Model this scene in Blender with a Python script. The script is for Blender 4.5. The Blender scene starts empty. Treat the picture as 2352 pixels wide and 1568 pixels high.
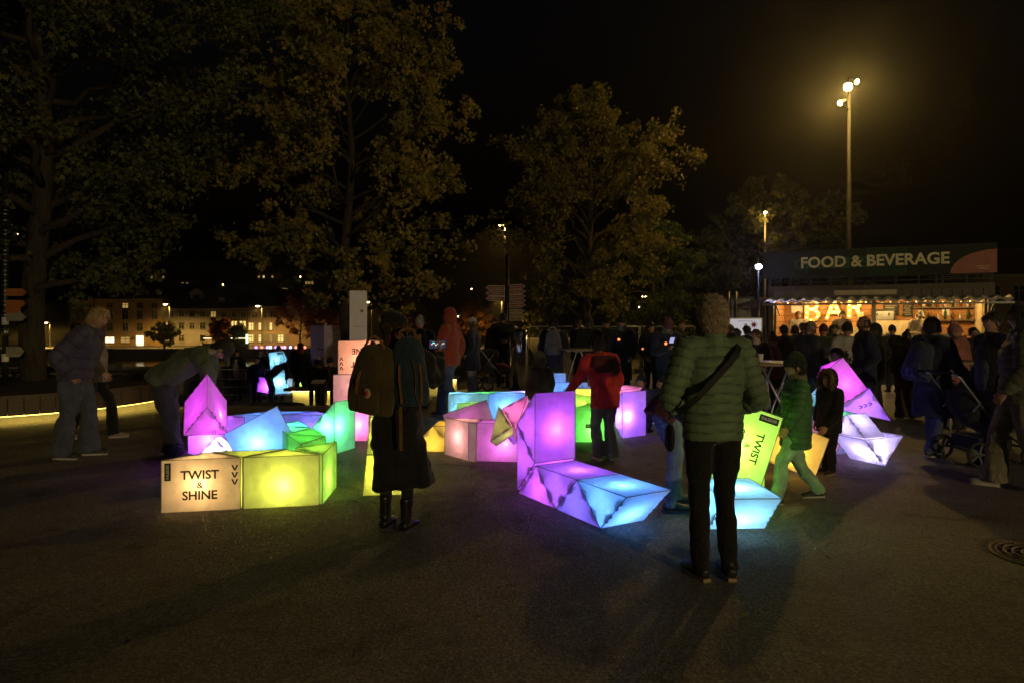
import bpy, bmesh, math, random
import numpy as np
from mathutils import Vector, Matrix, Euler, noise

random.seed(7)
RNG = np.random.default_rng(11)
PI = math.pi
SC = bpy.context.scene
COL = SC.collection

# ------------------------------------------------------------------ camera
EYE = 1.66                      # metres above the plaza
FOC = 1568.0                    # focal length in picture units (picture is 2352 units wide)
CX, HOR = 1176.0, 732.0         # picture centre column, horizon row
cam = bpy.data.cameras.new('camera')
cam.sensor_width = 36.0
cam.lens = 24.0
cam.shift_y = -(784.0 - HOR) / 2352.0
cam.clip_start = 0.05
cam.clip_end = 2000
co = bpy.data.objects.new('camera', cam)
COL.objects.link(co)
co.location = (0, 0, EYE)
co.rotation_euler = (PI / 2, 0, 0)
SC.camera = co

# ------------------------------------------------------------------ night sky
world = bpy.data.worlds.new('World')
SC.world = world
world.use_nodes = True
wn = world.node_tree
bg = wn.nodes['Background']
sky = wn.nodes.new('ShaderNodeTexSky')
sky.sky_type = 'NISHITA'
sky.sun_disc = False
sky.sun_elevation = math.radians(-4.0)
sky.sun_rotation = math.radians(200)
wn.links.new(sky.outputs['Color'], bg.inputs['Color'])
bg.inputs['Strength'].default_value = 0.07

SC.view_settings.view_transform = 'Standard'
SC.view_settings.look = 'None'
SC.view_settings.exposure = 0.0
SC.view_settings.gamma = 1.0
SC.render.engine = 'CYCLES'
SC.cycles.use_denoising = True
try:
    SC.cycles.denoiser = 'OPENIMAGEDENOISE'
    SC.cycles.denoising_prefilter = 'ACCURATE'
except Exception:
    pass
SC.cycles.use_light_tree = True
SC.cycles.max_bounces = 6
SC.cycles.diffuse_bounces = 3
SC.cycles.glossy_bounces = 3
SC.cycles.transmission_bounces = 5
SC.cycles.transparent_max_bounces = 6
SC.cycles.sample_clamp_indirect = 5.0
SC.cycles.caustics_reflective = False
SC.cycles.caustics_refractive = False
SC.cycles.use_adaptive_sampling = True
SC.cycles.adaptive_threshold = 0.04
SC.cycles.volume_bounces = 0


# ------------------------------------------------------------------ site survey helpers
def G(u, v, z=0.0):
    """Point of the site on the level z seen in column u, row v of the survey picture."""
    d = FOC * (EYE - z) / (v - HOR)
    return Vector(((u - CX) * d / FOC, d, z))


def A(u, v, d):
    return Vector(((u - CX) * d / FOC, d, EYE - (v - HOR) * d / FOC))


def S(t):
    t = max(0.0, min(1.0, t))
    return t * t * (3 - 2 * t)


def gz(x, y):
    """Height of the plaza: level in front, falling towards the river on the left."""
    return -1.0 * S((y - 11.5) / 11.0) * (1 - S((x + 4.0) / 4.0))


# ------------------------------------------------------------------ objects
def tag(o, label=None, cat=None, group=None, kind=None):
    if label: o['label'] = label
    if cat: o['category'] = cat
    if group: o['group'] = group
    if kind: o['kind'] = kind
    return o


def empty(name, loc=(0, 0, 0), rz=0.0, parent=None):
    o = bpy.data.objects.new(name, None)
    o.empty_display_size = 0.1
    COL.objects.link(o)
    o.location = loc
    o.rotation_euler = (0, 0, rz)
    if parent: o.parent = parent
    return o


def link(name, me, mat=None, parent=None, loc=None, rot=None):
    o = bpy.data.objects.new(name, me)
    COL.objects.link(o)
    if mat is not None and len(me.materials) == 0:
        for m in (mat if isinstance(mat, (list, tuple)) else [mat]):
            me.materials.append(m)
    if parent: o.parent = parent
    if loc is not None: o.location = loc
    if rot is not None: o.rotation_euler = rot
    return o


def copy_tree(o, parent=None):
    c = o.copy()
    COL.objects.link(c)
    c.parent = parent
    for ch in list(o.children):
        copy_tree(ch, c)
    return c


class MB:
    """Collects vertices and faces of one mesh."""
    def __init__(s):
        s.v, s.f, s.m, s.sm = [], [], [], []

    def add(s, vs, fs, mi=0, smooth=False):
        b = len(s.v)
        s.v += [tuple(p) for p in vs]
        s.f += [tuple(i + b for i in f) for f in fs]
        s.m += [mi] * len(fs)
        s.sm += [smooth] * len(fs)
        return s

    def box(s, c, d, R=None, mi=0):
        hx, hy, hz = d[0] / 2, d[1] / 2, d[2] / 2
        pts = [Vector((sx * hx, sy * hy, sz * hz)) for sz in (-1, 1) for sy in (-1, 1) for sx in (-1, 1)]
        c = Vector(c)
        pts = [(R @ p if R else p) + c for p in pts]
        return s.add(pts, [(0, 2, 3, 1), (4, 5, 7, 6), (0, 1, 5, 4), (2, 6, 7, 3), (0, 4, 6, 2), (1, 3, 7, 5)], mi)

    def bar(s, a, b, w, h=None, mi=0):
        """Rectangular bar from a to b."""
        a, b = Vector(a), Vector(b)
        h = w if h is None else h
        t = b - a
        L = t.length
        R = t.to_track_quat('Z', 'Y').to_matrix()
        return s.box((a + b) / 2, (w, h, L), R, mi)

    def tube(s, pts, r, n=8, mi=0, cap=True, smooth=True):
        pts = [Vector(p) for p in pts]
        k = len(pts)
        rs = r if isinstance(r, (list, tuple)) else [r] * k
        vs, fs = [], []
        up = None
        for i in range(k):
            t = (pts[min(i + 1, k - 1)] - pts[max(i - 1, 0)])
            if t.length < 1e-9: t = Vector((0, 0, 1))
            t.normalize()
            if up is None:
                up = Vector((0, 0, 1)) if abs(t.z) < .9 else Vector((0, 1, 0))
            x = up.cross(t)
            if x.length < 1e-6: x = Vector((1, 0, 0)).cross(t)
            x.normalize()
            y = t.cross(x)
            up = y
            # keep frame stable: y acts as the next reference
            for j in range(n):
                a = 2 * PI * j / n
                vs.append(pts[i] + (x * math.cos(a) + y * math.sin(a)) * rs[i])
            up = y
        for i in range(k - 1):
            for j in range(n):
                j2 = (j + 1) % n
                fs.append((i * n + j, i * n + j2, (i + 1) * n + j2, (i + 1) * n + j))
        if cap:
            fs.append(tuple(range(n - 1, -1, -1)))
            fs.append(tuple((k - 1) * n + j for j in range(n)))
        return s.add(vs, fs, mi, smooth)

    def lathe(s, prof, n=16, c=(0, 0, 0), mi=0, smooth=True):
        vs, fs = [], []
        k = len(prof)
        for (r, z) in prof:
            for j in range(n):
                a = 2 * PI * j / n
                vs.append((c[0] + r * math.cos(a), c[1] + r * math.sin(a), c[2] + z))
        for i in range(k - 1):
            for j in range(n):
                j2 = (j + 1) % n
                fs.append((i * n + j, i * n + j2, (i + 1) * n + j2, (i + 1) * n + j))
        fs.append(tuple(range(n - 1, -1, -1)))
        fs.append(tuple((k - 1) * n + j for j in range(n)))
        return s.add(vs, fs, mi, smooth)

    def prism(s, poly, thick, M=None, mi=0):
        """Polygon (list of 2-D points, in the local XZ plane) extruded along local Y by thick."""
        n = len(poly)
        vs = [Vector((x, 0, z)) for x, z in poly] + [Vector((x, thick, z)) for x, z in poly]
        if M: vs = [M @ p for p in vs]
        fs = [tuple(range(n)), tuple(range(2 * n - 1, n - 1, -1))]
        for i in range(n):
            j = (i + 1) % n
            fs.append((j, i, i + n, j + n))
        return s.add(vs, fs, mi)

    def sphere(s, c, r, n=10, k=7, mi=0):
        r = r if isinstance(r, (tuple, list)) else (r, r, r)
        vs, fs = [(c[0], c[1], c[2] - r[2])], []
        for i in range(1, k):
            a = -PI / 2 + PI * i / k
            for j in range(n):
                b = 2 * PI * j / n
                vs.append((c[0] + r[0] * math.cos(a) * math.cos(b), c[1] + r[1] * math.cos(a) * math.sin(b), c[2] + r[2] * math.sin(a)))
        vs.append((c[0], c[1], c[2] + r[2]))
        e = len(vs) - 1
        for j in range(n):
            j2 = (j + 1) % n
            fs.append((0, 1 + j2, 1 + j))
            fs.append((e, e - n + j, e - n + j2))
            for i in range(k - 2):
                b = 1 + i * n
                fs.append((b + j, b + j2, b + n + j2, b + n + j))
        return s.add(vs, fs, mi, True)

    def mesh(s, name='mesh', fix=True):
        me = bpy.data.meshes.new(name)
        me.from_pydata(s.v, [], s.f)
        me.polygons.foreach_set('material_index', s.m)
        me.polygons.foreach_set('use_smooth', s.sm)
        if fix:
            bm = bmesh.new(); bm.from_mesh(me)
            bmesh.ops.recalc_face_normals(bm, faces=bm.faces)
            bm.to_mesh(me); bm.free()
        me.update()
        return me

    def build(s, name, mat, parent=None, loc=None, rot=None):
        return link(name, s.mesh(name), mat, parent, loc, rot)


# ------------------------------------------------------------------ materials
MATS = {}


def newmat(key):
    m = bpy.data.materials.new(key)
    m.use_nodes = True
    nt = m.node_tree
    b = nt.nodes['Principled BSDF']
    return m, nt, b


def nd(nt, typ, **kw):
    n = nt.nodes.new(typ)
    for k, v in kw.items():
        if hasattr(n, k):
            setattr(n, k, v)
        else:
            n.inputs[k.replace('_', ' ')].default_value = v
    return n


def rgb(c, a=1.0):
    return (c[0], c[1], c[2], a)


def plain(key, col, rough=0.6, metal=0.0, var=0.18, scale=6.0, bump=0.0, bscale=60.0, spec=0.5, sheen=0.0, wave=None):
    """Painted / woven / cast surface: a base colour with uneven tone and fine relief."""
    if key in MATS: return MATS[key]
    m, nt, b = newmat(key)
    L = nt.links.new
    tc = nd(nt, 'ShaderNodeTexCoord')
    n1 = nd(nt, 'ShaderNodeTexNoise', Scale=scale, Detail=5.0, Roughness=0.6)
    L(tc.outputs['Object'], n1.inputs['Vector'])
    mr = nd(nt, 'ShaderNodeMapRange')
    mr.inputs['From Min'].default_value = .3; mr.inputs['From Max'].default_value = .7
    mr.inputs['To Min'].default_value = 1 - var; mr.inputs['To Max'].default_value = 1 + var
    L(n1.outputs['Fac'], mr.inputs['Value'])
    mx = nd(nt, 'ShaderNodeVectorMath', operation='SCALE')
    mx.inputs[0].default_value = col[:3]
    L(mr.outputs['Result'], mx.inputs['Scale'])
    L(mx.outputs['Vector'], b.inputs['Base Color'])
    b.inputs['Roughness'].default_value = rough
    b.inputs['Metallic'].default_value = metal
    b.inputs['Specular IOR Level'].default_value = spec
    if sheen:
        b.inputs['Sheen Weight'].default_value = sheen
        b.inputs['Sheen Roughness'].default_value = .5
    if bump:
        n2 = nd(nt, 'ShaderNodeTexNoise', Scale=bscale, Detail=4.0)
        L(tc.outputs['Object'], n2.inputs['Vector'])
        bp = nd(nt, 'ShaderNodeBump', Strength=bump, Distance=0.01)
        L(n2.outputs['Fac'], bp.inputs['Height'])
        L(bp.outputs['Normal'], b.inputs['Normal'])
    MATS[key] = m
    return m


def fabric(col, rough=.85, kind='woven'):
    key = 'fabric_%s_%d_%d_%d' % (kind, *(int(c * 400) for c in col[:3]))
    if key in MATS: return MATS[key]
    m = plain(key, col, rough, var=.30, scale=7, bump=.35 if kind == 'woven' else .15,
              bscale=180 if kind == 'woven' else 40, spec=.25 if kind == 'woven' else .5, sheen=.15)
    nt = m.node_tree
    b = nt.nodes['Principled BSDF']
    tc = nd(nt, 'ShaderNodeTexCoord')
    mp = nd(nt, 'ShaderNodeMapping')
    mp.inputs['Scale'].default_value = (1, 1, .55) if kind == 'woven' else (.8, .8, 1.6)
    n = nd(nt, 'ShaderNodeTexNoise', Scale=11.0 if kind == 'woven' else 24.0, Detail=3.0, Roughness=.5, Distortion=1.6)
    # creases: ridged noise
    a1 = nd(nt, 'ShaderNodeMath', operation='SUBTRACT'); a1.inputs[1].default_value = .5
    a2 = nd(nt, 'ShaderNodeMath', operation='ABSOLUTE')
    bp = nd(nt, 'ShaderNodeBump', Strength=.75 if kind == 'woven' else .3, Distance=.05)
    L = nt.links.new
    L(tc.outputs['Object'], mp.inputs['Vector']); L(mp.outputs[0], n.inputs['Vector'])
    L(n.outputs['Fac'], a1.inputs[0]); L(a1.outputs[0], a2.inputs[0]); L(a2.outputs[0], bp.inputs['Height'])
    old = b.inputs['Normal'].links[0].from_socket
    L(old, bp.inputs['Normal']); L(bp.outputs[0], b.inputs['Normal'])
    if kind == 'puffer':     # shade in the stitched grooves, darkened into the base colour
        at = nd(nt, 'ShaderNodeAttribute', attribute_name='groove_shade')
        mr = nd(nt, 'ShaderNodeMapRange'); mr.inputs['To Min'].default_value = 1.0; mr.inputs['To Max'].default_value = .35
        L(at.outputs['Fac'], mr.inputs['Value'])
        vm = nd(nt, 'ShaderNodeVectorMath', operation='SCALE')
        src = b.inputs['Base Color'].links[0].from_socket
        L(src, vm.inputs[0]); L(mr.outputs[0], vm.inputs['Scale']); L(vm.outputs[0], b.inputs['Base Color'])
    return m


def glow(key, col, strength):
    if key in MATS: return MATS[key]
    m = bpy.data.materials.new(key)
    m.use_nodes = True
    nt = m.node_tree
    nt.nodes.remove(nt.nodes['Principled BSDF'])
    e = nd(nt, 'ShaderNodeEmission')
    e.inputs['Color'].default_value = rgb(col)
    e.inputs['Strength'].default_value = strength
    nt.links.new(e.outputs[0], nt.nodes['Material Output'].inputs[0])
    if not key.startswith('strip'):
        m.cycles.emission_sampling = 'NONE'     # their light comes from the bulb beside them
    MATS[key] = m
    return m


def wood(key, c1, c2, rough=.6, scale=3.0):
    if key in MATS: return MATS[key]
    m, nt, b = newmat(key)
    L = nt.links.new
    tc = nd(nt, 'ShaderNodeTexCoord')
    mp = nd(nt, 'ShaderNodeMapping')
    mp.inputs['Scale'].default_value = (1.2, 14, 14)
    L(tc.outputs['Object'], mp.inputs['Vector'])
    n = nd(nt, 'ShaderNodeTexNoise', Scale=scale, Detail=6.0, Distortion=.6)
    L(mp.outputs[0], n.inputs['Vector'])
    cr = nd(nt, 'ShaderNodeValToRGB')
    cr.color_ramp.elements[0].position = .3; cr.color_ramp.elements[1].position = .7
    cr.color_ramp.elements[0].color = rgb(c1); cr.color_ramp.elements[1].color = rgb(c2)
    L(n.outputs['Fac'], cr.inputs[0]); L(cr.outputs[0], b.inputs['Base Color'])
    b.inputs['Roughness'].default_value = rough
    bp = nd(nt, 'ShaderNodeBump', Strength=.3, Distance=.005)
    L(n.outputs['Fac'], bp.inputs['Height']); L(bp.outputs[0], b.inputs['Normal'])
    MATS[key] = m
    return m


def asphalt():
    if 'asphalt' in MATS: return MATS['asphalt']
    m, nt, b = newmat('asphalt')
    L = nt.links.new
    tc = nd(nt, 'ShaderNodeTexCoord')
    big = nd(nt, 'ShaderNodeTexNoise', Scale=.45, Detail=6.0, Roughness=.65)
    fine = nd(nt, 'ShaderNodeTexNoise', Scale=95.0, Detail=3.0, Roughness=.7)
    vor = nd(nt, 'ShaderNodeTexVoronoi', Scale=85.0)
    vor2 = nd(nt, 'ShaderNodeTexVoronoi', Scale=38.0)
    stain = nd(nt, 'ShaderNodeTexNoise', Scale=1.7, Detail=5.0, Distortion=1.2)
    for n in (big, fine, vor, vor2, stain): L(tc.outputs['Object'], n.inputs['Vector'])
    # aggregate: each stone its own tone
    sep = nd(nt, 'ShaderNodeSeparateColor')
    L(vor.outputs['Color'], sep.inputs[0])
    cr = nd(nt, 'ShaderNodeValToRGB')
    e = cr.color_ramp.elements
    e[0].position = 0; e[0].color = (.18, .165, .145, 1)
    e[1].position = .62; e[1].color = (.31, .285, .25, 1)
    x = e.new(.9); x.color = (.38, .355, .32, 1)
    x = e.new(.97); x.color = (.46, .43, .39, 1)
    L(sep.outputs[0], cr.inputs[0])
    mr = nd(nt, 'ShaderNodeMapRange')
    mr.inputs['From Min'].default_value = .3; mr.inputs['From Max'].default_value = .7
    mr.inputs['To Min'].default_value = .62; mr.inputs['To Max'].default_value = 1.28
    L(big.outputs['Fac'], mr.inputs['Value'])
    mr2 = nd(nt, 'ShaderNodeMapRange')
    mr2.inputs['From Min'].default_value = .56; mr2.inputs['From Max'].default_value = .72
    mr2.inputs['To Min'].default_value = 1.0; mr2.inputs['To Max'].default_value = .52
    L(stain.outputs['Fac'], mr2.inputs['Value'])
    mu = nd(nt, 'ShaderNodeMath', operation='MULTIPLY')
    L(mr.outputs[0], mu.inputs[0]); L(mr2.outputs[0], mu.inputs[1])
    vm = nd(nt, 'ShaderNodeVectorMath', operation='SCALE')
    L(cr.outputs[0], vm.inputs[0]); L(mu.outputs[0], vm.inputs['Scale'])
    L(vm.outputs[0], b.inputs['Base Color'])
    rr = nd(nt, 'ShaderNodeMapRange')
    rr.inputs['To Min'].default_value = .58; rr.inputs['To Max'].default_value = .82
    b.inputs['Specular IOR Level'].default_value = .35
    L(fine.outputs['Fac'], rr.inputs['Value']); L(rr.outputs[0], b.inputs['Roughness'])
    ad = nd(nt, 'ShaderNodeMath', operation='ADD')
    L(vor.outputs['Distance'], ad.inputs[0])
    L(vor2.outputs['Distance'], ad.inputs[1])
    ad2 = nd(nt, 'ShaderNodeMath', operation='ADD')
    L(ad.outputs[0], ad2.inputs[0]); L(fine.outputs['Fac'], ad2.inputs[1])
    bp = nd(nt, 'ShaderNodeBump', Strength=.45, Distance=.005)
    L(ad2.outputs[0], bp.inputs['Height']); L(bp.outputs[0], b.inputs['Normal'])
    MATS['asphalt'] = m
    return m


def skin(tone=(.42, .24, .17)):
    key = 'skin_%d' % int(tone[0] * 1000)
    if key in MATS: return MATS[key]
    m = plain(key, tone, .5, var=.12, scale=20, bump=.1, bscale=140)
    b = m.node_tree.nodes['Principled BSDF']
    b.inputs['Subsurface Weight'].default_value = .1
    b.inputs['Subsurface Radius'].default_value = (.02, .008, .004)
    b.inputs['Subsurface Scale'].default_value = .3
    return m


M_METAL = plain('galvanised_steel', (.42, .43, .44), .4, .9, bump=.1)
M_DARKMETAL = plain('dark_metal', (.04, .042, .045), .45, .6)
M_BLACK = plain('black_print', (.012, .012, .013), .6)
M_BLACKPLASTIC = plain('black_plastic', (.015, .015, .017), .5)
M_WHITE = plain('white_board', (.75, .76, .78), .5, var=.05)
M_CHROME = plain('polished_steel', (.62, .62, .64), .12, 1.0, var=.05)
M_CONCRETE = plain('concrete', (.22, .21, .19), .85, bump=.4, bscale=40)
M_GLASS_DARK = plain('dark_window_glass', (.015, .017, .02), .08, var=.3)
M_RUBBER = plain('rubber', (.02, .02, .02), .8)

# ------------------------------------------------------------------ text
FONT_CACHE = {}


def text_mesh(s, size=1.0, bold=0.0, mirror=False, extrude=0.0):
    key = (s, size, bold, mirror, extrude)
    if key in FONT_CACHE: return FONT_CACHE[key]
    cu = bpy.data.curves.new('lettering', 'FONT')
    cu.body = s
    cu.size = size
    cu.align_x = 'CENTER'
    cu.align_y = 'CENTER'
    cu.offset = bold * size
    cu.extrude = extrude
    cu.resolution_u = 3
    o = bpy.data.objects.new('lettering_tmp', cu)
    COL.objects.link(o)
    dg = bpy.context.evaluated_depsgraph_get()
    me = bpy.data.meshes.new_from_object(o.evaluated_get(dg))
    bpy.data.objects.remove(o)
    if mirror:
        me.transform(Matrix.Diagonal((-1, 1, 1, 1)))
    me.materials.clear()
    FONT_CACHE[key] = me
    return me


def put_text(name, s, size, M, mat, parent, bold=.02, mirror=False, width=None):
    """M: matrix whose X/Y axes span the writing plane and whose Z points to the reader."""
    me = text_mesh(s, size, bold, mirror)
    if len(me.materials) == 0: me.materials.append(mat)
    elif me.materials[0] != mat:
        me = me.copy(); me.materials[0] = mat
    o = bpy.data.objects.new(name, me)
    COL.objects.link(o)
    o.parent = parent
    if width:
        w = max(v.co.x for v in me.vertices) - min(v.co.x for v in me.vertices)
        M = M @ Matrix.Diagonal((width / w, 1, 1, 1))
    o.matrix_local = M
    return o


def frame(origin, X, Y):
    X = Vector(X).normalized()
    Z = X.cross(Vector(Y)).normalized()
    Y = Z.cross(X)
    m = Matrix((X, Y, Z)).transposed().to_4x4()
    m.translation = Vector(origin)
    return m


def lamp(name, kind, loc, energy, col, parent=None, radius=.05, spot=None, target=None, blend=.5):
    l = bpy.data.lights.new(name, kind)
    l.energy = energy
    l.color = col
    if kind != 'AREA': l.shadow_soft_size = radius
    o = bpy.data.objects.new(name, l)
    COL.objects.link(o)
    o.location = loc
    if spot:
        l.spot_size = spot
        l.spot_blend = blend
    if target is not None:
        o.rotation_euler = (Vector(target) - Vector(loc)).to_track_quat('-Z', 'Y').to_euler()
    if parent: o.parent = parent
    return o
# ================================================================== the setting
def grid_mesh(name, xs, ys, zf, keep=lambda x, y: True):
    vs, fs, idx = [], [], {}
    for j, y in enumerate(ys):
        for i, x in enumerate(xs):
            idx[i, j] = len(vs)
            vs.append((x, y, zf(x, y)))
    for j in range(len(ys) - 1):
        for i in range(len(xs) - 1):
            if keep((xs[i] + xs[i + 1]) / 2, (ys[j] + ys[j + 1]) / 2):
                fs.append((idx[i, j], idx[i + 1, j], idx[i + 1, j + 1], idx[i, j + 1]))
    me = bpy.data.meshes.new(name)
    me.from_pydata(vs, [], fs)
    me.polygons.foreach_set('use_smooth', [True] * len(fs))
    bm = bmesh.new(); bm.from_mesh(me)
    bmesh.ops.delete(bm, geom=[v for v in bm.verts if not v.link_faces], context='VERTS')
    bm.to_mesh(me); bm.free()
    return me


xs = [-70, -50, -38] + [-30 + i * 1.0 for i in range(33)] + [4, 6, 9, 13, 20, 30, 45, 70]
ys = [-40, -20, -8, 0, 4, 8, 10, 11] + [11.5 + i * .5 for i in range(26)] + [26, 30, 40, 60]
tag(link('plaza_ground', grid_mesh('plaza_ground', xs, ys, gz, lambda x, y: y < 24.5 or x > 1), asphalt()), kind='structure')

# quay wall along the river
q = MB().box((-30, 24.62, -3.0), (64, .24, 5.9))
q.box((2.13, 42, -3.0), (.24, 36, 5.9))
tag(q.build('quay_wall', M_CONCRETE), kind='structure')

m, nt, b = newmat('river_water')
tc = nd(nt, 'ShaderNodeTexCoord')
n1 = nd(nt, 'ShaderNodeTexNoise', Scale=1.6, Detail=4.0)
nt.links.new(tc.outputs['Object'], n1.inputs['Vector'])
bp = nd(nt, 'ShaderNodeBump', Strength=.25, Distance=.08)
nt.links.new(n1.outputs['Fac'], bp.inputs['Height'])
nt.links.new(bp.outputs[0], b.inputs['Normal'])
b.inputs['Base Color'].default_value = (.006, .008, .009, 1)
b.inputs['Roughness'].default_value = .06
w = MB().add([(-390, 24.4, -5.4), (390, 24.4, -5.4), (390, 128, -5.4), (-390, 128, -5.4)], [(0, 1, 2, 3)])
tag(w.build('river_water', m), kind='structure')

M_DARKGRASS = plain('hill_scrub', (.035, .042, .02), .95, scale=.2, var=.5)
fz = -4.1
tag(link('far_bank_ground', grid_mesh('far_bank_ground', [-390, -300, -120, -60, -30, 0, 30, 60, 120, 300, 390],
    [127.9, 135, 150, 172, 200, 240, 300, 360, 420], lambda x, y: fz + (0 if y < 171 else 42 * S((y - 165) / 240) + 3 * math.sin(x * .02))), M_DARKGRASS), kind='structure')
e = MB().box((0, 127.6, -5.0), (778, .6, 2.2))
tag(e.build('far_quay_wall', plain('far_quay_stone', (.13, .12, .1), .9)), kind='structure')
r = MB().add([(-300, 128.2, fz + .02), (300, 128.2, fz + .02), (300, 141, fz + .02), (-300, 141, fz + .02)], [(0, 1, 2, 3)])
tag(r.build('far_bank_road', plain('far_road', (.06, .06, .058), .8)), kind='structure')
# ================================================================== glowing hinged prism chains
HYP, WID = .64, .45
HH = HYP / 2


def acrylic():
    m = bpy.data.materials.new('frosted_acrylic')
    m.use_nodes = True
    nt = m.node_tree
    nt.nodes.remove(nt.nodes['Principled BSDF'])
    L = nt.links.new
    tc = nd(nt, 'ShaderNodeTexCoord')
    n1 = nd(nt, 'ShaderNodeTexNoise', Scale=5.0, Detail=6.0, Roughness=.6)
    mp = nd(nt, 'ShaderNodeMapping')
    mp.inputs['Rotation'].default_value = (.4, .7, .6)
    mp.inputs['Scale'].default_value = (3, 60, 3)
    n2 = nd(nt, 'ShaderNodeTexNoise', Scale=3.0, Detail=3.0)
    L(tc.outputs['Object'], n1.inputs['Vector'])
    L(tc.outputs['Object'], mp.inputs['Vector']); L(mp.outputs[0], n2.inputs['Vector'])
    mr = nd(nt, 'ShaderNodeMapRange')
    mr.inputs['From Min'].default_value = .3; mr.inputs['From Max'].default_value = .7
    mr.inputs['To Min'].default_value = .70; mr.inputs['To Max'].default_value = .92
    L(n1.outputs['Fac'], mr.inputs['Value'])
    mr2 = nd(nt, 'ShaderNodeMapRange')
    mr2.inputs['From Min'].default_value = .55; mr2.inputs['From Max'].default_value = .8
    mr2.inputs['To Min'].default_value = 1.0; mr2.inputs['To Max'].default_value = .82
    L(n2.outputs['Fac'], mr2.inputs['Value'])
    mu = nd(nt, 'ShaderNodeMath', operation='MULTIPLY')
    L(mr.outputs[0], mu.inputs[0]); L(mr2.outputs[0], mu.inputs[1])
    t = nd(nt, 'ShaderNodeBsdfTranslucent')
    d = nd(nt, 'ShaderNodeBsdfDiffuse')
    L(mu.outputs[0], t.inputs['Color']); L(mu.outputs[0], d.inputs['Color'])
    mx = nd(nt, 'ShaderNodeMixShader')
    mx.inputs[0].default_value = .48
    L(t.outputs[0], mx.inputs[1]); L(d.outputs[0], mx.inputs[2])
    g = nd(nt, 'ShaderNodeBsdfGlossy')
    g.inputs['Roughness'].default_value = .35
    mx2 = nd(nt, 'ShaderNodeMixShader')
    mx2.inputs[0].default_value = .03
    L(mx.outputs[0], mx2.inputs[1]); L(g.outputs[0], mx2.inputs[2])
    # light of the LED strings spread evenly inside each block, in the block's own colour
    oi = nd(nt, 'ShaderNodeObjectInfo')
    em = nd(nt, 'ShaderNodeEmission')
    vm = nd(nt, 'ShaderNodeVectorMath', operation='SCALE')
    L(oi.outputs['Color'], vm.inputs[0]); L(mu.outputs[0], vm.inputs['Scale'])
    L(vm.outputs[0], em.inputs['Color'])
    ad = nd(nt, 'ShaderNodeAddShader')
    L(mx2.outputs[0], ad.inputs[0]); L(em.outputs[0], ad.inputs[1])
    L(ad.outputs[0], nt.nodes['Material Output'].inputs[0])
    return m


M_ACRYL = acrylic()
M_TRIM = plain('edge_tape', (.26, .23, .20), .7)
M_BRACKET = plain('inner_bracket', (.25, .25, .25), .6)

_a, _b, _c = (0, 0), (HYP, 0), (HH, HH)
EPS = .004


def _quad(p, q):
    p, q = Vector((*p, 0)), Vector((*q, 0))
    t = (q - p).normalized() * EPS
    p, q = p + t, q - t
    z0, z1 = Vector((0, 0, EPS)), Vector((0, 0, WID - EPS))
    return MB().add([p + z0, q + z0, q + z1, p + z1], [(0, 1, 2, 3)]).mesh('panel')


def _tri(z):
    c = (Vector(_a) + Vector(_b) + Vector(_c)) / 3
    ps = [Vector(x) + (c - Vector(x)).normalized() * EPS * 1.6 for x in (_a, _b, _c)]
    return MB().add([(p.x, p.y, z) for p in ps], [(0, 1, 2)]).mesh('panel')


PANELS = [_quad(_a, _b), _quad(_b, _c), _quad(_c, _a), _tri(0.0), _tri(WID)]
for pm in PANELS: pm.materials.append(M_ACRYL)
t = MB()
P3 = [Vector((*p, 0)) for p in (_a, _b, _c)]
for i in range(3):
    p, q = P3[i], P3[(i + 1) % 3]
    for z in (0, WID):
        o = Vector((0, 0, z))
        t.tube([p + o, q + o], .0032, 5)
    t.tube([p, p + Vector((0, 0, WID))], .0032, 5)
TRIM = t.mesh('edge_trim'); TRIM.materials.append(M_TRIM)
t = MB()
for z, s in ((.010, 1), (WID - .010, -1)):
    for (p, q, nrm) in ((P3[1], P3[2], Vector((-1, -1, 0)).normalized()), (P3[2], P3[0], Vector((1, -1, 0)).normalized())):
        for k, f in enumerate((.22, .30, .38, .62, .70, .78)):
            c = p.lerp(q, f) + nrm * (.012 + .016 * (k % 3 == 1)) + Vector((0, 0, z))
            R = Matrix((nrm, Vector((0, 0, 1)).cross(nrm), Vector((0, 0, 1)))).transposed()
            t.box(c, (.040, .036, .002), R)
BRACK = t.mesh('inner_bracket'); BRACK.materials.append(M_BRACKET)

LC = dict(orange=(1, .70, .36), amber=(1, .68, .13), yellow=(.98, .95, .20), olive=(.95, .97, .22), lime=(.62, 1, .20),
          green=(.28, 1, .22), mint=(.28, 1, .52), teal=(.25, .97, .78), cyan=(.42, .80, 1), sky=(.26, .52, 1),
          blue=(.20, .30, 1), indigo=(.40, .30, 1), violet=(.55, .25, 1), purple=(.66, .22, 1), magenta=(.95, .18, 1),
          pink=(1, .35, .66), rose=(1, .55, .52), lilac=(.70, .62, 1), mauve=(.86, .30, .80), salmon=(1, .50, .34), white=(.8, .85, 1))
BLOCK_POWER = 8.2
BLOCK_GLOW = .24


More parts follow.
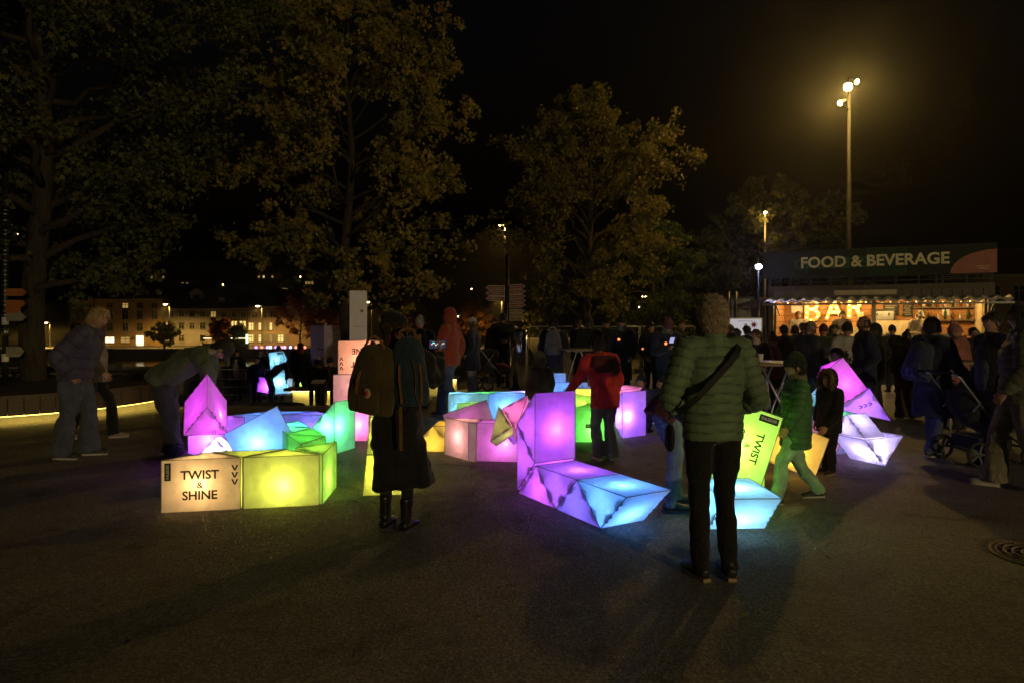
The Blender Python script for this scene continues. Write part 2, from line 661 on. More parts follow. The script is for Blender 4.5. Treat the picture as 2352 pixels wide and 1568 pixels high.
def pr(snake, Pp, X, Z, col, pw=1.0, prints=(), sc=1.0, lpos=None):
    """One prism of a chain: hypotenuse panel from corner Pp along X, extruded along Z, apex on the Z x X side."""
    X = Vector(X).normalized()
    Z = Vector(Z); Z = (Z - X * Z.dot(X)).normalized()
    Y = Z.cross(X)
    M = Matrix((X, Y, Z)).transposed().to_4x4()
    M.translation = Vector(Pp)
    if sc != 1.0:
        M = M @ Matrix.Diagonal((*sc, 1) if isinstance(sc, tuple) else (sc, sc, sc, 1))
        if isinstance(sc, tuple): sc = sc[0]
    e = empty('prism', parent=snake)
    e.matrix_local = snake.matrix_world.inverted() @ M if snake.matrix_world != Matrix.Identity(4) else M
    link('edge_trim', TRIM, parent=e)
    tag(link('inner_bracket', BRACK, parent=e), kind='stuff')
    c = LC[col] if isinstance(col, str) else col
    c = tuple(max(.012, x) ** 1.75 for x in c)
    for me in PANELS:
        link('panel', me, parent=e).color = (*(x * BLOCK_GLOW * pw for x in c), 1)
    lp = lpos or (HH + random.uniform(-.06, .06), .135 + random.uniform(-.02, .02), WID / 2 + random.uniform(-.05, .05))
    lamp('led', 'POINT', lp, BLOCK_POWER * pw * sc * sc, c, e, radius=.035)
    if pw >= .6 and sc == 1.0:   # the bare LED cluster just behind the front panel
        lamp('led', 'POINT', (lp[0] + .02, .03, lp[2] - .01), BLOCK_POWER * pw * .07, c, e, radius=.02)
    for p in prints:
        printing(e, p)
    return e


def chevron(mb, c, s, M):
    """One arrow head, pointing +Y of the writing plane."""
    x, y = c
    w = s * .26
    pts = [(-s * .5, -s * .38), (-s * .5 + w, -s * .38), (0, s * .2), (s * .5 - w, -s * .38), (s * .5, -s * .38), (s * .13, s * .42), (-s * .13, s * .42)]
    vs = [M @ Vector((x + a, y + b_, 0)) for a, b_ in pts]
    mb.add(vs, [(0, 1, 2, 6), (2, 5, 6), (2, 3, 4, 5)])


def printing(e, p):
    """Black print lying 2 mm proud of a panel. p = (kind, face, turn)."""
    kind, face, turn = p
    if face == 'hyp':
        M = frame((HH, -.0025, WID / 2), (1, 0, 0), (0, 0, 1))
        W, H = HYP, WID
    elif face == 'leg':
        d = (Vector(_c) - Vector(_b)).normalized()
        c = (Vector(_c) + Vector(_b)) / 2
        M = frame((c.x + .0018, c.y + .0018, WID / 2), (d.x, d.y, 0), (0, 0, 1))
        W = H = .45
    elif face == 'tri0':
        M = frame((HH, HH * .36, -.0025), (-1, 0, 0), (0, 1, 0))
        W, H = .4, .25
    else:
        M = frame((HH, HH * .36, WID + .0025), (1, 0, 0), (0, 1, 0))
        W, H = .4, .25
    if turn:
        M = M @ Matrix.Rotation(math.radians(turn), 4, 'Z')
        if abs(turn) == 90: W, H = H, W
    if kind == 'twist':
        for s, y in (('TWIST', .088), ('&', .0), ('SHINE', -.088)):
            put_text('lettering', s, .105 if s != '&' else .075, M @ Matrix.Translation((-.01, y, 0)), M_BLACK, e, .026)
        sx = W / 2 - .045
        mb = MB()
        for k in range(3):
            chevron(mb, (sx, -.05 - k * .062), .058, Matrix.Rotation(PI, 4, 'Z') @ Matrix.Translation((-2 * sx, .21, 0)) if False else Matrix.Translation((0, 0, 0)))
        o = mb.build('arrow_marks', M_BLACK, e); o.matrix_local = M @ Matrix.Translation((sx, 0, 0)) @ Matrix.Rotation(PI, 4, 'Z') @ Matrix.Translation((-sx, .03, 0))
        logo(e, M @ Matrix.Translation((-W / 2 + .052, H / 2 - .10, 0)) @ Matrix.Rotation(PI / 2, 4, 'Z'), .15)
    elif kind == 'twistlong':
        # the same print set across a panel that stands on its short side
        for s, y in (('TWIST', .085), ('&', .0), ('SHINE', -.085)):
            put_text('lettering', s, .092 if s != '&' else .07, M @ Matrix.Translation((0, y, 0)), M_BLACK, e, .022)
        logo(e, M @ Matrix.Translation((-W / 2 + .055, H / 2 - .11, 0)) @ Matrix.Rotation(PI / 2, 4, 'Z'), .17)
    elif kind == 'arrows':
        mb = MB()
        for k in range(3): chevron(mb, (0, (k - 1) * .055), .05, Matrix.Identity(4))
        o = mb.build('arrow_marks', M_BLACK, e); o.matrix_local = M
    elif kind == 'logo':
        logo(e, M, .16)
    elif kind == 'badge':
        mb = MB()
        n = 20
        vs = [(r * math.cos(2 * PI * k / n), r * math.sin(2 * PI * k / n), 0) for r in (.020, .028) for k in range(n)]
        mb.add(vs, [(k, (k + 1) % n, n + (k + 1) % n, n + k) for k in range(n)])
        chevron(mb, (0, 0), .02, Matrix.Identity(4))
        o = mb.build('badge_mark', M_BLACK, e); o.matrix_local = M @ Matrix.Translation((W * .30, -H * .36, 0))


M_LOGOLETTER = plain('pale_print', (.7, .72, .6), .6)


def logo(e, M, w):
    h = w * .34
    o = MB().add([(-w / 2, -h / 2, 0), (w / 2, -h / 2, 0), (w / 2, h / 2, 0), (-w / 2, h / 2, 0)], [(0, 1, 2, 3)]).build('logo_plate', M_BLACK, e)
    o.matrix_local = M
    put_text('lettering', 'KALEIDER', h * .62, M @ Matrix.Translation((0, 0, .002)), M_LOGOLETTER, e, .03, width=w * .82)


def snake(label):
    return tag(empty('light_block_chain'), label, 'light sculpture', 'glowing hinged block chains')


UP = Vector((0, 0, 1))


def upright(sn, p, q, col, pw=1.0, prints=(), z=0.0, flip=False):
    """Prism standing on its triangular end; hypotenuse from p towards q (plan points); apex on the left of p->q."""
    p, q = Vector((p[0], p[1], z)), Vector((q[0], q[1], z))
    if flip:   # apex on the other side
        return pr(sn, p + (q - p).normalized() * HYP, p - q, UP, col, pw, prints) if False else pr(sn, q, p - q, UP, col, pw, prints)
    return pr(sn, p, q - p, UP, col, pw, prints)


def strip_plan(sn, R0, D, cols, side0=0, pws=None, pr_at=None):
    """Straight run of upright prisms: right-hand line starts at R0 heading D (plan)."""
    D = Vector((D[0], D[1], 0)).normalized()
    Lf = Vector((-D.y, D.x, 0))
    R0 = Vector((R0[0], R0[1], 0))
    for k, c in enumerate(cols):
        pw = pws[k] if pws else 1.0
        prn = (pr_at or {}).get(k, ())
        s = R0 + D * HH * k
        if (k + side0) % 2 == 0:   # hypotenuse on the right line
            pr(sn, s, D, UP, c, pw, prn)
        else:                      # hypotenuse on the left line, apex on the right
            pr(sn, s + Lf * HH + D * HYP, -D, UP, c, pw, prn)


def strip_side(sn, B0, D, W, cols, up0=True, pws=None, pr_at=None, V=UP):
    """Straight lying run seen from the side: bottom line from B0 along D, prisms' axis W, 'up' V."""
    D, W, V = Vector(D).normalized(), Vector(W).normalized(), Vector(V).normalized()
    B0 = Vector(B0)
    for k, c in enumerate(cols):
        pw = pws[k] if pws else 1.0
        prn = (pr_at or {}).get(k, ())
        s = B0 + D * HH * k
        if (k % 2 == 0) == up0:    # hypotenuse at the bottom, apex up:  Y = Z x X = V
            if W.cross(D).dot(V) > 0: pr(sn, s, D, W, c, pw, prn)
            else: pr(sn, s + D * HYP, -D, W, c, pw, prn)
        else:                      # hypotenuse on top, apex down
            t_ = s + V * HH
            if W.cross(-D).dot(V) < 0: pr(sn, t_ + D * HYP, -D, W, c, pw, prn)
            else: pr(sn, t_, D, W, c, pw, prn)


# ---- chain 1: front left, orange to blue ring with the magenta wedge on top
s1 = snake('ring of orange, lime and blue glowing blocks with magenta wedge on top, front left')
a0 = G(370, 1178); dx = Vector((.978, .19, 0)).normalized()
nl = Vector((-dx.y, dx.x, 0))
pr(s1, a0, dx, UP, 'orange', .62, [('twist', 'hyp', 0)])
b0 = a0 + dx * .665
pr(s1, a0 + dx * .655 + nl * .34 + dx * .32, -dx, UP, 'olive', .45)
pr(s1, b0, dx, UP, 'olive', .66, lpos=(.33, .10, .20))
c0 = b0 + dx * .655
D2 = Vector((.0, 1, 0))
pr(s1, c0 + Vector((.01, .015, 0)), (-.06, 1, 0), UP, 'lime', .6)
Dn = Vector((-.50, .87, 0)).normalized()
strip_plan(s1, c0 + Vector((-.06, .68, 0)), Dn, ['green', 'green', 'mint', 'teal'], side0=1, pws=[.6, .7, .7, .8])
# tilted blue panel
TL = A(514, 997, 7.35)
Xp, Zp = Vector((.88, .05, .47)), Vector((-.47, 0, .88))
pr(s1, TL - Zp * WID, Xp, Zp, 'sky', 1.6, lpos=(.26, .13, .20))
# magenta wedge
mw = A(514, 995, 7.75)
pr(s1, mw + Vector((.04, 0, 0)), (-.90, -.42, .02), (-.28, .60, .74), 'magenta', 1.3, [('badge', 'tri0', 0)], sc=(.70, 1.65, 1.0), lpos=(.16, .10, .14))
# white-purple blocks under it
k0 = G(446, 1052)
pr(s1, k0 + Vector((-.10, .06, 0)), (.97, .25, .02), (-.12, -.02, 1), 'purple', 1.5, lpos=(.22, .12, .2))
tq = G(449, 1050)
pr(s1, tq + Vector((.48, -.05, 0)), (-1, .10, 0), (.1, 1, .0), 'lilac', 2.6, sc=.75, lpos=(.33, .1, .12))
# blue run at the back
strip_plan(s1, (-3.52, 8.62), (1, .02, 0), ['sky', 'sky', 'indigo'], side0=0, pws=[.7, .6, .7])

# ---- chain 2: orange stack with green and yellow steps, behind the woman
s2 = snake('tall orange and pink stack of glowing blocks with green and yellow steps')
f0 = G(762, 1013)
pr(s2, f0 + Vector((0, .02, 0)), (1, .05, 0), UP, 'pink', 1.0)
pr(s2, f0 + Vector((.02, .0, .455)), (1, .08, 0), UP, 'rose', 1.0, lpos=(.40, .10, .25))
pr(s2, f0 + Vector((.085, .0, .91)), (1, .05, 0), UP, 'salmon', 1.25, [('twist', 'hyp', 180)], lpos=(.36, .12, .18))
# green column: side triangle towards camera
g0 = G(768, 1043)
Wd = Vector((.5, .87, 0))
pr(s2, g0 + Vector((0, 0, .64)), -UP, (.35, .94, 0), 'mint', 1.0, lpos=(.3, .12, .1))
pr(s2, g0 + Vector((.36, .30, .955)), -UP, (.94, .1, 0), 'orange', .45)
# yellow steps
y0 = G(833, 1138)
D2y, W2y = Vector((-.10, 1, 0)).normalized(), Vector((1, .10, 0)).normalized()
strip_side(s2, y0, D2y, W2y, ['yellow', 'olive', 'mint'], True, [1.0, .8, .8])
strip_side(s2, y0 + D2y * HH + UP * .325, D2y, W2y, ['olive', 'lime'], True, [.9, .7], pr_at={0: [('arrows', 'leg', 90)]})
pr(s2, y0 + D2y * .98 + UP * .62, W2y, UP, 'orange', .5, sc=.7)

# ---- chain 3: violet seat with raised back, mauve and amber tail
s3 = snake('violet and blue glowing block chain shaped like a low chair, centre')
B0 = Vector((.06, 6.52, 0))
D3, W3 = Vector((.5, -.866, 0)), Vector((.86, .5, 0))
strip_side(s3, B0, D3, W3, ['purple', 'violet', 'indigo', 'sky'], True, [.8, .8, .8, 1.15])
# raised back: vertical run, 'up' of the strip is D3
strip_side(s3, B0 - D3 * .02 + UP * 0.02, UP, W3, ['purple', 'purple'], True, [.8, .95], V=D3)
A3 = B0 + D3 * HH + UP * .98
# pink wedge and dull green end folded to the left
pa3, pb3 = A(1212, 907, 6.75), A(1185, 988, 6.55)
pr(s3, pa3, pb3 - pa3, (.25, 1, .1), 'pink', .8, sc=.62)
qa3, qb3 = A(1126, 1013, 6.6), A(1144, 937, 6.7)
pr(s3, qa3, qb3 - qa3, (.3, 1, 0), (.62, .6, .12), .3, sc=.55)
pr(s3, A(1150, 985, 6.8), (1, .3, -.1), (.1, 1, .2), 'purple', .3, sc=.5)
# mauve block
h0 = G(1076, 1058)
hd = Vector((.985, -.12, 0)).normalized()
pr(s3, h0, hd, UP, 'mauve', .75, lpos=(.42, .12, .22))
pr(s3, h0 + Vector((-.02, .03, 0)) + Vector((-.30, .36, 0)), (.30, -.36, 0), (.02, .02, 1), 'rose', .5)
pr(s3, h0 + Vector((-.22, .40, .10)), (.9, .2, .28), (.1, .2, 1), 'mauve', .3, sc=.9)
# amber tail lying, triangles to the camera
strip_side(s3, G(996, 1040) + Vector((-.34, .12, 0)), (1, -.06, 0), (.06, 1, 0), ['amber', 'amber', 'orange', 'salmon'], True, [.8, .9, .9, .8])

# ---- chain 4: low cyan run behind
s4 = snake('low row of cyan and pale blue glowing blocks behind the violet chair')
c4 = G(1031, 970)
strip_plan(s4, c4 + Vector((.0, 0, 0)), (1, .2, 0), ['cyan', 'green', 'sky', 'lilac', 'lilac', 'violet'], side0=0, pws=[.9, .7, 1.3, 1.0, 1.1, .9])
pr(s4, c4 + Vector((-.01, .0, 0)) + Vector((-.02, .62, 0)), (.03, -1, 0), UP, 'cyan', .8)
pr(s4, c4 + Vector((.14, -.1, .0)), (1, .1, 0), UP, 'lime', .6, sc=.72)

# ---- chain 5: heap of blue, green and violet blocks around the child in red
s5 = snake('heap of pale blue, green and violet glowing blocks around the child in red')
e0 = G(1300, 1015)
pr(s5, e0 + Vector((.02, .0, 0)), (1, .02, 0), (.02, -.12, 1), 'green', .9, [('logo', 'hyp', 0)])
pr(s5, e0 + Vector((.0, .02, .46)), (1, .05, -.16), (-.05, .85, .35), 'lime', .55, [('arrows', 'hyp', 0)])
pr(s5, e0 + Vector((.10, .70, .20)), (1, .1, 0), (0, .1, 1), 'yellow', 1.4)
pr(s5, A(1258, 938, 10.5) + Vector((0, .05, -.05)), (.95, .05, .0), (.22, .2, .9), 'sky', 1.2, [('twist', 'hyp', 30)])
pr(s5, A(1325, 945, 10.3) + Vector((.0, 0, -.12)), (.6, .75, 0), (.1, -.05, 1), 'indigo', .8, [('arrows', 'hyp', 0)])
pr(s5, A(1300, 990, 11.0) + Vector((0, 0, .3)), (0, 0, 1), (-1, 0, 0), 'sky', .9)
pr(s5, A(1345, 945, 10.6) + Vector((.0, 0, -.05)), (.8, .2, -.4), (.3, .2, .9), 'cyan', .7)
pr(s5, A(1365, 975, 10.2), (.8, .3, .3), (.2, .2, .9), 'mint', 1.3)
vz = G(1429, 1006)
vd = Vector((.84, .54, 0)).normalized()
pr(s5, vz + UP * HYP, -UP, vd, 'violet', 1.6, lpos=(.34, .08, .10))
pr(s5, vz + UP * .655 + Vector((-.10, .05, 0)), (.85, .5, .05), (-.5, .8, 0), 'pink', .7, sc=.8)

# ---- chain 6: white and teal blocks with the SHINE panel
s6 = snake('white SHINE panel and teal glowing blocks beside the kneeling children')
w0 = G(1480, 973)
pr(s6, w0 + Vector((.02, .0, .02)), (.93, -.30, -.10), (.10, .10, 1), 'lilac', 1.0, [('twist', 'hyp', 0)], lpos=(.45, .1, .1))
pr(s6, w0 + Vector((-.18, .25, 0)), (1, .1, 0), (0, .1, 1), 'teal', 1.2)
pr(s6, w0 + Vector((.45, -.35, .0)), (.9, -.4, 0), (.1, .9, .2), 'yellow', .8, sc=.7)

# ---- chain 7: lime and cyan blocks in front of the man
s7 = snake('lime TWIST panel leaning over pale cyan block, beside the man in green')
x7 = 1.575
pr(s7, (x7 + .43, 5.06, .33), (-.04, 1, 0), (-1, -.04, 0), 'cyan', 1.15, [('badge', 'leg', 180)])
X7, Z7 = Vector((.32, .03, .95)), Vector((-.95, 0, .32))
TR7 = A(1799, 959, 5.82)
pr(s7, TR7 - X7.normalized() * HYP, X7, Z7, 'lime', 1.5, [('twistlong', 'hyp', -180)], lpos=(.28, .12, .30))
pr(s7, Vector((x7 + .14, 5.92, 0)), (1, .02, 0), UP, 'lime', .9, sc=.75)
pr(s7, TR7 + Vector((-.42, .18, -.10)), (.9, .1, -.25), (.2, .3, .9), 'amber', .5, sc=.4)

# ---- chain 8: orange block
s8 = snake('orange tilted glowing block beside the child in the fur-trimmed hood')
cO = A(1870.6, 1100.7, 7.05)
XO = Vector((-.92, .03, .38)).normalized()
pr(s8, cO + XO * HYP, -XO, (.38, .08, .92), 'amber', .95, lpos=(.33, .11, .2))

# ---- chain 9: pink and violet star
s9 = snake('star of pink, violet and white glowing blocks on the right')


def prleg(sn, K, U, Z, col, pw=1.0, prints=(), sc=1.0, lpos=None):
    """Prism given by one of its square leg panels: corner K, panel edges U and Z, panel facing U x Z."""
    U = Vector(U).normalized(); Z = Vector(Z); Z = (Z - U * Z.dot(U)).normalized()
    N = U.cross(Z)
    X = (N - U).normalized()
    return pr(sn, Vector(K) - X * HYP * sc, X, Z, col, pw, prints, sc, lpos)


d9 = 8.0
pa, pb, pc, pd = A(1855, 902, d9), A(1918, 852, d9), A(1982, 902, d9), A(1932, 941, d9)
tip = A(2047, 966.5, d9 - .05)
pr(s9, pd, pc - pd, pa - pd, 'magenta', 1.2, sc=(.62, .7, 1.05), lpos=(.36, .12, .2))
pr(s9, tip, pd - tip, (0, 1, .05), 'violet', 1.2, [('arrows', 'tri0', -60)])
prleg(s9, A(1860, 985, d9 + .1), (.6, .1, -.5), (-.2, .15, .9), 'pink', 1.0)
pr(s9, A(1862, 905, d9 + .45), (.7, .1, .7), (.5, .8, -.4), 'cyan', 1.1, sc=.8)
E1, E2 = Vector((4.02, 8.12, 0)), Vector((4.20, 7.73, 0))
n9 = Vector((-.91, -.42, 0))
pr(s9, E1 - n9 * HH + UP * HH, n9, E2 - E1, 'lilac', 1.15, [('badge', 'leg', 90)], lpos=(.40, .14, .3))
pr(s9, E2 + n9 * .30 + UP * .335, E1 - E2, -n9, 'lilac', .9, sc=.72)
pr(s9, E1 + Vector((-.42, .12, 0)), (.9, .3, 0), (.1, .1, 1), 'sky', .9)
pr(s9, E1 + Vector((-.2, .30, .36)), (.9, .3, 0), (-.1, .1, 1), 'mint', .7, sc=.8)

# ---- chain 10: far left group by the river
s10 = snake('small cyan, violet and green glowing blocks on the far left')


def F(u, v, d, dz=0): return A(u, v, d) + Vector((0, 0, dz))


d0 = 20.5
cb = A(620, 903, d0)
pr(s10, cb + Vector((.50, 0, 0)), (-.05, .05, 1), (-1, 0, .1), 'cyan', 1.3)
pr(s10, cb + Vector((.46, .05, .63)), (-.12, .02, 1), (-1, 0, -.05), 'cyan', .9, [('twistlong', 'hyp', 180)])
pr(s10, cb + Vector((-.55, .4, .02)), (.8, -.2, -.1), (-.3, .1, .9), 'purple', 1.4)
pr(s10, cb + Vector((-.05, .3, -.02)), (.9, -.1, 0), (0, .1, 1), 'white', 1.2)
pr(s10, cb + Vector((.55, .5, .05)), (.9, .1, 0), (.1, .2, 1), 'lime', 1.2)
pr(s10, cb + Vector((.75, .6, .25)), (.6, .1, .6), (-.4, .2, .8), 'yellow', .9, sc=.8)
# ================================================================== trees
def leaf_material(key, cols, trans=.35):
    m = bpy.data.materials.new(key)
    m.use_nodes = True
    nt = m.node_tree
    L = nt.links.new
    nt.nodes.remove(nt.nodes['Principled BSDF'])
    at = nd(nt, 'ShaderNodeAttribute', attribute_name='tone')
    cr = nd(nt, 'ShaderNodeValToRGB')
    el = cr.color_ramp.elements
    n = len(cols)
    el[0].position = 0; el[0].color = rgb(cols[0])
    el[1].position = 1; el[1].color = rgb(cols[-1])
    for i in range(1, n - 1):
        x = el.new(i / (n - 1)); x.color = rgb(cols[i])
    L(at.outputs['Fac'], cr.inputs[0])
    d = nd(nt, 'ShaderNodeBsdfPrincipled')
    d.inputs['Roughness'].default_value = .55
    L(cr.outputs[0], d.inputs['Base Color'])
    t = nd(nt, 'ShaderNodeBsdfTranslucent')
    L(cr.outputs[0], t.inputs['Color'])
    mx = nd(nt, 'ShaderNodeMixShader')
    mx.inputs[0].default_value = trans
    L(d.outputs[0], mx.inputs[1]); L(t.outputs[0], mx.inputs[2])
    L(mx.outputs[0], nt.nodes['Material Output'].inputs[0])
    return m


def bark_material():
    m, nt, b = newmat('bark')
    L = nt.links.new
    tc = nd(nt, 'ShaderNodeTexCoord')
    mp = nd(nt, 'ShaderNodeMapping')
    mp.inputs['Scale'].default_value = (14, 14, 1.6)
    L(tc.outputs['Object'], mp.inputs['Vector'])
    n = nd(nt, 'ShaderNodeTexNoise', Scale=1.6, Detail=8.0, Roughness=.65, Distortion=.4)
    L(mp.outputs[0], n.inputs['Vector'])
    cr = nd(nt, 'ShaderNodeValToRGB')
    cr.color_ramp.elements[0].position = .35; cr.color_ramp.elements[0].color = (.02, .016, .012, 1)
    cr.color_ramp.elements[1].position = .7; cr.color_ramp.elements[1].color = (.075, .06, .045, 1)
    L(n.outputs['Fac'], cr.inputs[0]); L(cr.outputs[0], b.inputs['Base Color'])
    b.inputs['Roughness'].default_value = .9
    bp = nd(nt, 'ShaderNodeBump', Strength=.9, Distance=.03)
    L(n.outputs['Fac'], bp.inputs['Height']); L(bp.outputs[0], b.inputs['Normal'])
    return m


M_BARK = bark_material()
LEAF_STAR = [(0, 0), (.20, .42), (0, 1.0), (-.20, .42), (.52, .60), (.30, .10), (-.52, .60), (-.30, .10)]
LEAF_STAR_F = [(0, 1, 2, 3), (0, 5, 4, 1), (0, 3, 6, 7)]
LEAF_OVAL = [(0, 0), (.24, .3), (.22, .65), (0, 1.0), (-.22, .65), (-.24, .3)]
LEAF_OVAL_F = [(0, 1, 2, 3), (0, 3, 4, 5)]


def leaves_mesh(name, pos, size, mat, star=True, rng=RNG, droop=.35, clump=None):
    n = len(pos)
    prof = np.array(LEAF_STAR if star else LEAF_OVAL)
    faces = LEAF_STAR_F if star else LEAF_OVAL_F
    k = len(prof)
    # leaf frames: stem direction mostly outwards and down
    d = rng.normal(size=(n, 3)); d[:, 2] -= droop * 2
    d /= np.linalg.norm(d, axis=1)[:, None]
    r = rng.normal(size=(n, 3))
    x = np.cross(d, r); x /= np.linalg.norm(x, axis=1)[:, None]
    nz = np.cross(x, d)
    s = size * rng.uniform(.6, 1.25, n)
    bend = -0.25 * prof[:, 1] ** 2 + .35 * np.abs(prof[:, 0])
    V = pos[:, None, :] + s[:, None, None] * (prof[None, :, 0, None] * x[:, None, :] + prof[None, :, 1, None] * d[:, None, :] + bend[None, :, None] * nz[:, None, :])
    V = V.reshape(-1, 3)
    sizes = [len(f) for f in faces]
    base = np.concatenate([np.array(f) for f in faces])
    loops = (np.arange(n)[:, None] * k + base[None, :]).reshape(-1)
    ls = np.tile(np.array(sizes), n)
    me = bpy.data.meshes.new(name)
    me.vertices.add(len(V)); me.vertices.foreach_set('co', V.astype(np.float32).ravel())
    me.loops.add(len(loops)); me.loops.foreach_set('vertex_index', loops.astype(np.int32))
    me.polygons.add(len(ls))
    st = np.concatenate([[0], np.cumsum(ls)[:-1]]).astype(np.int32)
    me.polygons.foreach_set('loop_start', st)
    try: me.polygons.foreach_set('loop_total', ls.astype(np.int32))
    except Exception: pass
    me.update(calc_edges=True)
    at = me.attributes.new('tone', 'FLOAT', 'POINT')
    tone = (clump if clump is not None else .5) + rng.normal(0, .16, n)
    tone = np.clip(tone, 0, 1)
    at.data.foreach_set('value', np.repeat(tone, k).astype(np.float32))
    me.materials.append(mat)
    return me


def make_tree(name, label, base, height, crown_lo, radius_f, mat, n_limbs=34, n_leaf=16000, leaf=.13, trunk_r=.2, lean=(0, 0), star=True,
              seed=1, cat='tree', droop=.35, group=None, spread=.3, rise=.55, twigs=6, gap=.22):
    """Leader with limbs; every limb carries twigs, every twig a spray of leaves."""
    rnd = random.Random(seed); rng = np.random.default_rng(seed)
    root = tag(empty(name, base), label, cat, group)
    wood_ = MB()

    def leader(z):
        f = z / height
        return Vector((lean[0] * f * f * height + .10 * math.sin(z * .9 + seed), lean[1] * f * f * height + .08 * math.cos(z * .7 + seed), z))
    zs = [0, .08, .25] + [height * (i + 1) / 22 for i in range(21)]
    wood_.tube([leader(z) for z in zs], [trunk_r * (1.55 if z < .05 else 1.2 if z < .1 else 1.05 if z < .3 else max(.06, (1 - z / height) ** .8)) for z in zs], 12)
    limb = MB()
    spots = []
    for i in range(n_limbs):
        f = (i + .5 + rnd.uniform(-.4, .4)) / n_limbs
        z0 = crown_lo + (height * .96 - crown_lo) * f ** .92
        R = radius_f(f) * rnd.uniform(.72, 1.12)
        az = i * 2.399 + rnd.uniform(-.5, .5)
        p = leader(z0 - .12 * height * (1 - f) * .5)
        d = Vector((math.cos(az), math.sin(az), 0))
        pts = [p]
        nseg = 6
        up = rise * (1.0 + .6 * f)
        for s_ in range(1, nseg + 1):
            t_ = s_ / nseg
            pts.append(p + d * R * t_ + Vector((rnd.gauss(0, .05) * R, rnd.gauss(0, .05) * R, R * (up * t_ - .35 * up * t_ * t_) + rnd.gauss(0, .04) * R)))
        r0 = max(.012, trunk_r * .36 * (1 - .7 * f))
        limb.tube(pts, [r0 * (1 - .85 * s_ / nseg) + .004 for s_ in range(nseg + 1)], 6)
        for k in range(twigs + int(twigs * R / 2)):
            t_ = rnd.uniform(.28, 1.0) ** .8
            ii = min(nseg - 1, int(t_ * nseg)); ff = t_ * nseg - ii
            q = pts[ii].lerp(pts[ii + 1], ff)
            dd = Vector((rnd.gauss(0, 1), rnd.gauss(0, 1), rnd.gauss(.12, .7)))
            dd = (dd.normalized() + d * .6).normalized()
            ln = rnd.uniform(.35, .95) * (.45 + .3 * R * .5)
            e_ = q + dd * ln
            mid = q.lerp(e_, .5) + Vector((0, 0, .06 * ln))
            limb.tube([q, mid, e_], [.010, .007, .003], 4, cap=False)
            spots.append((q.lerp(e_, .55), .55 * ln)); spots.append((e_, .45 * ln))
    per = max(1, n_leaf // len(spots))
    P, T = [], []
    for c, s_ in spots:
        k = rng.poisson(per)
        if k == 0: continue
        if rnd.random() < gap: continue
        tone = rnd.uniform(.1, .9)
        P.append(np.array(c)[None, :] + rng.normal(0, max(.09, s_ * spread * 1.2), (k, 3)) * np.array([1, 1, .8]))
        T.append(np.full(k, tone))
    P = np.concatenate(P); T = np.concatenate(T)
    tr = wood_.build('trunk', M_BARK, root)
    tag(limb.build('limbs', M_BARK, root), kind='stuff')
    tag(link('crown', leaves_mesh('crown', P, leaf, mat, star, rng, droop, T), parent=root), kind='stuff')
    return root


L_OLIVE = leaf_material('leaves_olive', [(.058, .075, .028), (.092, .11, .040), (.125, .14, .05), (.17, .16, .052)])
L_AUTUMN = leaf_material('leaves_autumn', [(.19, .19, .06), (.28, .265, .08), (.36, .31, .09), (.42, .29, .075)])
L_GREEN = leaf_material('leaves_green', [(.15, .15, .04), (.22, .21, .055), (.30, .26, .068), (.35, .27, .065)])
L_LIME = leaf_material('leaves_yellow_green', [(.06, .09, .012), (.09, .13, .016), (.12, .14, .02)])
L_RUST = leaf_material('leaves_rust', [(.34, .12, .025), (.46, .19, .04), (.55, .25, .06)])

dome = lambda a, b, c: (lambda f: a + (b - a) * S(f / .30) - (b - c) * S((f - .40) / .60))
t1 = A(88, 915, 13.2)
make_tree('plane_tree', 'broad dark tree rising from round planter bench, far left', (t1.x, 13.2, -.15), 12.5, 2.9, dome(2.3, 3.9, 2.0), L_OLIVE,
          n_limbs=54, n_leaf=56000, leaf=.105, trunk_r=.235, lean=(-.012, 0), seed=3, twigs=9)
t2 = A(798, 900, 19.5)
make_tree('maple_tree', 'large russet maple rising behind the white banner, left of centre', (t2.x, 19.5, -.5), 11.8, 2.7, dome(2.6, 3.6, 2.3), L_AUTUMN,
          n_limbs=46, n_leaf=44000, leaf=.125, trunk_r=.19, seed=8, twigs=7, gap=.44)
t3 = A(1352, 880, 25.0)
make_tree('maple_tree', 'tall olive maple behind the crowd, right of the signpost', (t3.x, 25.0, 0), 9.8, 2.0, dome(2.2, 3.6, .8), L_GREEN,
          n_limbs=48, n_leaf=42000, leaf=.12, trunk_r=.20, seed=15, twigs=8, rise=.75, gap=.36)
t5 = A(1505, 850, 29.0)
make_tree('birch_tree', 'bright green drooping tree close to the fence, right of the olive maple', (t5.x, 29.0, 0), 6.0, .9, dome(1.5, 2.1, .9), L_LIME,
          n_limbs=34, n_leaf=16000, leaf=.15, trunk_r=.12, seed=21, star=False, droop=1.1, rise=.3)
t4 = A(1770, 800, 40.0)
make_tree('lime_tree', 'dim brown tree beyond the food stand, left of the light mast', (t4.x, 40, 0), 9.6, 1.6, dome(3.2, 4.6, 1.2), L_OLIVE,
          n_limbs=40, n_leaf=16000, leaf=.24, trunk_r=.22, seed=33)
t6 = A(1905, 800, 44.0)
make_tree('lime_tree', 'low dim tree showing above the food stand sign', (t6.x, 44, 0), 6.8, 2.0, dome(2.2, 2.8, 1.2), L_OLIVE,
          n_limbs=24, n_leaf=7000, leaf=.24, trunk_r=.18, seed=37)
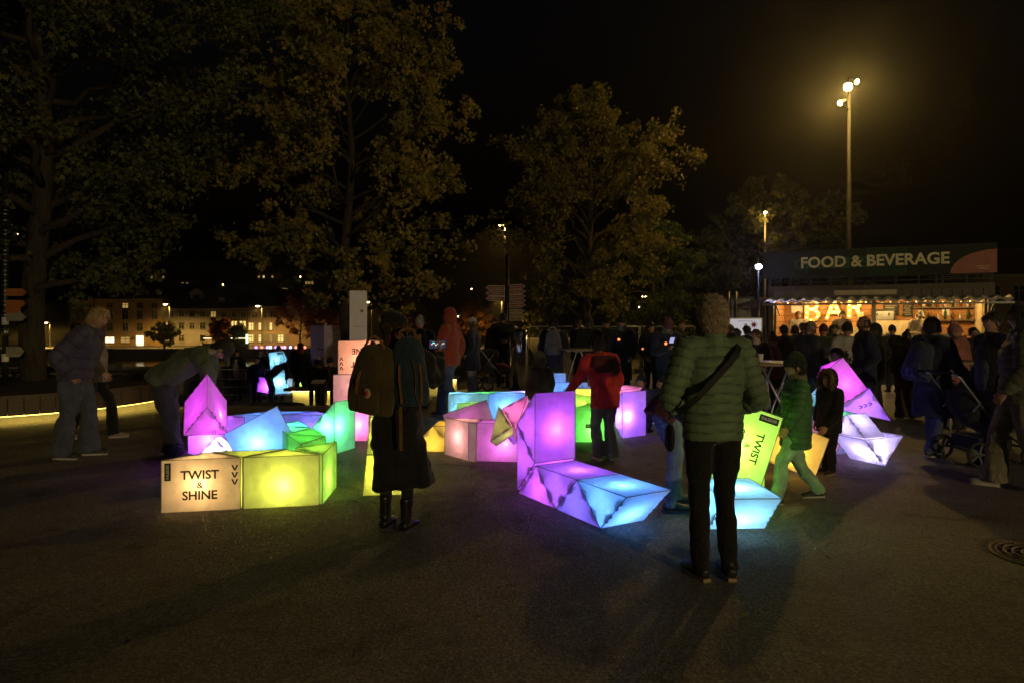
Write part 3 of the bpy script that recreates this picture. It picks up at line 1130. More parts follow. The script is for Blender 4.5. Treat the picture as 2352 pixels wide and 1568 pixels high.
# far bank
for (u, v, d, hgt, rad, mt, lab, sd) in (
        (690, 800, 134, 9.5, 4.6, L_RUST, 'rust orange tree lit by a lamp on the far bank', 41),
        (752, 800, 136, 7.5, 3.6, L_RUST, 'darker rust tree beside the orange one, far bank', 43),
        (378, 795, 131, 4.6, 2.4, L_OLIVE, 'round dark tree below the yellow building, far bank', 47),
        (505, 795, 131, 5.4, 2.6, L_RUST, 'small bare brown tree before the white houses', 53),
        (548, 795, 131, 4.2, 1.7, L_OLIVE, 'little tree with warm lights before the half-timbered house', 59),
        (1085, 800, 150, 9.0, 4.5, L_RUST, 'dim brown tree left of the signpost, far bank', 61),
        (1240, 790, 140, 7.5, 3.8, L_OLIVE, 'dim tree behind the steel column, far bank', 67)):
    p = A(u, v, d)
    make_tree('bank_tree', lab, (p.x, d, fz), hgt, hgt * .22, dome(rad * .7, rad, rad * .4), mt, n_limbs=22, n_leaf=4200, leaf=.55, trunk_r=.2,
              seed=sd, star=False, group='trees on the far bank', twigs=5)
# ================================================================== far bank: houses, lamps, hillside
M_ROOF = plain('dark_roof_tiles', (.045, .03, .024), .8, scale=2, var=.4)
M_WALL_Y = plain('ochre_render', (.40, .27, .11), .9, scale=.6, var=.12)
M_WALL_W = plain('pale_render', (.26, .25, .25), .9, scale=.6, var=.12)
M_WALL_P = plain('buff_render', (.28, .21, .16), .9, scale=.6, var=.12)
M_FRAME = plain('window_surround', (.34, .30, .23), .8)
M_SHUT = plain('grey_shutter', (.16, .17, .17), .8)
M_TIMBER = plain('dark_timber', (.07, .05, .04), .8)
M_LITWIN = glow('lit_window', (1, .74, .22), 1.3)
M_LITWIN2 = glow('dim_lit_window', (1, .62, .16), .45)
M_LITWHITE = glow('bright_lit_window', (1, .86, .5), 2.4)

_winmesh = {}


def window(parent, x, y, z, w, h, rz, lit=None, shutters=False, arch=False, sill=True):
    """Window on a wall whose outward normal is local -Y: frame proud of the wall, pane behind two sashes."""
    key = (round(w, 2), round(h, 2), shutters, arch)
    if key not in _winmesh:
        f = MB()
        t_ = .13
        f.box((0, -.06, h / 2 + t_ / 2), (w + 2 * t_, .14, t_))
        f.box((0, -.08, -h / 2 - t_ / 2), (w + 2 * t_ + .1, .2, t_))
        for s in (-1, 1): f.box((s * (w / 2 + t_ / 2), -.06, 0), (t_, .14, h))
        f.box((0, -.05, 0), (.09, .07, h))
        f.box((0, -.05, h * .18), (w, .06, .08))
        if shutters:
            for s in (-1, 1): f.box((s * (w + t_ + .05), -.05, 0), (w * .52, .06, h))
        if arch:
            n = 8
            pts = [(w / 2 * math.cos(PI * k / n), h / 2 + w * .32 * math.sin(PI * k / n)) for k in range(n + 1)]
            f.tube([(px, -.07, pz) for px, pz in pts], .1, 5)
        g = MB().box((0, -.012, 0), (w, .03, h))
        _winmesh[key] = (f.mesh('window_frame'), g.mesh('pane'))
    fm, gm = _winmesh[key]
    o = link('window', fm, M_FRAME if not shutters else M_SHUT, parent, (x, y, z), (0, 0, rz))
    g = gm.copy(); g.materials.clear()
    link('pane', g, lit or M_GLASS_DARK, o)
    return o


def house(name, label, loc, rz, L, Dp, H, roof_h, wall, cat='house', rows=(), dormers=(), gable=False, chimney=True, group=None):
    """Box house, local front at y=0 facing -Y, x from 0 to L. rows: (z, w, h, [(x, lit, shutters)])"""
    root = tag(empty(name, loc, rz), label, cat, group)
    MB().box((L / 2, Dp / 2, H / 2), (L, Dp, H)).build('wall', wall, root)
    MB().box((L / 2, -.05, H * .31), (L + .1, .12, .14)).box((L / 2, -.06, H - .15), (L + .14, .14, .2)).build('cornice', M_FRAME, root)
    r = MB()
    o_ = .5
    if gable:
        r.add([(-o_, -o_, H), (L + o_, -o_, H), (L + o_, Dp + o_, H), (-o_, Dp + o_, H), (L / 2, -o_, H + roof_h), (L / 2, Dp + o_, H + roof_h)],
              [(0, 4, 5, 3), (1, 2, 5, 4), (0, 3, 2, 1), (2, 3, 5)])
        MB().add([(0, 0, H), (L, 0, H), (L / 2, 0, H + roof_h * .94)], [(0, 1, 2)]).build('gable', wall, root)
    else:
        i_ = min(2.5, L * .2)
        r.add([(-o_, -o_, H), (L + o_, -o_, H), (L + o_, Dp + o_, H), (-o_, Dp + o_, H), (i_, Dp / 2, H + roof_h), (L - i_, Dp / 2, H + roof_h)],
              [(0, 1, 5, 4), (1, 2, 5), (2, 3, 4, 5), (3, 0, 4), (0, 3, 2, 1)])
    rf = r.build('roof', M_ROOF, root)
    if chimney:
        MB().box((L * .7, Dp * .45, H + roof_h * .95), (.7, .7, 1.8)).build('chimney', M_ROOF, rf)
    for (x, zz, w_, h_) in dormers:
        y_ = Dp / 2 * (zz - H) / roof_h
        d = MB().box((x, y_ + .3, zz), (w_, 1.6, h_))
        d.add([(x - w_ * .62, y_ - .6, zz + h_ / 2), (x + w_ * .62, y_ - .6, zz + h_ / 2), (x, y_ - .6, zz + h_ / 2 + w_ * .45), (x - w_ * .62, y_ + 2, zz + h_ / 2), (x + w_ * .62, y_ + 2, zz + h_ / 2), (x, y_ + 2, zz + h_ / 2 + w_ * .45)],
              [(0, 1, 2), (0, 2, 5, 3), (1, 4, 5, 2), (0, 3, 4, 1), (3, 5, 4)])
        dd = d.build('dormer', wall, rf)
        g = MB().box((x, y_ - .52, zz - .05), (w_ * .62, .06, h_ * .7)).build('pane', M_GLASS_DARK, dd)
    for (z, w_, h_, items) in rows:
        for it in items:
            window(root, it[0], 0, z, w_, h_, 0, it[1] if len(it) > 1 else None, it[2] if len(it) > 2 else False, it[3] if len(it) > 3 else False)
    return root


dB = 146.0
P0 = A(212, 795, dB)         # right-front corner reference of the ochre block
k_ = dB / FOC                # metres per survey unit there


def X(u): return (u - CX) * k_


# ochre corner building: front u 212..373, side wing u 110..212
LF = (373 - 212) * k_
yw = [(212 + (z_ - 850) / 3.672 / 1.0884) for z_ in (1013, 1155, 1288, 1422)]
cols = [(u - 212) * k_ for u in yw]
b1 = house('corner_building', 'ochre corner building with rows of tall windows, far bank on the left', (X(212), dB, fz), 0, LF, 12, 10.0, 3.6, M_WALL_Y, 'building',
           rows=[(8.55, 1.2, 1.0, [(c, M_LITWIN2 if i == 1 else None) for i, c in enumerate(cols)]),
                 (6.5, 1.25, 1.75, [(c, None) for i, c in enumerate(cols)]),
                 (3.9, 1.25, 1.75, [(.9,)] + [(c,) for c in cols[:3]]),
                 (1.25, 1.9, 1.2, [(cols[0], M_LITWHITE, False, True), (cols[1], M_LITWIN2, False, True)])],
           dormers=[(c, 11.2, 1.1, 1.1) for c in cols])
dr = MB().box((cols[2], -.1, 1.1), (1.5, .14, 2.1)).build('door', M_LITWHITE, b1)
MB().box((cols[2] + .6, -.7, 2.35), (2.2, 1.3, .14)).build('canopy', M_FRAME, b1)
# side wing seen obliquely
ang = math.radians(35)
LW = 11.0
wing = house('corner_building', 'ochre side wing turning away at the left corner, far bank', (X(212) - LW * math.cos(ang) * .96, dB + LW * math.sin(ang) * .96, fz), -ang, LW, 9, 10.0, 3.0, M_WALL_Y, 'building',
             rows=[(8.55, .9, 1.0, [(1.4,), (3.4,), (5.6,), (8.0,), (9.8,)]), (6.4, 1.0, 1.7, [(1.4, None, True), (4.2, None, True), (7.0, None, True), (9.6, None, True)]),
                   (3.8, 1.0, 1.7, [(1.4, None, True), (4.2, None, True), (7.0,), (9.6,)]), (1.3, 1.0, 1.5, [(2.4,), (6.0,)])], chimney=False)
# pale row houses
LP = (575 - 375) * k_
us = [390 + i * 24.5 for i in range(8)]
cp = [(u - 375) * k_ for u in us]
b2 = house('row_house', 'long pale house with shuttered windows and gabled dormer, far bank', (X(375), dB + .5, fz), 0, (525 - 375) * k_, 11, 7.9, 4.6, M_WALL_W, 'building',
           rows=[(6.7, 1.05, 1.1, [(c, M_LITWIN2 if i == 4 else None, i % 2 == 0) for i, c in enumerate(cp[:6])]),
                 (4.2, 1.05, 1.3, [(c, None, i % 2 == 1) for i, c in enumerate(cp[:6])]),
                 (1.6, 1.1, 1.4, [(cp[1],), (cp[3],), (cp[5],)])],
           dormers=[((438 - 375) * k_, 10.2, 2.6, 2.2), ((500 - 375) * k_, 9.4, 1.0, 1.1)])
b3 = house('half_timbered_house', 'half-timbered house with warm lit windows, far bank', (X(526), dB + .2, fz), 0, (568 - 526) * k_, 10, 8.0, 3.4, M_WALL_P, 'house',
           rows=[(6.6, 1.0, 1.1, [(1.0,), (3.0,)]), (4.6, 1.3, 1.2, [(1.0, M_LITWIN), (2.9, M_LITWIN)]), (1.6, 1.1, 1.3, [(1.1,), (2.9,)])], chimney=False)
LT = (568 - 526) * k_
for k in range(5):
    MB().box((.1 + k * (LT - .2) / 4, -.04, 4.6), (.16, .1, 6.4)).build('timber', M_TIMBER, b3)
for z_ in (2.9, 5.6, 7.6): MB().box((LT / 2, -.05, z_), (LT, .1, .16)).build('timber', M_TIMBER, b3)
b4 = house('row_house', 'buff house with two rows of bright yellow windows behind the rust trees', (X(569), dB, fz), 0, (720 - 569) * k_, 11, 8.4, 4.0, M_WALL_P, 'building',
           rows=[(6.6, 1.1, 1.3, [((u - 569) * k_,) for u in (585, 606, 627, 650)]),
                 (4.1, 1.2, 1.5, [((u - 569) * k_, M_LITWIN, i > 0) for i, u in enumerate((578, 600.5, 619))]),
                 (1.6, 1.2, 1.5, [((u - 569) * k_, M_LITWIN if i != 2 else M_LITWIN2, i > 0) for i, u in enumerate((578, 600.5, 619, 645))])])
# hillside houses
pg = A(655, 672, 210)
hz = pg.z - 4.2
b5 = house('hillside_house', 'half-timbered gable house with one lit window on the dark hillside', (pg.x - 5, 210, hz), 0, 10, 10, 3.4, 5.0, M_WALL_P, gable=True,
           rows=[(4.6, 1.7, 1.6, [(5.0, M_LITWIN)])], chimney=False, group='hillside houses')
for k in range(7): MB().bar((1.0 + k * 1.33, -.06, 3.4), (1.0 + k * 1.33 + (.9 if k % 2 else -.6) * .5, -.06, 3.4 + 4.2 * (1 - abs(k - 3) / 3.6)), .16, .1).build('timber', M_TIMBER, b5)
py = A(950, 715, 190)
house('hillside_house', 'ochre gabled house lit from the street, right of the woman’s beret'.replace('’', "'"), (py.x - 5, 190, py.z - 8), -.15, 9, 9, 8.5, 4.6, M_WALL_Y, gable=True,
      rows=[(7.2, 1.0, 1.2, [(2.6,), (5.6,)]), (4.6, 1.0, 1.3, [(2.4,), (4.5,), (6.6,)]), (9.6, .8, .9, [(4.5,)])], group='hillside houses')
for i, (u, v, d, wins, lab) in enumerate((
        (362, 637, 300, [(1.5, M_LITWIN), (2.6, M_LITWIN), (6.5, M_LITWIN2)], 'dark hillside house with a pair of small lit windows above the ochre building'),
        (430, 652, 290, [(2, M_LITWIN2), (4, M_LITWIN2)], 'dark hillside house with faint lit windows, second from the left'),
        (608, 636, 300, [(1.5, M_LITWIN2), (3.6, M_LITWIN), (7.4, M_LITWIN2)], 'dark hillside house with three lit windows behind the maple'),
        (715, 650, 280, [(2, M_LITWIN2), (3.2, M_LITWIN2), (4.4, M_LITWIN2)], 'dark hillside house with a row of lit panes right of the gable house'),
        (1545, 703, 260, [(2, M_LITWIN), (4.2, M_LITWIN)], 'far dark house with two lit windows between the trees'),
        (2320, 716, 70, [], 'dim buff house beyond the food stand at the right edge'))):
    p = A(u, v, d)
    hh = 7.0
    if d < 100:
        house('street_house', lab, (p.x - 3.6, d, -1), -.1, 12, 8, 7.2, 3.0, M_WALL_P, rows=[(5.2, 1.1, 1.5, [(1.8,), (4.2,), (6.6,)]), (2.4, 1.1, 1.5, [(1.8,), (4.2,), (6.6,)])])
    else:
        house('hillside_house', lab, (p.x - 4, d, p.z - 4.2), 0, 9, 8, 6.0, 3.2, M_WALL_P, rows=[(4.2, .8, 1.0, wins)] if wins else [], group='hillside houses', chimney=False)

# street lamps on the far bank
SOD = (1, .54, .11)
M_LAMPHEAD = glow('lamp_lens', (1, .72, .28), 14.0)
lamp_poles = [(384, 700, 137, 'street lamp before the ochre building, far bank', 900), (596, 704, 138, 'street lamp before the buff house, far bank', 700),
              (109, 742, 137, 'short street lamp left of the ochre side wing, far bank', 800), (848, 695, 150, 'street lamp just right of the white banner, far bank', 500),
              (1147, 688, 139, 'street lamp left of the red signpost, far bank', 500), (1483, 682, 70, 'street lamp inside the drooping green tree', 160),
              (92, 684, 200, 'high street lamp beside the left trunk, far hillside', 300), (1155, 519, 60, 'tall twin lamp left of the olive maple', 200)]
for (u, v, d, lab, pw) in lamp_poles:
    p = A(u, v, d)
    g0_ = fz if 100 < d < 160 else (0 if d < 100 else p.z - 8)
    s_ = d / 140
    hgt = p.z - g0_
    root = tag(empty('street_lamp', (p.x + .5 * s_, d, g0_)), lab, 'street lamp', 'street lamps across the river')
    MB().tube([(0, 0, 0), (0, 0, hgt * .93), (-.05 * s_, 0, hgt + .1), (-.5 * s_, 0, hgt + .22 * s_)], [.10, .07, .06, .05], 8).build('pole', M_METAL, root)
    MB().sphere((-.85 * s_, 0, hgt + .16 * s_), (.5 * s_, .25 * s_, .14 * s_)).build('lamp_head', M_METAL, root)
    MB().sphere((-.85 * s_, -.05, hgt + .04 * s_), (.46 * max(.5, s_), .24 * s_, .16 * s_)).build('lens', M_LAMPHEAD, root)
    lamp('bulb', 'SPOT', (-.85 * s_, -.4 * s_, hgt - .25 * s_), pw * 13, SOD, root, .15, spot=math.radians(165), target=None, blend=.6)
for i, (u, v, d) in enumerate(((512, 654, 280), (690, 636, 300), (1069, 636, 320), (1073, 708, 200), (1083, 664, 210), (1405, 712, 150), (1468, 706, 180), (40, 838 - 300, 250), (1052, 727, 150), (1096, 742, 150))):
    p = A(u, v, d)
    root = tag(empty('hill_lamp', (p.x, d, p.z - 4)), ['tiny far light %s' % w for w in ('above the pale row houses', 'behind the left side of the maple crown', 'high right of the maple trunk', 'left of the red signpost, upper',
               'left of the red signpost, topmost', 'under the olive maple, left', 'under the olive maple, right', 'among the leaves of the left tree', 'left of the orange jacket', 'right of the orange jacket')][i], 'street lamp', 'tiny lights on the dark hillside')
    MB().tube([(0, 0, 0), (0, 0, 4)], .06, 5).build('pole', M_DARKMETAL, root)
    MB().sphere((0, 0, 4), .24 * d / 250).build('lens', M_LAMPHEAD, root)
# promenade railing and string of coloured lights on the far bank
rl = tag(empty('promenade_railing', (X(180), 128.6, fz)), 'pale promenade railing along the far bank below the houses', 'railing')
for k in range(28): MB().box((k * 2.2, 0, .5), (.07, .07, 1.0)).build('post', M_METAL, rl)
for z_ in (.35, .65, 1.0): MB().box((29.7, 0, z_), (59.4, .05, .05)).build('rail', M_METAL, rl)
cc = [(.5, .2, 1), (1, .15, .1), (.4, .3, 1), (.8, .8, 1), (.6, .2, 1), (1, .2, .3), (1, .3, .6), (.4, .4, 1), (1, .2, .1)]
for i in range(11):
    c = cc[i % len(cc)]
    p = A(588 + i * 11 + (i % 3) * 2, 798, 129.5)
    tag(MB().tube([(0, 0, 0), (0, 0, .8)], .05, 5, mi=1).sphere((0, 0, .95), .26).build('promenade_light', [glow('fairy_%d' % (i % len(cc)), c, 6), M_DARKMETAL], None, (p.x, 129.5, p.z - .9)),
        '%s promenade light, number %s from the left in the far string' % (('violet', 'red', 'blue', 'white', 'purple', 'red-pink', 'pink', 'pale blue', 'scarlet')[i % 9], ('one', 'two', 'three', 'four', 'five', 'six', 'seven', 'eight', 'nine', 'ten', 'eleven')[i]), 'light', 'string of coloured lights across the river')
for i, (u, v, w_) in enumerate(((545, 797, 3.2), (475, 797, 2.0))):
    p = A(u, v, 129)
    root = tag(empty('market_booth', (p.x - w_ / 2, 129.2, fz)), ['warm lit market booth below the half-timbered house', 'small warm lit booth below the pale row houses'][i], 'booth')
    MB().box((w_ / 2, .8, .55), (w_, 1.4, 1.1)).build('counter', M_TIMBER, root)
    MB().box((w_ / 2, .7, 2.3), (w_ + .5, 1.8, .14)).build('roof', M_ROOF, root)
    for x_ in (.06, w_ - .06): MB().box((x_, .2, 1.15), (.09, .09, 2.2)).build('post', M_TIMBER, root)
    MB().box((w_ / 2, .3, 2.05), (w_ * .9, .1, .12)).build('light_strip', M_LITWHITE, root)
# tall green neon strip on the water's edge (its reflection shows on the river)
ng = A(563, 790, 127)
tag(MB().box((0, 0, 2.0), (.3, .2, 1.6)).box((0, 0, .6), (.12, .12, 1.2), mi=1).build('neon_strip', [glow('neon_green', (.6, 1, .55), 5), M_DARKMETAL], None, (ng.x, 127.9, fz)),
    'slim pale green light strip at the far water edge', 'light strip')
# ================================================================== plaza furniture
M_SODLENS = glow('mast_lens', (1, .72, .22), 90.0)
SODM = (1, .57, .12)
# ---- tall light mast
md = 24.0
mp_ = A(1950, 230, md)
mast = tag(empty('light_mast', (mp_.x, md, 0)), 'tall steel light mast with three bright yellow floodlights', 'light mast')
mh = A(1950, 180, md).z
MB().tube([(0, 0, 0), (0, 0, 1.2), (0, 0, mh)], [.13, .10, .05], 14).build('pole', plain('mast_paint', (.02, .018, .016), .7, .0), mast)
for i, (u, v, r_, pw) in enumerate(((1948, 200, .14, 260), (1967, 188, .09, 60), (1930, 237, .09, 300))):
    p = A(u, v, md - .35) - Vector((mp_.x, md, 0))
    fl = empty('floodlight', p, parent=mast)
    d_ = Vector(((-.45, -.85, -.55), (.5, -.6, -.45), (-.85, -.15, -.40))[i]).normalized()
    R_ = d_.to_track_quat('Z', 'Y').to_matrix().to_4x4()
    h_ = MB().lathe([(r_ * .45, -.26), (r_ * .8, -.2), (r_, -.03), (r_, .0)], 14).build('housing', M_DARKMETAL, fl); h_.matrix_local = R_
    l_ = MB().sphere((0, 0, .01), (r_ * .97, r_ * .97, .07), 14, 8).build('lens', M_SODLENS, fl); l_.matrix_local = R_
    MB().tube([(0, 0, -.05), Vector((-p.x, -p.y, -.12))], .03, 6).build('bracket', M_DARKMETAL, fl)
    lamp('bulb', 'SPOT', d_ * .34, pw, SODM, fl, .12, spot=math.radians(118), target=d_ * 2, blend=.45)
    lamp('spill', 'POINT', d_ * .5, (560, 50, 60)[i], (1, .62, .13), fl, .12)

# ---- second mast behind the photographer's right (its shadows fall left across the plaza)
m2 = tag(empty('light_mast', (13.5, 3.5, 0)), 'street light mast just outside the right edge of the view', 'light mast')
MB().tube([(0, 0, 0), (0, 0, 7.4), (-.3, 0, 7.8), (-1.0, 0, 7.9)], [.12, .08, .06, .05], 10).build('pole', M_METAL, m2)
MB().sphere((-1.3, 0, 7.85), (.38, .17, .1)).build('lamp_head', M_METAL, m2)
MB().sphere((-1.3, 0, 7.80), (.3, .13, .1)).build('lens', M_LAMPHEAD, m2)
lamp('bulb', 'SPOT', (-1.3, 0, 7.6), 34, SODM, m2, .35, spot=math.radians(160), target=(-6, 2, 0), blend=.6)
m3 = tag(empty('light_mast', (15.0, -22.0, 0)), 'street light mast behind the photographer', 'light mast')
MB().tube([(0, 0, 0), (0, 0, 6.1), (-.3, 0, 6.5), (-1.0, 0, 6.6)], [.12, .08, .06, .05], 10).build('pole', M_METAL, m3)
MB().sphere((-1.3, 0, 6.55), (.38, .17, .1)).build('lamp_head', M_METAL, m3)
MB().sphere((-1.3, 0, 6.5), (.3, .13, .1)).build('lens', M_LAMPHEAD, m3)
lamp('bulb', 'SPOT', (-1.3, 0, 4.0), 7400, (1, .76, .34), m3, .4, spot=math.radians(168), target=(-12, 18, 5.5), blend=.6)

# ---- food and drink container bar
ba, bb = A(1765, 800, 20.0), A(2285, 800, 17.4)
be = (bb - ba); BL = 6.0
brz = math.atan2(be.y, be.x)
bl0 = Vector((ba.x, 20.0, 0))
bar = tag(empty('bar_container', bl0, brz), 'container bar with lit timber interior, counter and FOOD & BEVERAGE banner above', 'bar')
sc_b = be.length / BL
BL = be.length
M_CONT = plain('container_paint', (.10, .085, .07), .55, .2, scale=3)
M_CONTB = plain('container_panel', (.13, .115, .10), .6)
M_PLANK = wood('bar_planks', (.30, .13, .035), (.48, .23, .075))
M_CREAM = plain('cream_paint', (.62, .54, .38), .5)
BH = 2.58
# frame posts, floor, roof
for x_ in (.07, BL - .07): MB().box((x_, .07, BH / 2), (.14, .14, BH)).build('corner_post', M_CONT, bar)
for x_ in (.07, BL - .07): MB().box((x_, 2.36, BH / 2), (.14, .14, BH)).build('corner_post', M_CONT, bar)
MB().box((BL / 2, 1.22, .08), (BL - .3, 2.2, .14)).build('floor', M_CONTB, bar)
MB().box((BL / 2, 1.21, BH - .06), (BL, 2.43, .13)).build('roof', M_CONT, bar)
hd_ = MB()
for k in range(48): hd_.box((BL * (k + .5) / 48, .05 + (.025 if k % 2 else 0), 2.36), (BL / 48, .08, .30))
hd_.build('header_panel', M_CONTB, bar)
MB().box((BL * .46, -.02, 2.38), (BL * .28, .03, .13)).build('header_board', M_CREAM, bar)
# plank walls inside, each plank its own board
pk = MB().box((0, 0, 0), (BL - .3, .03, .172)).mesh('plank')
pk.materials.append(M_PLANK)
for k in range(11):
    link('plank', pk, parent=bar, loc=(BL / 2, 2.26 + (.004 if k % 2 else 0), .36 + k * .185))
pk2 = MB().box((0, 0, 0), (.03, 1.9, .172)).mesh('plank'); pk2.materials.append(M_PLANK)
for k in range(11):
    link('plank', pk2, parent=bar, loc=(.17, 1.2, .36 + k * .185))
cor = MB()
for k in range(14): cor.box((BL - .17 - (.03 if k % 2 else 0), .45 + k * .13, 1.3), (.03, .13, 2.2))
cor.build('corrugated_end_wall', plain('corrugated_cream', (.50, .42, .28), .6), bar)
# front counter
MB().box((BL / 2, -.06, 1.10), (BL - .2, .55, .05)).build('counter_top', wood('counter_wood', (.2, .12, .06), (.3, .19, .1)), bar)
for k in range(4):
    MB().box((.2 + (BL - .4) * (k + .5) / 4, .06, .56), ((BL - .4) / 4 - .012, .05, 1.02)).build('counter_panel', M_CONTB, bar)
MB().box((BL * .50, .12, 1.70), (.11, .11, 1.2)).build('middle_post', M_CREAM, bar)
# back bar: fridge cabinets, machines
for i, (x_, w_, h_) in enumerate(((3.2, .75, 1.45), (4.0, .7, 1.45), (2.0, .8, 1.25), (2.75, .55, 1.25))):
    c_ = MB().box((x_ * sc_b * 1.0, 1.95, h_ / 2 + .15), (w_, .5, h_)).build('cabinet', M_CREAM, bar)
    MB().box((x_ * sc_b, 1.68, h_ * .55 + .15), (w_ * .6, .03, h_ * .35)).build('cabinet_panel', M_METAL, c_)
# awning: corrugated sheet over the hatch
aw = MB()
nW = 110
z0, z1 = 2.24, 2.13
vs, fs = [], []
for i in range(nW + 1):
    x_ = -.05 + (BL + .35) * i / nW
    wv = .035 * math.sin(2 * PI * x_ / .30)
    vs += [(x_, -.02, z0 + wv), (x_, -.75, z1 + wv), (x_, -.75, z1 + wv - .014), (x_, -.02, z0 + wv - .014)]
for i in range(nW):
    a_, c_ = i * 4, i * 4 + 4
    fs += [(a_, a_ + 1, c_ + 1, c_), (a_ + 1, a_ + 2, c_ + 2, c_ + 1), (a_ + 2, a_ + 3, c_ + 3, c_ + 2)]
aw.add(vs, fs, 0, True)
aw.build('awning', plain('awning_sheet', (.75, .75, .72), .4, .2), bar)
MB().box((BL / 2 + .12, -.77, z1 - .075), (BL + .36, .04, .05)).build('awning_bar', M_METAL, bar)
for x_ in (.3, BL - .1): MB().bar((x_, .05, 1.75), (x_, -.72, z1 - .08), .03).build('awning_strut', M_DARKMETAL, bar)
# BAR letters: tin channels with bulbs
M_TIN = plain('cream_tin', (.60, .42, .14), .4, .2)
M_BULB = glow('warm_bulb', (1, .66, .20), 6.0)
STROKES = dict(
    B=[((-.18, -.32), (-.18, .32)), ((-.18, .32), (.06, .30)), ((.06, .30), (.15, .16)), ((.15, .16), (.05, .02)), ((-.18, .02), (.05, .02)), ((.05, .02), (.19, -.14)), ((.19, -.14), (.07, -.31)), ((.07, -.31), (-.18, -.32))],
    A=[((-.22, -.32), (0, .32)), ((0, .32), (.22, -.32)), ((-.13, -.08), (.13, -.08))],
    R=[((-.18, -.32), (-.18, .32)), ((-.18, .32), (.06, .30)), ((.06, .30), (.16, .16)), ((.16, .16), (.05, .02)), ((-.18, .02), (.05, .02)), ((.02, .02), (.12, -.26)), ((.12, -.26), (.24, -.30))])
for i, ch in enumerate('BAR'):
    lt = empty('marquee_letter', (1.02 + i * .60, 2.16, 1.93 + .05 * (i == 2)), parent=bar)
    body, bulbs = MB(), MB()
    for k, ((x0, z0_), (x1, z1_)) in enumerate(STROKES[ch]):
        body.bar((x0, .002 * k, z0_), (x1, .002 * k, z1_), .13, .10)
        n = max(1, int(math.hypot(x1 - x0, z1_ - z0_) / .15))
        for j in range(n):
            t_ = (j + .5) / n
            bulbs.sphere((x0 + (x1 - x0) * t_, -.075, z0_ + (z1_ - z0_) * t_), .028, 8, 5)
    body.build('letter_body', M_TIN, lt)
    bulbs.build('bulbs', M_BULB, lt)
    lamp('bulb_glow', 'POINT', (0, -.22, 0), 16, (1, .66, .22), lt, .12)
# interior lamps
for x_ in (1.2, 3.0, 4.6):
    pl_ = MB().sphere((x_, .9, 2.36), (.24, .12, .03)).build('ceiling_lamp', glow('bar_ceiling_lamp', (1, .70, .24), 14), bar)
    lamp('bulb', 'POINT', (x_, .9, 2.22), 62, (1, .58, .17), bar, .15)
# notices and plants
for (x_, z_, w_, h_) in ((.55, 1.95, .34, .22), (2.35, 1.75, .16, .22), (4.55, 1.85, .18, .2)):
    MB().box((x_, 2.225, z_), (w_, .012, h_)).build('notice', M_WHITE, bar)
pt = MB()
for k in range(14):
    a_ = k * 1.1
    pt.tube([(0, 0, 0), (.08 * math.cos(a_), .06 * math.sin(a_), .2), (.18 * math.cos(a_), .1 * math.sin(a_), .3 + .05 * (k % 3))], [.012, .009, .003], 4)
pt.build('potted_plant', plain('dry_grass', (.35, .28, .1), .8), bar, (.42, .9, 1.15))
for i, (x_, h_) in enumerate(((2.55, .30), (2.68, .26), (2.8, .32), (1.55, .28), (1.7, .3), (3.55, .26))):
    tag(MB().lathe([(.038, 0), (.04, .02), (.04, h_ * .6), (.015, h_ * .75), (.013, h_)], 10).build('bottle', plain('bottle_glass', (.03, .05, .02), .1)),
        ['tall dark bottle beside the middle post of the bar', 'short dark bottle beside the middle post of the bar', 'right bottle of three by the bar post', 'left bottle under the BAR letters',
         'right bottle under the BAR letters', 'lone bottle on the cabinet behind the bar'][i], 'bottle', 'bottles behind the bar')
    o = COL.objects[-1]
    M_ = Matrix.Translation(bl0) @ Matrix.Rotation(brz, 4, 'Z')
    o.location = M_ @ Vector((x_ * sc_b, 1.9, 1.40 if 2.4 < x_ < 3.0 else 1.60))
    o.location.z = {0: 1.40, 1: 1.40, 2: 1.40, 3: 1.125, 4: 1.125, 5: 1.60}[i]
    if i in (3, 4): o.location = M_ @ Vector((x_ * sc_b, .1, 1.127))
# coffee machine on the cabinets
cm = tag(empty('coffee_machine', (Matrix.Translation(bl0) @ Matrix.Rotation(brz, 4, 'Z')) @ Vector((3.25 * sc_b, 1.95, 1.602)), brz), 'steel coffee machine on the cabinet behind the bar', 'coffee machine')
MB().box((0, 0, .15), (.55, .36, .26)).build('body', M_METAL, cm)
MB().box((0, -.02, .31), (.6, .42, .04)).build('cup_tray', M_DARKMETAL, cm)
for x_ in (-.15, .15): MB().tube([(x_, -.18, .2), (x_, -.26, .19)], .02, 6).build('group_handle', M_BLACKPLASTIC, cm)
# shelves, glasses, menus and a string of small bulbs inside
for z_ in (1.62, 1.98):
    MB().box((BL * .82, 2.12, z_), (1.5, .22, .03)).build('shelf', M_CONTB, bar)
gl_ = plain('clear_glasses', (.55, .5, .42), .15)
for k in range(16):
    x_, z_ = BL * .82 - .66 + (k % 8) * .18, (1.636, 1.996)[k // 8]
    h_ = .16 + .09 * ((k * 5) % 3)
    tag(MB().lathe([(.036, 0), (.038, h_ * .62), (.014, h_ * .8), (.014, h_)], 8).build('bottle', [gl_, plain('bottle_green', (.03, .08, .03), .15), plain('bottle_amber', (.2, .08, .02), .15)][k % 3], None,
        (Matrix.Translation(bl0) @ Matrix.Rotation(brz, 4, 'Z')) @ Vector((x_, 2.12, z_))),
        '%s bottle, %s from the left on the %s bar shelf' % (('clear', 'green', 'amber')[k % 3], ('first', 'second', 'third', 'fourth', 'fifth', 'sixth', 'seventh', 'eighth')[k % 8], ('lower', 'upper')[k // 8]), 'bottle', 'bottles on the bar shelves')
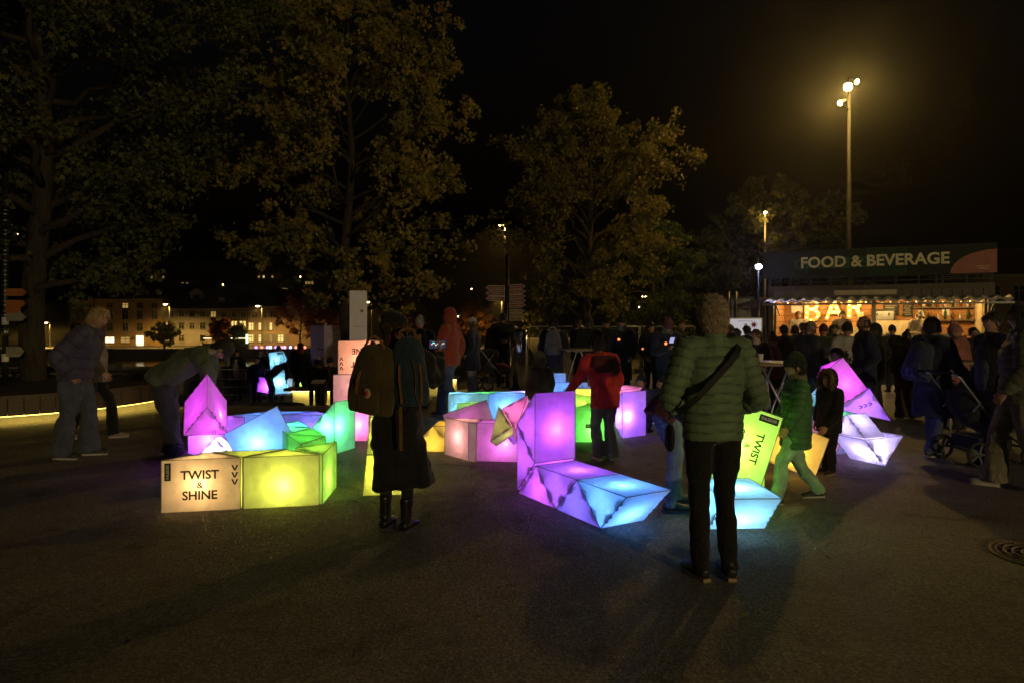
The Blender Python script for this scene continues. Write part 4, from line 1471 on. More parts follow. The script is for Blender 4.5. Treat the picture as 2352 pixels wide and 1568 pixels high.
for (x_, z_, w_, h_) in ((BL * .58, 1.93, .42, .30), (BL * .66, 1.90, .26, .36)):
    mb_ = MB().box((x_, 2.215, z_), (w_, .02, h_)).build('menu_board', plain('chalk_board', (.03, .035, .03), .8), bar)
    for k in range(5): MB().box((x_ - .03 * (k % 2), 2.2, z_ + h_ * .36 - k * h_ * .17), (w_ * (.7 - .1 * (k % 3)), .004, .014)).build('chalk_line', M_CREAM, mb_)
MB().tube([(.3 + (BL - .6) * t / 24, .25, 2.17 - .05 * math.sin(PI * (t % 6) / 6)) for t in range(25)], .006, 4).build('cable', M_BLACKPLASTIC, bar)
sb2_ = MB()
for t in range(1, 24): sb2_.sphere((.3 + (BL - .6) * t / 24, .25, 2.14 - .05 * math.sin(PI * (t % 6) / 6)), .018, 6, 4)
sb2_.build('string_bulbs', M_BULB, bar)
for k in range(4): MB().box((.5 + k * 1.3, -.20, 1.20), (.16, .10, .15)).build('napkin_box', M_METAL, bar)
# ---- upper deck: railing and banner
up = tag(empty('deck_railing', bl0 + Vector((0, 0, BH)), brz), 'thin steel roof-deck railing on top of the container bar', 'railing')
for k in range(11):
    x_ = .06 + (BL - .12) * k / 10
    MB().box((x_, .06, .52), (.045, .045, 1.03)).build('post', M_DARKMETAL, up)
    if k % 2 == 0: MB().box((x_, 2.36, .45), (.045, .045, .9)).build('post', M_DARKMETAL, up)
for z_ in (.12, .24): MB().box((BL / 2, .06, z_), (BL, .03, .03)).build('rail', M_DARKMETAL, up)
for z_ in (.3, .6, .9): MB().box((BL / 2, 2.36, z_), (BL, .03, .03)).build('rail', M_DARKMETAL, up)
MB().bar((1.5, 1.9, .05), (2.4, 1.9, .55), .03).bar((2.0, 1.7, .5), (2.7, 1.7, .08), .03).build('brace', M_DARKMETAL, up)
bn0, bn1 = .26, 1.02
m, nt, b = newmat('banner_cloth')
tc = nd(nt, 'ShaderNodeTexCoord'); n1 = nd(nt, 'ShaderNodeTexNoise', Scale=2.2, Detail=3.0)
nt.links.new(tc.outputs['Object'], n1.inputs['Vector'])
bp = nd(nt, 'ShaderNodeBump', Strength=.35, Distance=.05); nt.links.new(n1.outputs['Fac'], bp.inputs['Height']); nt.links.new(bp.outputs[0], b.inputs['Normal'])
b.inputs['Base Color'].default_value = (.007, .016, .013, 1); b.inputs['Roughness'].default_value = .75
M_BANNER = m
bnn = tag(empty('banner', bl0 + Vector((0, 0, BH)), brz), 'dark green FOOD & BEVERAGE banner with pink corner on the roof railing', 'banner')
for (x0, x1, mat_) in ((-.15, BL * .47, M_BANNER), (BL * .47 + .006, BL * .64, plain('banner_green', (.010, .045, .028), .75)), (BL * .64 + .006, BL + .05, M_BANNER)):
    MB().box(((x0 + x1) / 2, .02, (bn0 + bn1) / 2), (x1 - x0, .012, bn1 - bn0)).build('cloth', mat_, bnn)
M_LET = plain('banner_letter_cream', (.85, .80, .55), .7)
M_LET2 = plain('banner_letter_ghost', (.03, .14, .07), .7)
Tb = lambda x_, z_, y_=.008: frame((x_, y_, z_), (1, 0, 0), (0, 0, 1))
put_text('lettering', 'FOOD & BEVERAGE', .42, Tb(BL * .49, .66), M_LET, bnn, .03, width=BL * .66)
put_text('lettering', 'ESSEN UND', .42, Tb(BL * .31, .62, .0105), M_LET2, bnn, .02, mirror=True, width=BL * .36)
pc_ = [(BL + .05, bn0), (BL + .05, bn1 - .16)] + [(BL + .05 - (BL * .185) * math.sin(a_ * PI / 2 / 8), bn0 + (bn1 - bn0 - .16) * math.cos(a_ * PI / 2 / 8)) for a_ in range(1, 9)]
MB().add([(x_, .0095, z_) for x_, z_ in pc_], [tuple(range(len(pc_)))]).build('pink_corner', plain('banner_pink', (.42, .17, .14), .75), bnn)
put_text('lettering', 'RHEINLICHT', .055, Tb(BL * .955, .43, .007), M_LET, bnn, .0)
put_text('lettering', 'FESTIVAL', .055, Tb(BL * .955, .37, .007), M_LET, bnn, .0)
# purple-white work light on a stand at the container corner
ws = A(1742, 613, 19.6)
wl = tag(empty('work_light', (ws.x, 19.6, 0)), 'bluish white floodlight on a pole at the left end of the banner', 'floodlight')
MB().tube([(0, 0, 0), (0, 0, ws.z - .1)], .025, 8).build('pole', M_DARKMETAL, wl)
MB().box((0, .03, ws.z), (.22, .07, .16)).build('housing', M_DARKMETAL, wl)
MB().sphere((0, -.03, ws.z), (.09, .04, .07)).build('lens', glow('work_lens', (.75, .72, 1), 60), wl)
lamp('bulb', 'SPOT', (0, -.12, ws.z), 60, (.55, .5, 1), wl, .08, spot=math.radians(150), target=(-.4, -2, ws.z - 1.2), blend=.5)
# grey service cabin left of the bar and lit poster stand
cb_ = A(1742, 800, 21.2)
cab = tag(empty('service_cabin', (cb_.x - 1.05, 21.4, 0), brz), 'pale grey corrugated cabin tucked behind the left end of the bar', 'cabin')
cw = MB()
for k in range(9): cw.box((.06 + k * .12, .02 + (.03 if k % 2 else 0), 1.15), (.12, .05, 2.25))
cw.build('wall', plain('cabin_paint', (.38, .38, .42), .6), cab)
MB().box((.5, .8, 2.3), (1.2, 1.7, .06)).build('roof', M_CONTB, cab)
for x_ in (.2, .42): MB().tube([(x_, -.06, 0), (x_, -.06, 2.5)], .035, 8).build('locking_bar', M_METAL, cab)
MB().box((.5, 1.55, 1.15), (1.1, .05, 2.25)).build('back_wall', M_CONTB, cab)
ps_ = A(1712, 770, 17.6)
pst = tag(empty('poster_stand', (ps_.x, 17.6, 0), -.2), 'white back-lit festival poster with red flower, left of the bar', 'poster')
MB().box((0, 0, 1.05), (.82, .08, 1.26)).build('frame', M_METAL, pst)
MB().box((0, -.046, 1.05), (.76, .012, 1.20)).build('poster_sheet', glow('poster_light', (.80, .72, .76), .55), pst)
for x_ in (-.35, .35): MB().box((x_, 0, .22), (.05, .3, .44)).build('foot', M_METAL, pst)
put_text('lettering', 'festivalsens', .17, frame((-.02, -.056, 1.16), (0, 0, 1), (-1, 0, 0)), M_BLACK, pst, .0)
put_text('lettering', 'Rheinlicht Festival', .05, frame((-.02, -.056, 1.60), (1, 0, 0), (0, 0, 1)), M_BLACK, pst, .0)
fl_ = MB()
for k in range(9):
    a_ = k * 2 * PI / 9
    fl_.add([(.2 + .02 * math.cos(a_ + 1.5), -.0545, 1.5 + .02 * math.sin(a_ + 1.5)), (.2 + .12 * math.cos(a_), -.0545, 1.5 + .12 * math.sin(a_)), (.2 - .02 * math.cos(a_ + 1.5), -.0545, 1.5 - .02 * math.sin(a_ + 1.5))], [(0, 1, 2)])
fl_.build('flower_print', plain('red_print', (.55, .06, .05), .6), pst)

# ---- red direction signpost
sp_d = 17.5
spx = A(1165, 800, sp_d).x
sp = tag(empty('signpost', (spx, sp_d, gz(spx, sp_d))), 'tall signpost with fanned dark red direction arrows', 'signpost')
MB().tube([(0, 0, 0), (0, 0, 3.3)], .055, 10).build('pole', M_DARKMETAL, sp)
M_SIGN = plain('sign_red', (.16, .025, .035), .5)
M_SIGNB = plain('sign_brown', (.13, .075, .03), .5)
M_SIGNW = plain('sign_edge', (.5, .42, .38), .5)
k17 = sp_d / FOC
NAMES_L = ['Altstadt', 'Munot', 'Bahnhof']
NAMES_R = ['Rheinufer', 'Museum', 'Schifflände', 'Stadthaus', 'Kammgarn', 'Rheinfall', 'Parkhaus', 'Velo']


def sign_arm(side, z, L, h, mat, txt, tilt=0.0):
    a_ = empty('sign_arm', (side * .06, -.03, z), parent=sp)
    a_.rotation_euler = (0, -side * tilt, -side * .05)
    x1 = side * L
    tipx = side * (L + .10)
    poly = [(0, -h / 2), (x1, -h / 2), (tipx, 0), (x1, h / 2), (0, h / 2)]
    MB().prism(poly, .03).build('arm_board', M_SIGNW, a_)
    q_ = .014
    poly2 = [(side * .0 + side * q_, -h / 2 + q_), (x1 - side * .004, -h / 2 + q_), (tipx - side * q_ * 1.4, 0), (x1 - side * .004, h / 2 - q_), (side * q_, h / 2 - q_)]
    MB().add([(x_, -.003, z_) for x_, z_ in poly2], [tuple(range(5))]).build('arm_face', mat, a_)
    put_text('lettering', txt, h * .55, frame((x1 * .52, -.006, 0), (1, 0, 0), (0, 0, 1)), M_SIGNW, a_, .0)


for i, v in enumerate((662, 675, 687)):
    sign_arm(-1, A(1165, v, sp_d).z - gz(spx, sp_d), .40, .125, M_SIGN, NAMES_L[i], tilt=.02)
for i, v in enumerate((660, 672, 683, 693, 703)):
    sign_arm(1, A(1165, v, sp_d).z - gz(spx, sp_d), .32, .12, M_SIGN, NAMES_R[i], tilt=.07)
for i, v in enumerate((715, 724, 733)):
    sign_arm(1, A(1165, v, sp_d).z - gz(spx, sp_d), .30, .09, M_SIGNB, NAMES_R[5 + i], tilt=.03)
sign_arm(1, A(1165, 752, sp_d).z - gz(spx, sp_d), .14, .09, M_WHITE, 'i')

# ---- polished steel column
cl = G(1192, 902)
tag(MB().lathe([(.0, 0), (.205, 0), (.205, 1.36), (.19, 1.40), (.0, 1.41)], 48).build('steel_column', M_CHROME, None, cl),
    'polished steel column reflecting the coloured lights, centre', 'column')

# ---- tall white banner panel
wb = A(823, 800, 12.5)
bn = tag(empty('banner_stand', (wb.x, 12.5, gz(wb.x, 12.5))), 'tall narrow white festival banner behind the orange stack', 'banner')
h_ = A(823, 668, 12.5).z - gz(wb.x, 12.5)
MB().box((0, 0, h_ / 2), (.315, .03, h_)).build('panel', plain('banner_white', (.88, .88, .92), .6, var=.05), bn)
MB().box((0, 0, .02), (.5, .4, .04)).build('foot', M_DARKMETAL, bn)
for z_, w_ in ((h_ * .42, .25), (h_ * .38, .24)): MB().box((0, -.017, z_), (w_, .003, .006)).build('printed_line', M_METAL, bn)
put_text('lettering', 'Rheinlicht Festival', .03, frame((.03, -.0175, h_ * .70), (1, 0, 0), (0, 0, 1)), plain('grey_print', (.3, .3, .33), .6), bn, .0)
MB().lathe([(.0, 0), (.03, 0), (.03, .002), (0, .002)], 16).build('printed_seal', plain('ochre_print', (.4, .35, .12), .6), bn, (.07, -.0165, h_ * .83), (PI / 2, 0, 0))

# ---- purple info cube
ic = A(738, 800, 20.5)
icz = gz(ic.x, 20.5)
k20 = 20.5 / FOC
info = tag(empty('info_cube', (A(747, 800, 20.5).x, 20.5, icz)), 'violet festival info cube with printed pictures, behind the seated trio', 'info stand')
hI = A(738, 748, 20.5).z - icz
M_VIO = plain('violet_board', (.34, .26, .6), .6)
MB().box((0, 0, 0), (.72, .025, hI)).build('face_panel', plain('violet_pale_board', (.42, .34, .66), .6), info, (-.05, .2, hI / 2), (0, 0, .48)).location = (.0, .0, hI / 2)
fp = info.children[0]
fp.location = (.28, .16, hI / 2)
o = MB().box((0, 0, 0), (.62, .025, hI)).build('side_panel', M_VIO, info, (-.27, .17, hI / 2), (0, 0, -.58))
put_text('lettering', 'RHEINLICHT', .085, frame((.12, -.014, hI * .40), (1, 0, 0), (0, 0, 1)), M_WHITE, fp, .01)
put_text('lettering', 'FESTIVAL', .085, frame((.12, -.014, hI * .34), (1, 0, 0), (0, 0, 1)), M_WHITE, fp, .01)
sw = MB()
n_ = 14
for s_ in (0, 1):
    pass
vs = [(-.16 + .10 * math.sin(i / n_ * 6) + s_ * .09, -.0135, -hI * .45 + hI * .8 * i / n_) for i in range(n_ + 1) for s_ in (0, 1)]
sw.add(vs, [(2 * i, 2 * i + 1, 2 * i + 3, 2 * i + 2) for i in range(n_)])
sw.build('printed_swirl', plain('swirl_print', (.42, .42, .62), .6), fp)
for r_ in range(4):
    for c_ in range(2):
        MB().box((.06 + c_ * .15, -.015, hI * .08 - r_ * .16), (.13, .006, .13)).build('picture', [plain('pic_a', (.5, .5, .6), .5), plain('pic_b', (.3, .12, .12), .5), plain('pic_c', (.15, .18, .35), .5)][(r_ * 2 + c_) % 3], o)
put_text('lettering', 'OPAM', .10, frame((.13, -.0145, hI * .20), (1, 0, 0), (0, 0, 1)), M_BLACK, o, .02)

# ---- tent roof far right of the cube
tp = A(782, 790, 24)
tn = tag(empty('market_tent', (tp.x, 23.6, gz(tp.x, 23.6))), 'small cream market tent roof behind the info cube', 'tent')
zt = 1.9
MB().add([(-.5, -.6, zt), (.6, -.6, zt), (.6, .6, zt), (-.5, .6, zt), (0, 0, zt + .35)], [(0, 1, 4), (1, 2, 4), (2, 3, 4), (3, 0, 4), (3, 2, 1, 0)]).build('roof', plain('tent_cloth', (.55, .5, .38), .8), tn)
for x_, y_ in ((-.48, -.58), (.58, -.58), (.58, .58), (-.48, .58)): MB().box((x_, y_, zt / 2), (.04, .04, zt)).build('post', M_METAL, tn)
MB().box((.48, -.55, zt - .12), (.26, .04, .05)).build('light_tube', glow('cool_tube', (.8, .85, 1), 6), tn)

# ---- round planter bench with light strip
pc0 = Vector((-9.5, 13.0, 0)); pR = 2.9
pln = tag(empty('planter_bench', (pc0.x, pc0.y, 0)), 'round timber planter bench with glowing yellow strip under its rim', 'bench')
npl = 88
slat = MB()
w_ = 2 * PI * pR / npl * .93
slat.box((0, -.0, 0), (w_, .04, .30))
sm_ = slat.mesh('slat'); M_SLAT = wood('bench_slats', (.09, .06, .04), (.16, .11, .07)); sm_.materials.append(M_SLAT)
for k in range(npl):
    a_ = 2 * PI * k / npl
    if math.sin(a_) > .62: continue
    link('slat', sm_, parent=pln, loc=(pR * math.cos(a_), pR * math.sin(a_), .30), rot=(0, 0, a_ + PI / 2))
top = MB()
for k in range(64):
    a0_, a1_ = 2 * PI * k / 64, 2 * PI * (k + 1) / 64
    for (ra, rb, z_) in ((pR + .03, pR - .6, .47),):
        q4 = [(r_ * math.cos(a_), r_ * math.sin(a_)) for r_, a_ in ((ra, a0_), (ra, a1_), (rb, a1_), (rb, a0_))]
        top.add([(x_, y_, z_) for x_, y_ in q4] + [(x_, y_, z_ - .05) for x_, y_ in q4], [(0, 1, 2, 3), (4, 7, 6, 5), (0, 4, 5, 1), (2, 6, 7, 3)])
top.build('seat_ring', M_SLAT, pln)
MB().lathe([(pR - .62, -.3), (pR - .60, .30), (pR - .9, .42), (.6, .48), (0, .5)], 48).build('soil', plain('soil', (.03, .024, .018), .95, bump=.6, bscale=20), pln)
MB().lathe([(pR - .16, -.6), (pR - .16, .15)], 64).build('plinth', plain('pale_plinth', (.5, .46, .36), .8, bump=.2), pln)
# light strip tucked under the rim
st = MB()
for k in range(64):
    a0_, a1_ = 2 * PI * k / 64, 2 * PI * (k + 1) / 64
    if math.sin(a0_) > .2: continue
    q4 = [(r_ * math.cos(a_), r_ * math.sin(a_)) for r_, a_ in ((pR - .02, a0_), (pR - .02, a1_), (pR - .06, a1_), (pR - .06, a0_))]
    st.add([(x_, y_, .146) for x_, y_ in q4] + [(x_, y_, .136) for x_, y_ in q4], [(0, 1, 2, 3), (4, 7, 6, 5), (0, 4, 5, 1), (2, 6, 7, 3), (0, 3, 7, 4), (1, 5, 6, 2)])
st.build('light_strip', glow('strip_light', (1, .70, .12), 7.5), pln)

# ---- bench where the three people sit
bs = A(735, 880, 18.2); bsz = gz(bs.x, 18.2)
sb = tag(empty('light_bench', (bs.x, 18.4, bsz)), 'long low bench lit yellow from below under the three sitters', 'bench')
MB().box((0, 0, .44), (1.9, .55, .07)).build('seat', M_SLAT, sb)
MB().box((0, .1, .2), (1.6, .16, .40)).build('plinth', plain('pale_plinth'), sb) if False else MB().box((0, .1, .2), (1.6, .16, .40)).build('plinth', MATS['pale_plinth'], sb)
MB().box((0, -.06, .39), (1.6, .04, .02)).build('light_strip', glow('strip_light_b', (1, .78, .16), 30), sb)
b2_ = A(1000, 890, 17.5)
sb2 = tag(empty('light_bench', (b2_.x + .1, 17.4, gz(b2_.x, 17.4))), 'short bench lit yellow from below behind the man in orange', 'bench')
MB().box((0, 0, .44), (1.0, .5, .07)).build('seat', M_SLAT, sb2)
MB().box((0, .1, .2), (.9, .16, .40)).build('plinth', MATS['pale_plinth'], sb2)
MB().box((0, -.06, .39), (.9, .04, .02)).build('light_strip', MATS['strip_light_b'], sb2)

# ---- quay railing on the left
ry = 21.6
for (x0, x1, lab) in ((-17.5, -5.2, 'horizontal bar quay railing behind the left tree'),):
    zg = gz((x0 + x1) / 2, ry)
    rq = tag(empty('quay_railing', (x0, ry, zg)), lab, 'railing')
    n_ = 8
    for k in range(n_ + 1): MB().box(((x1 - x0) * k / n_, 0, .55), (.06, .06, 1.1)).build('post', M_METAL, rq)
    for z_ in (.25, .5, .75, 1.05): MB().tube([(0, -.04, z_), (x1 - x0, -.04, z_)], .016, 6).build('rail', M_METAL, rq)
bx = A(257, 850, 20.8)
tag(MB().box((0, 0, .6), (.42, .4, 1.2)).box((0, 0, 1.22), (.46, .44, .05)).build('utility_cabinet', plain('cabinet_grey', (.14, .14, .13), .7), None, (bx.x, 20.8, gz(bx.x, 20.8))),
    'dark grey utility cabinet at the quay railing, left', 'cabinet')

# ---- left signpost at the picture edge
lp = A(12, 900, 12.2)
ls = tag(empty('signpost', (lp.x, 12.2, 0)), 'banded signpost with orange and white arrows at the left edge', 'signpost')
MB().tube([(0, 0, 0), (0, 0, 4.2)], .05, 10).build('pole', M_DARKMETAL, ls)
for k in range(24): MB().lathe([(.053, 0), (.053, .025)], 10).build('band', M_METAL, ls, (0, 0, 1.6 + k * .09 + .02 * (k % 2)))
for i, (v, L_, mt) in enumerate(((672, .30, plain('sign_orange', (.42, .14, .04), .5)), (698, .28, MATS['sign_orange']), (711, .2, MATS['sign_orange']), (718, .2, plain('sign_grey', (.3, .29, .27), .6)), (729, .28, MATS['sign_grey']), (807, .24, MATS['sign_grey']))):
    h_ = .13 if i < 5 else .18
    z_ = A(12, v, 12.2).z
    MB().prism([(.05, -h_ / 2), (.05 + L_, -h_ / 2), (.05 + L_ + .07, 0), (.05 + L_, h_ / 2), (.05, h_ / 2)], .025).build('sign_arm', mt, ls, (0, -.06 + .002 * i, z_))
for i, z_ in enumerate((.9, 1.35, 1.55)): MB().lathe([(.056, 0), (.056, .14)], 12).build('sticker', [M_WHITE, M_METAL, M_WHITE][i], ls, (0, 0, z_))

# ---- site fence behind the crowd
fy = 21.0
for i in range(3):
    x0 = A(1216, 800, fy).x + i * 1.72
    fe = tag(empty('mesh_fence', (x0, fy + .05 * i, 0)), ['wire mesh fence panel right of the steel column', 'wire mesh fence panel behind the man in glasses', 'wire mesh fence panel behind the man with the phone'][i], 'fence', 'site fence panels')
    MB().tube([(0, 0, .1), (0, 0, 1.42), (1.66, 0, 1.42), (1.66, 0, .1), (0, 0, .1)], .02, 6).build('frame', M_METAL, fe)
    wr = MB().tube([(0, 0, 0), (0, 0, 1.3)], .004, 4).mesh('wire'); wr.materials.append(M_METAL)
    for k in range(1, 17): link('wire', wr, parent=fe, loc=(k * .098, 0, .12))
    hw = MB().tube([(0, 0, 0), (1.66, 0, 0)], .004, 4).mesh('wire'); hw.materials.append(M_METAL)
    for k in range(1, 5): link('wire', hw, parent=fe, loc=(0, 0, .1 + k * .27))
    for x_ in (0, 1.66): MB().box((x_, 0, .07), (.2, .55, .13)).build('foot_block', M_CONCRETE, fe)
# amber reflecting barrier lights behind the fence
ab = A(1482, 865, 23)
tag(MB().box((0, 0, .78), (.55, .06, .26)).box((-.2, 0, .33), (.05, .05, .66), mi=1).box((.2, 0, .33), (.05, .05, .66), mi=1).build('barrier_light', [glow('barrier_amber', (1, .30, .05), 1.2), M_DARKMETAL], None, (ab.x, 22.5, 0)),
    'low amber lit barrier behind the fence', 'barrier')


# ---- standing tables with folding tube legs
def standing_table(label, loc, rz, h=1.1, r=.36):
    root = tag(empty('standing_table', loc, rz), label, 'table', 'folding standing tables')
    MB().lathe([(0, h - .03), (r, h - .03), (r + .008, h - .015), (r, h), (0, h)], 28).build('table_top', plain('table_wood', (.30, .24, .15), .5), root)
    for s_ in (-1, 1):
        MB().tube([(-.26, s_ * .20, 0), (-.05, s_ * .17, h * .52), (.22, s_ * .14, h - .05), (.24, s_ * .05, h - .04)], .014, 8).build('leg', M_METAL, root)
        MB().tube([(.26, s_ * .24, 0), (.05, s_ * .21, h * .52), (-.22, s_ * .18, h - .05), (-.24, s_ * .05, h - .04)], .014, 8).build('leg', M_METAL, root)
    for x_, z_, yy in ((-.26, .04, .20), (.26, .04, .24), (-.13, .33, .19), (.13, .33, .22)):
        MB().tube([(x_, -yy, z_), (x_, yy, z_)], .012, 6).build('crossbar', M_METAL, root)
    return root


T1 = A(1775, 1000, 8.4)
standing_table('round standing table with blue lit tube legs behind the man in green', (T1.x, 8.6, 0), .35, 1.12, .37)
T2 = A(1330, 900, 12.6)
standing_table('standing table in the dark crowd right of the grey backpack', (T2.x, 12.8, 0), 1.0, 1.1, .32)
T3 = A(2218, 900, 9.2)
standing_table('standing table behind the man with the pushchair', (T3.x + .1, 9.4, 0), 1.2, 1.08, .34)

# ---- manhole covers
mc = G(2383, 1278)


def manhole(label, loc, r):
    root = tag(empty('manhole_cover', loc), label, 'manhole cover')
    MI = plain('cast_iron', (.10, .085, .06), .5, .4, bump=.3, bscale=50)
    MB().lathe([(r * .9, .0), (r * .9, .012), (r, .012), (r + .01, 0)], 48).build('rim', MI, root)
    MB().lathe([(0, .002), (r * .9, .002), (r * .9, .004), (0, .004)], 48).build('pit', plain('pit_black', (.004, .004, .004), .9), root)
    rows = [(.24, 5), (.40, 9), (.56, 13), (.72, 17)]
    rib = MB()
    for rr, _ in rows + [(.14, 0), (.86, 0)]:
        rib.lathe([(r * (rr - .035), .004), (r * (rr - .035), .013), (r * (rr + .035), .013), (r * (rr + .035), .004)], 40)
    rib.build('ring_ribs', MI, root)
    sp_ = MB().box((0, 0, 0), (r * .10, .022, .009)).mesh('rib'); sp_.materials.append(MI)
    for j, (rr, n) in enumerate(rows):
        for k in range(n):
            a_ = 2 * PI * (k + .5 * (j % 2)) / n
            link('rib', sp_, parent=root, loc=((rr + .08) * r * math.cos(a_), (rr + .08) * r * math.sin(a_), .0085), rot=(0, 0, a_))
    return root


manhole('cast iron manhole cover with ring slots, lower right corner', (mc.x + .06, mc.y, 0), .33)
mcl = G(680, 915)
manhole('wet looking manhole cover on the left near the bench', (-5.0, 14.4, gz(-5.0, 14.4) + .004), .6)

# ---- cable mat on the ground
cbl = tag(empty('power_cable', G(735, 985)), 'black power cable lying on the ground left of the orange stack', 'cable')
MB().tube([(-.45, -.1, .012), (-.2, .05, .012), (.0, .02, .012), (.2, .2, .012), (.5, .26, .012)], .012, 6).build('cord', M_RUBBER, cbl)
MB().tube([(-.4, .0, .010), (-.15, -.06, .010), (.1, -.16, .010), (.4, -.2, .010)], .009, 6).build('cord', M_RUBBER, cbl)

# ---- fallen leaves on the asphalt
P = np.array([[random.uniform(-9, 7), random.uniform(3.2, 17), 0] for _ in range(260)])
P[:, 2] = [gz(x_, y_) + .012 for x_, y_, _z in P]
me = leaves_mesh('fallen_leaves', P, .07, L_AUTUMN, True, RNG, 0.0)
co_ = np.empty(len(me.vertices) * 3, np.float32); me.vertices.foreach_get('co', co_); co_ = co_.reshape(-1, 3)
k_l = len(LEAF_STAR)
base_ = np.repeat(P, k_l, axis=0)
co_[:, 2] = base_[:, 2] + (co_[:, 2] - base_[:, 2]) * .12
me.vertices.foreach_set('co', co_.ravel())
tag(link('fallen_leaves', me), 'brown leaves scattered over the asphalt', 'leaves', kind='stuff')
# ================================================================== people
def resample(pts, vals, step):
    """Smooth path through pts (Catmull-Rom) with per-point values."""
    P = np.array([tuple(p) for p in pts], float)
    V = np.array(vals, float)
    n = len(P)
    A_ = np.vstack([2 * P[0] - P[1], P, 2 * P[-1] - P[-2]])
    out, ov, L = [P[0]], [V[0]], 0.0
    s_out = [0.0]
    for i in range(n - 1):
        p0, p1, p2, p3 = A_[i], A_[i + 1], A_[i + 2], A_[i + 3]
        k = max(2, int(np.linalg.norm(p2 - p1) / step))
        for j in range(1, k + 1):
            t = j / k
            q = .5 * ((2 * p1) + (-p0 + p2) * t + (2 * p0 - 5 * p1 + 4 * p2 - p3) * t * t + (-p0 + 3 * p1 - 3 * p2 + p3) * t ** 3)
            q = q * .75 + (p1 + (p2 - p1) * t) * .25
            tt = t * t * (3 - 2 * t)
            L += np.linalg.norm(q - out[-1])
            out.append(q); ov.append(V[i] + (V[i + 1] - V[i]) * tt); s_out.append(L)
    return np.array(out), np.array(ov), np.array(s_out)


def limb(mb, pts, radii, lat=(1, 0, 0), n=12, step=.04, puff=None, fold=0.0, seed=0):
    """Tube along pts. radii: list of r or (r_lateral, r_depth). puff=(pitch, amount) quilts it."""
    rv = [(r, r) if not isinstance(r, (tuple, list)) else r for r in radii]
    if puff: step = puff[0] / 5
    P, R, sl = resample(pts, rv, step)
    lat = np.array(tuple(lat), float)
    vs, fs = [], []
    k = len(P)
    rs = np.random.RandomState(seed)
    ph = rs.uniform(0, 6, 6)
    ca = np.cos(2 * PI * np.arange(n) / n); sa = np.sin(2 * PI * np.arange(n) / n)
    for i in range(k):
        t = P[min(i + 1, k - 1)] - P[max(i - 1, 0)]
        t = t / (np.linalg.norm(t) + 1e-9)
        x = lat - t * np.dot(lat, t)
        nx = np.linalg.norm(x)
        if nx < 1e-3: x = np.cross(t, (0, 1, 0)); nx = np.linalg.norm(x)
        x /= nx
        y = np.cross(t, x)
        f = 1.0
        ad = 0.0
        if puff:
            w_ = abs(math.sin(PI * sl[i] / puff[0])) ** .55
            ad = puff[1] * (w_ - .55)
        if fold:
            ad += fold * (math.sin(sl[i] * 38 + ph[0]) * .5 + math.sin(sl[i] * 71 + ph[1]) * .35)
        wob = 1.0
        rx = R[i][0] + ad; ry = R[i][1] + ad
        an = np.arange(n) * 2 * PI / n
        if fold: wob = 1 + .6 * fold / max(.03, rx) * np.sin(an * 3 + ph[2] + sl[i] * 9)
        ring = P[i] + ((ca * rx * wob)[:, None] * x + (sa * ry * wob)[:, None] * y)
        vs += [tuple(q) for q in ring]
    for i in range(k - 1):
        for j in range(n):
            j2 = (j + 1) % n
            fs.append((i * n + j, i * n + j2, (i + 1) * n + j2, (i + 1) * n + j))
    fs.append(tuple(range(n - 1, -1, -1)))
    fs.append(tuple((k - 1) * n + j for j in range(n)))
    mb.add(vs, fs, 0, True)


FUSE_SC = bpy.data.scenes.new('workbench')


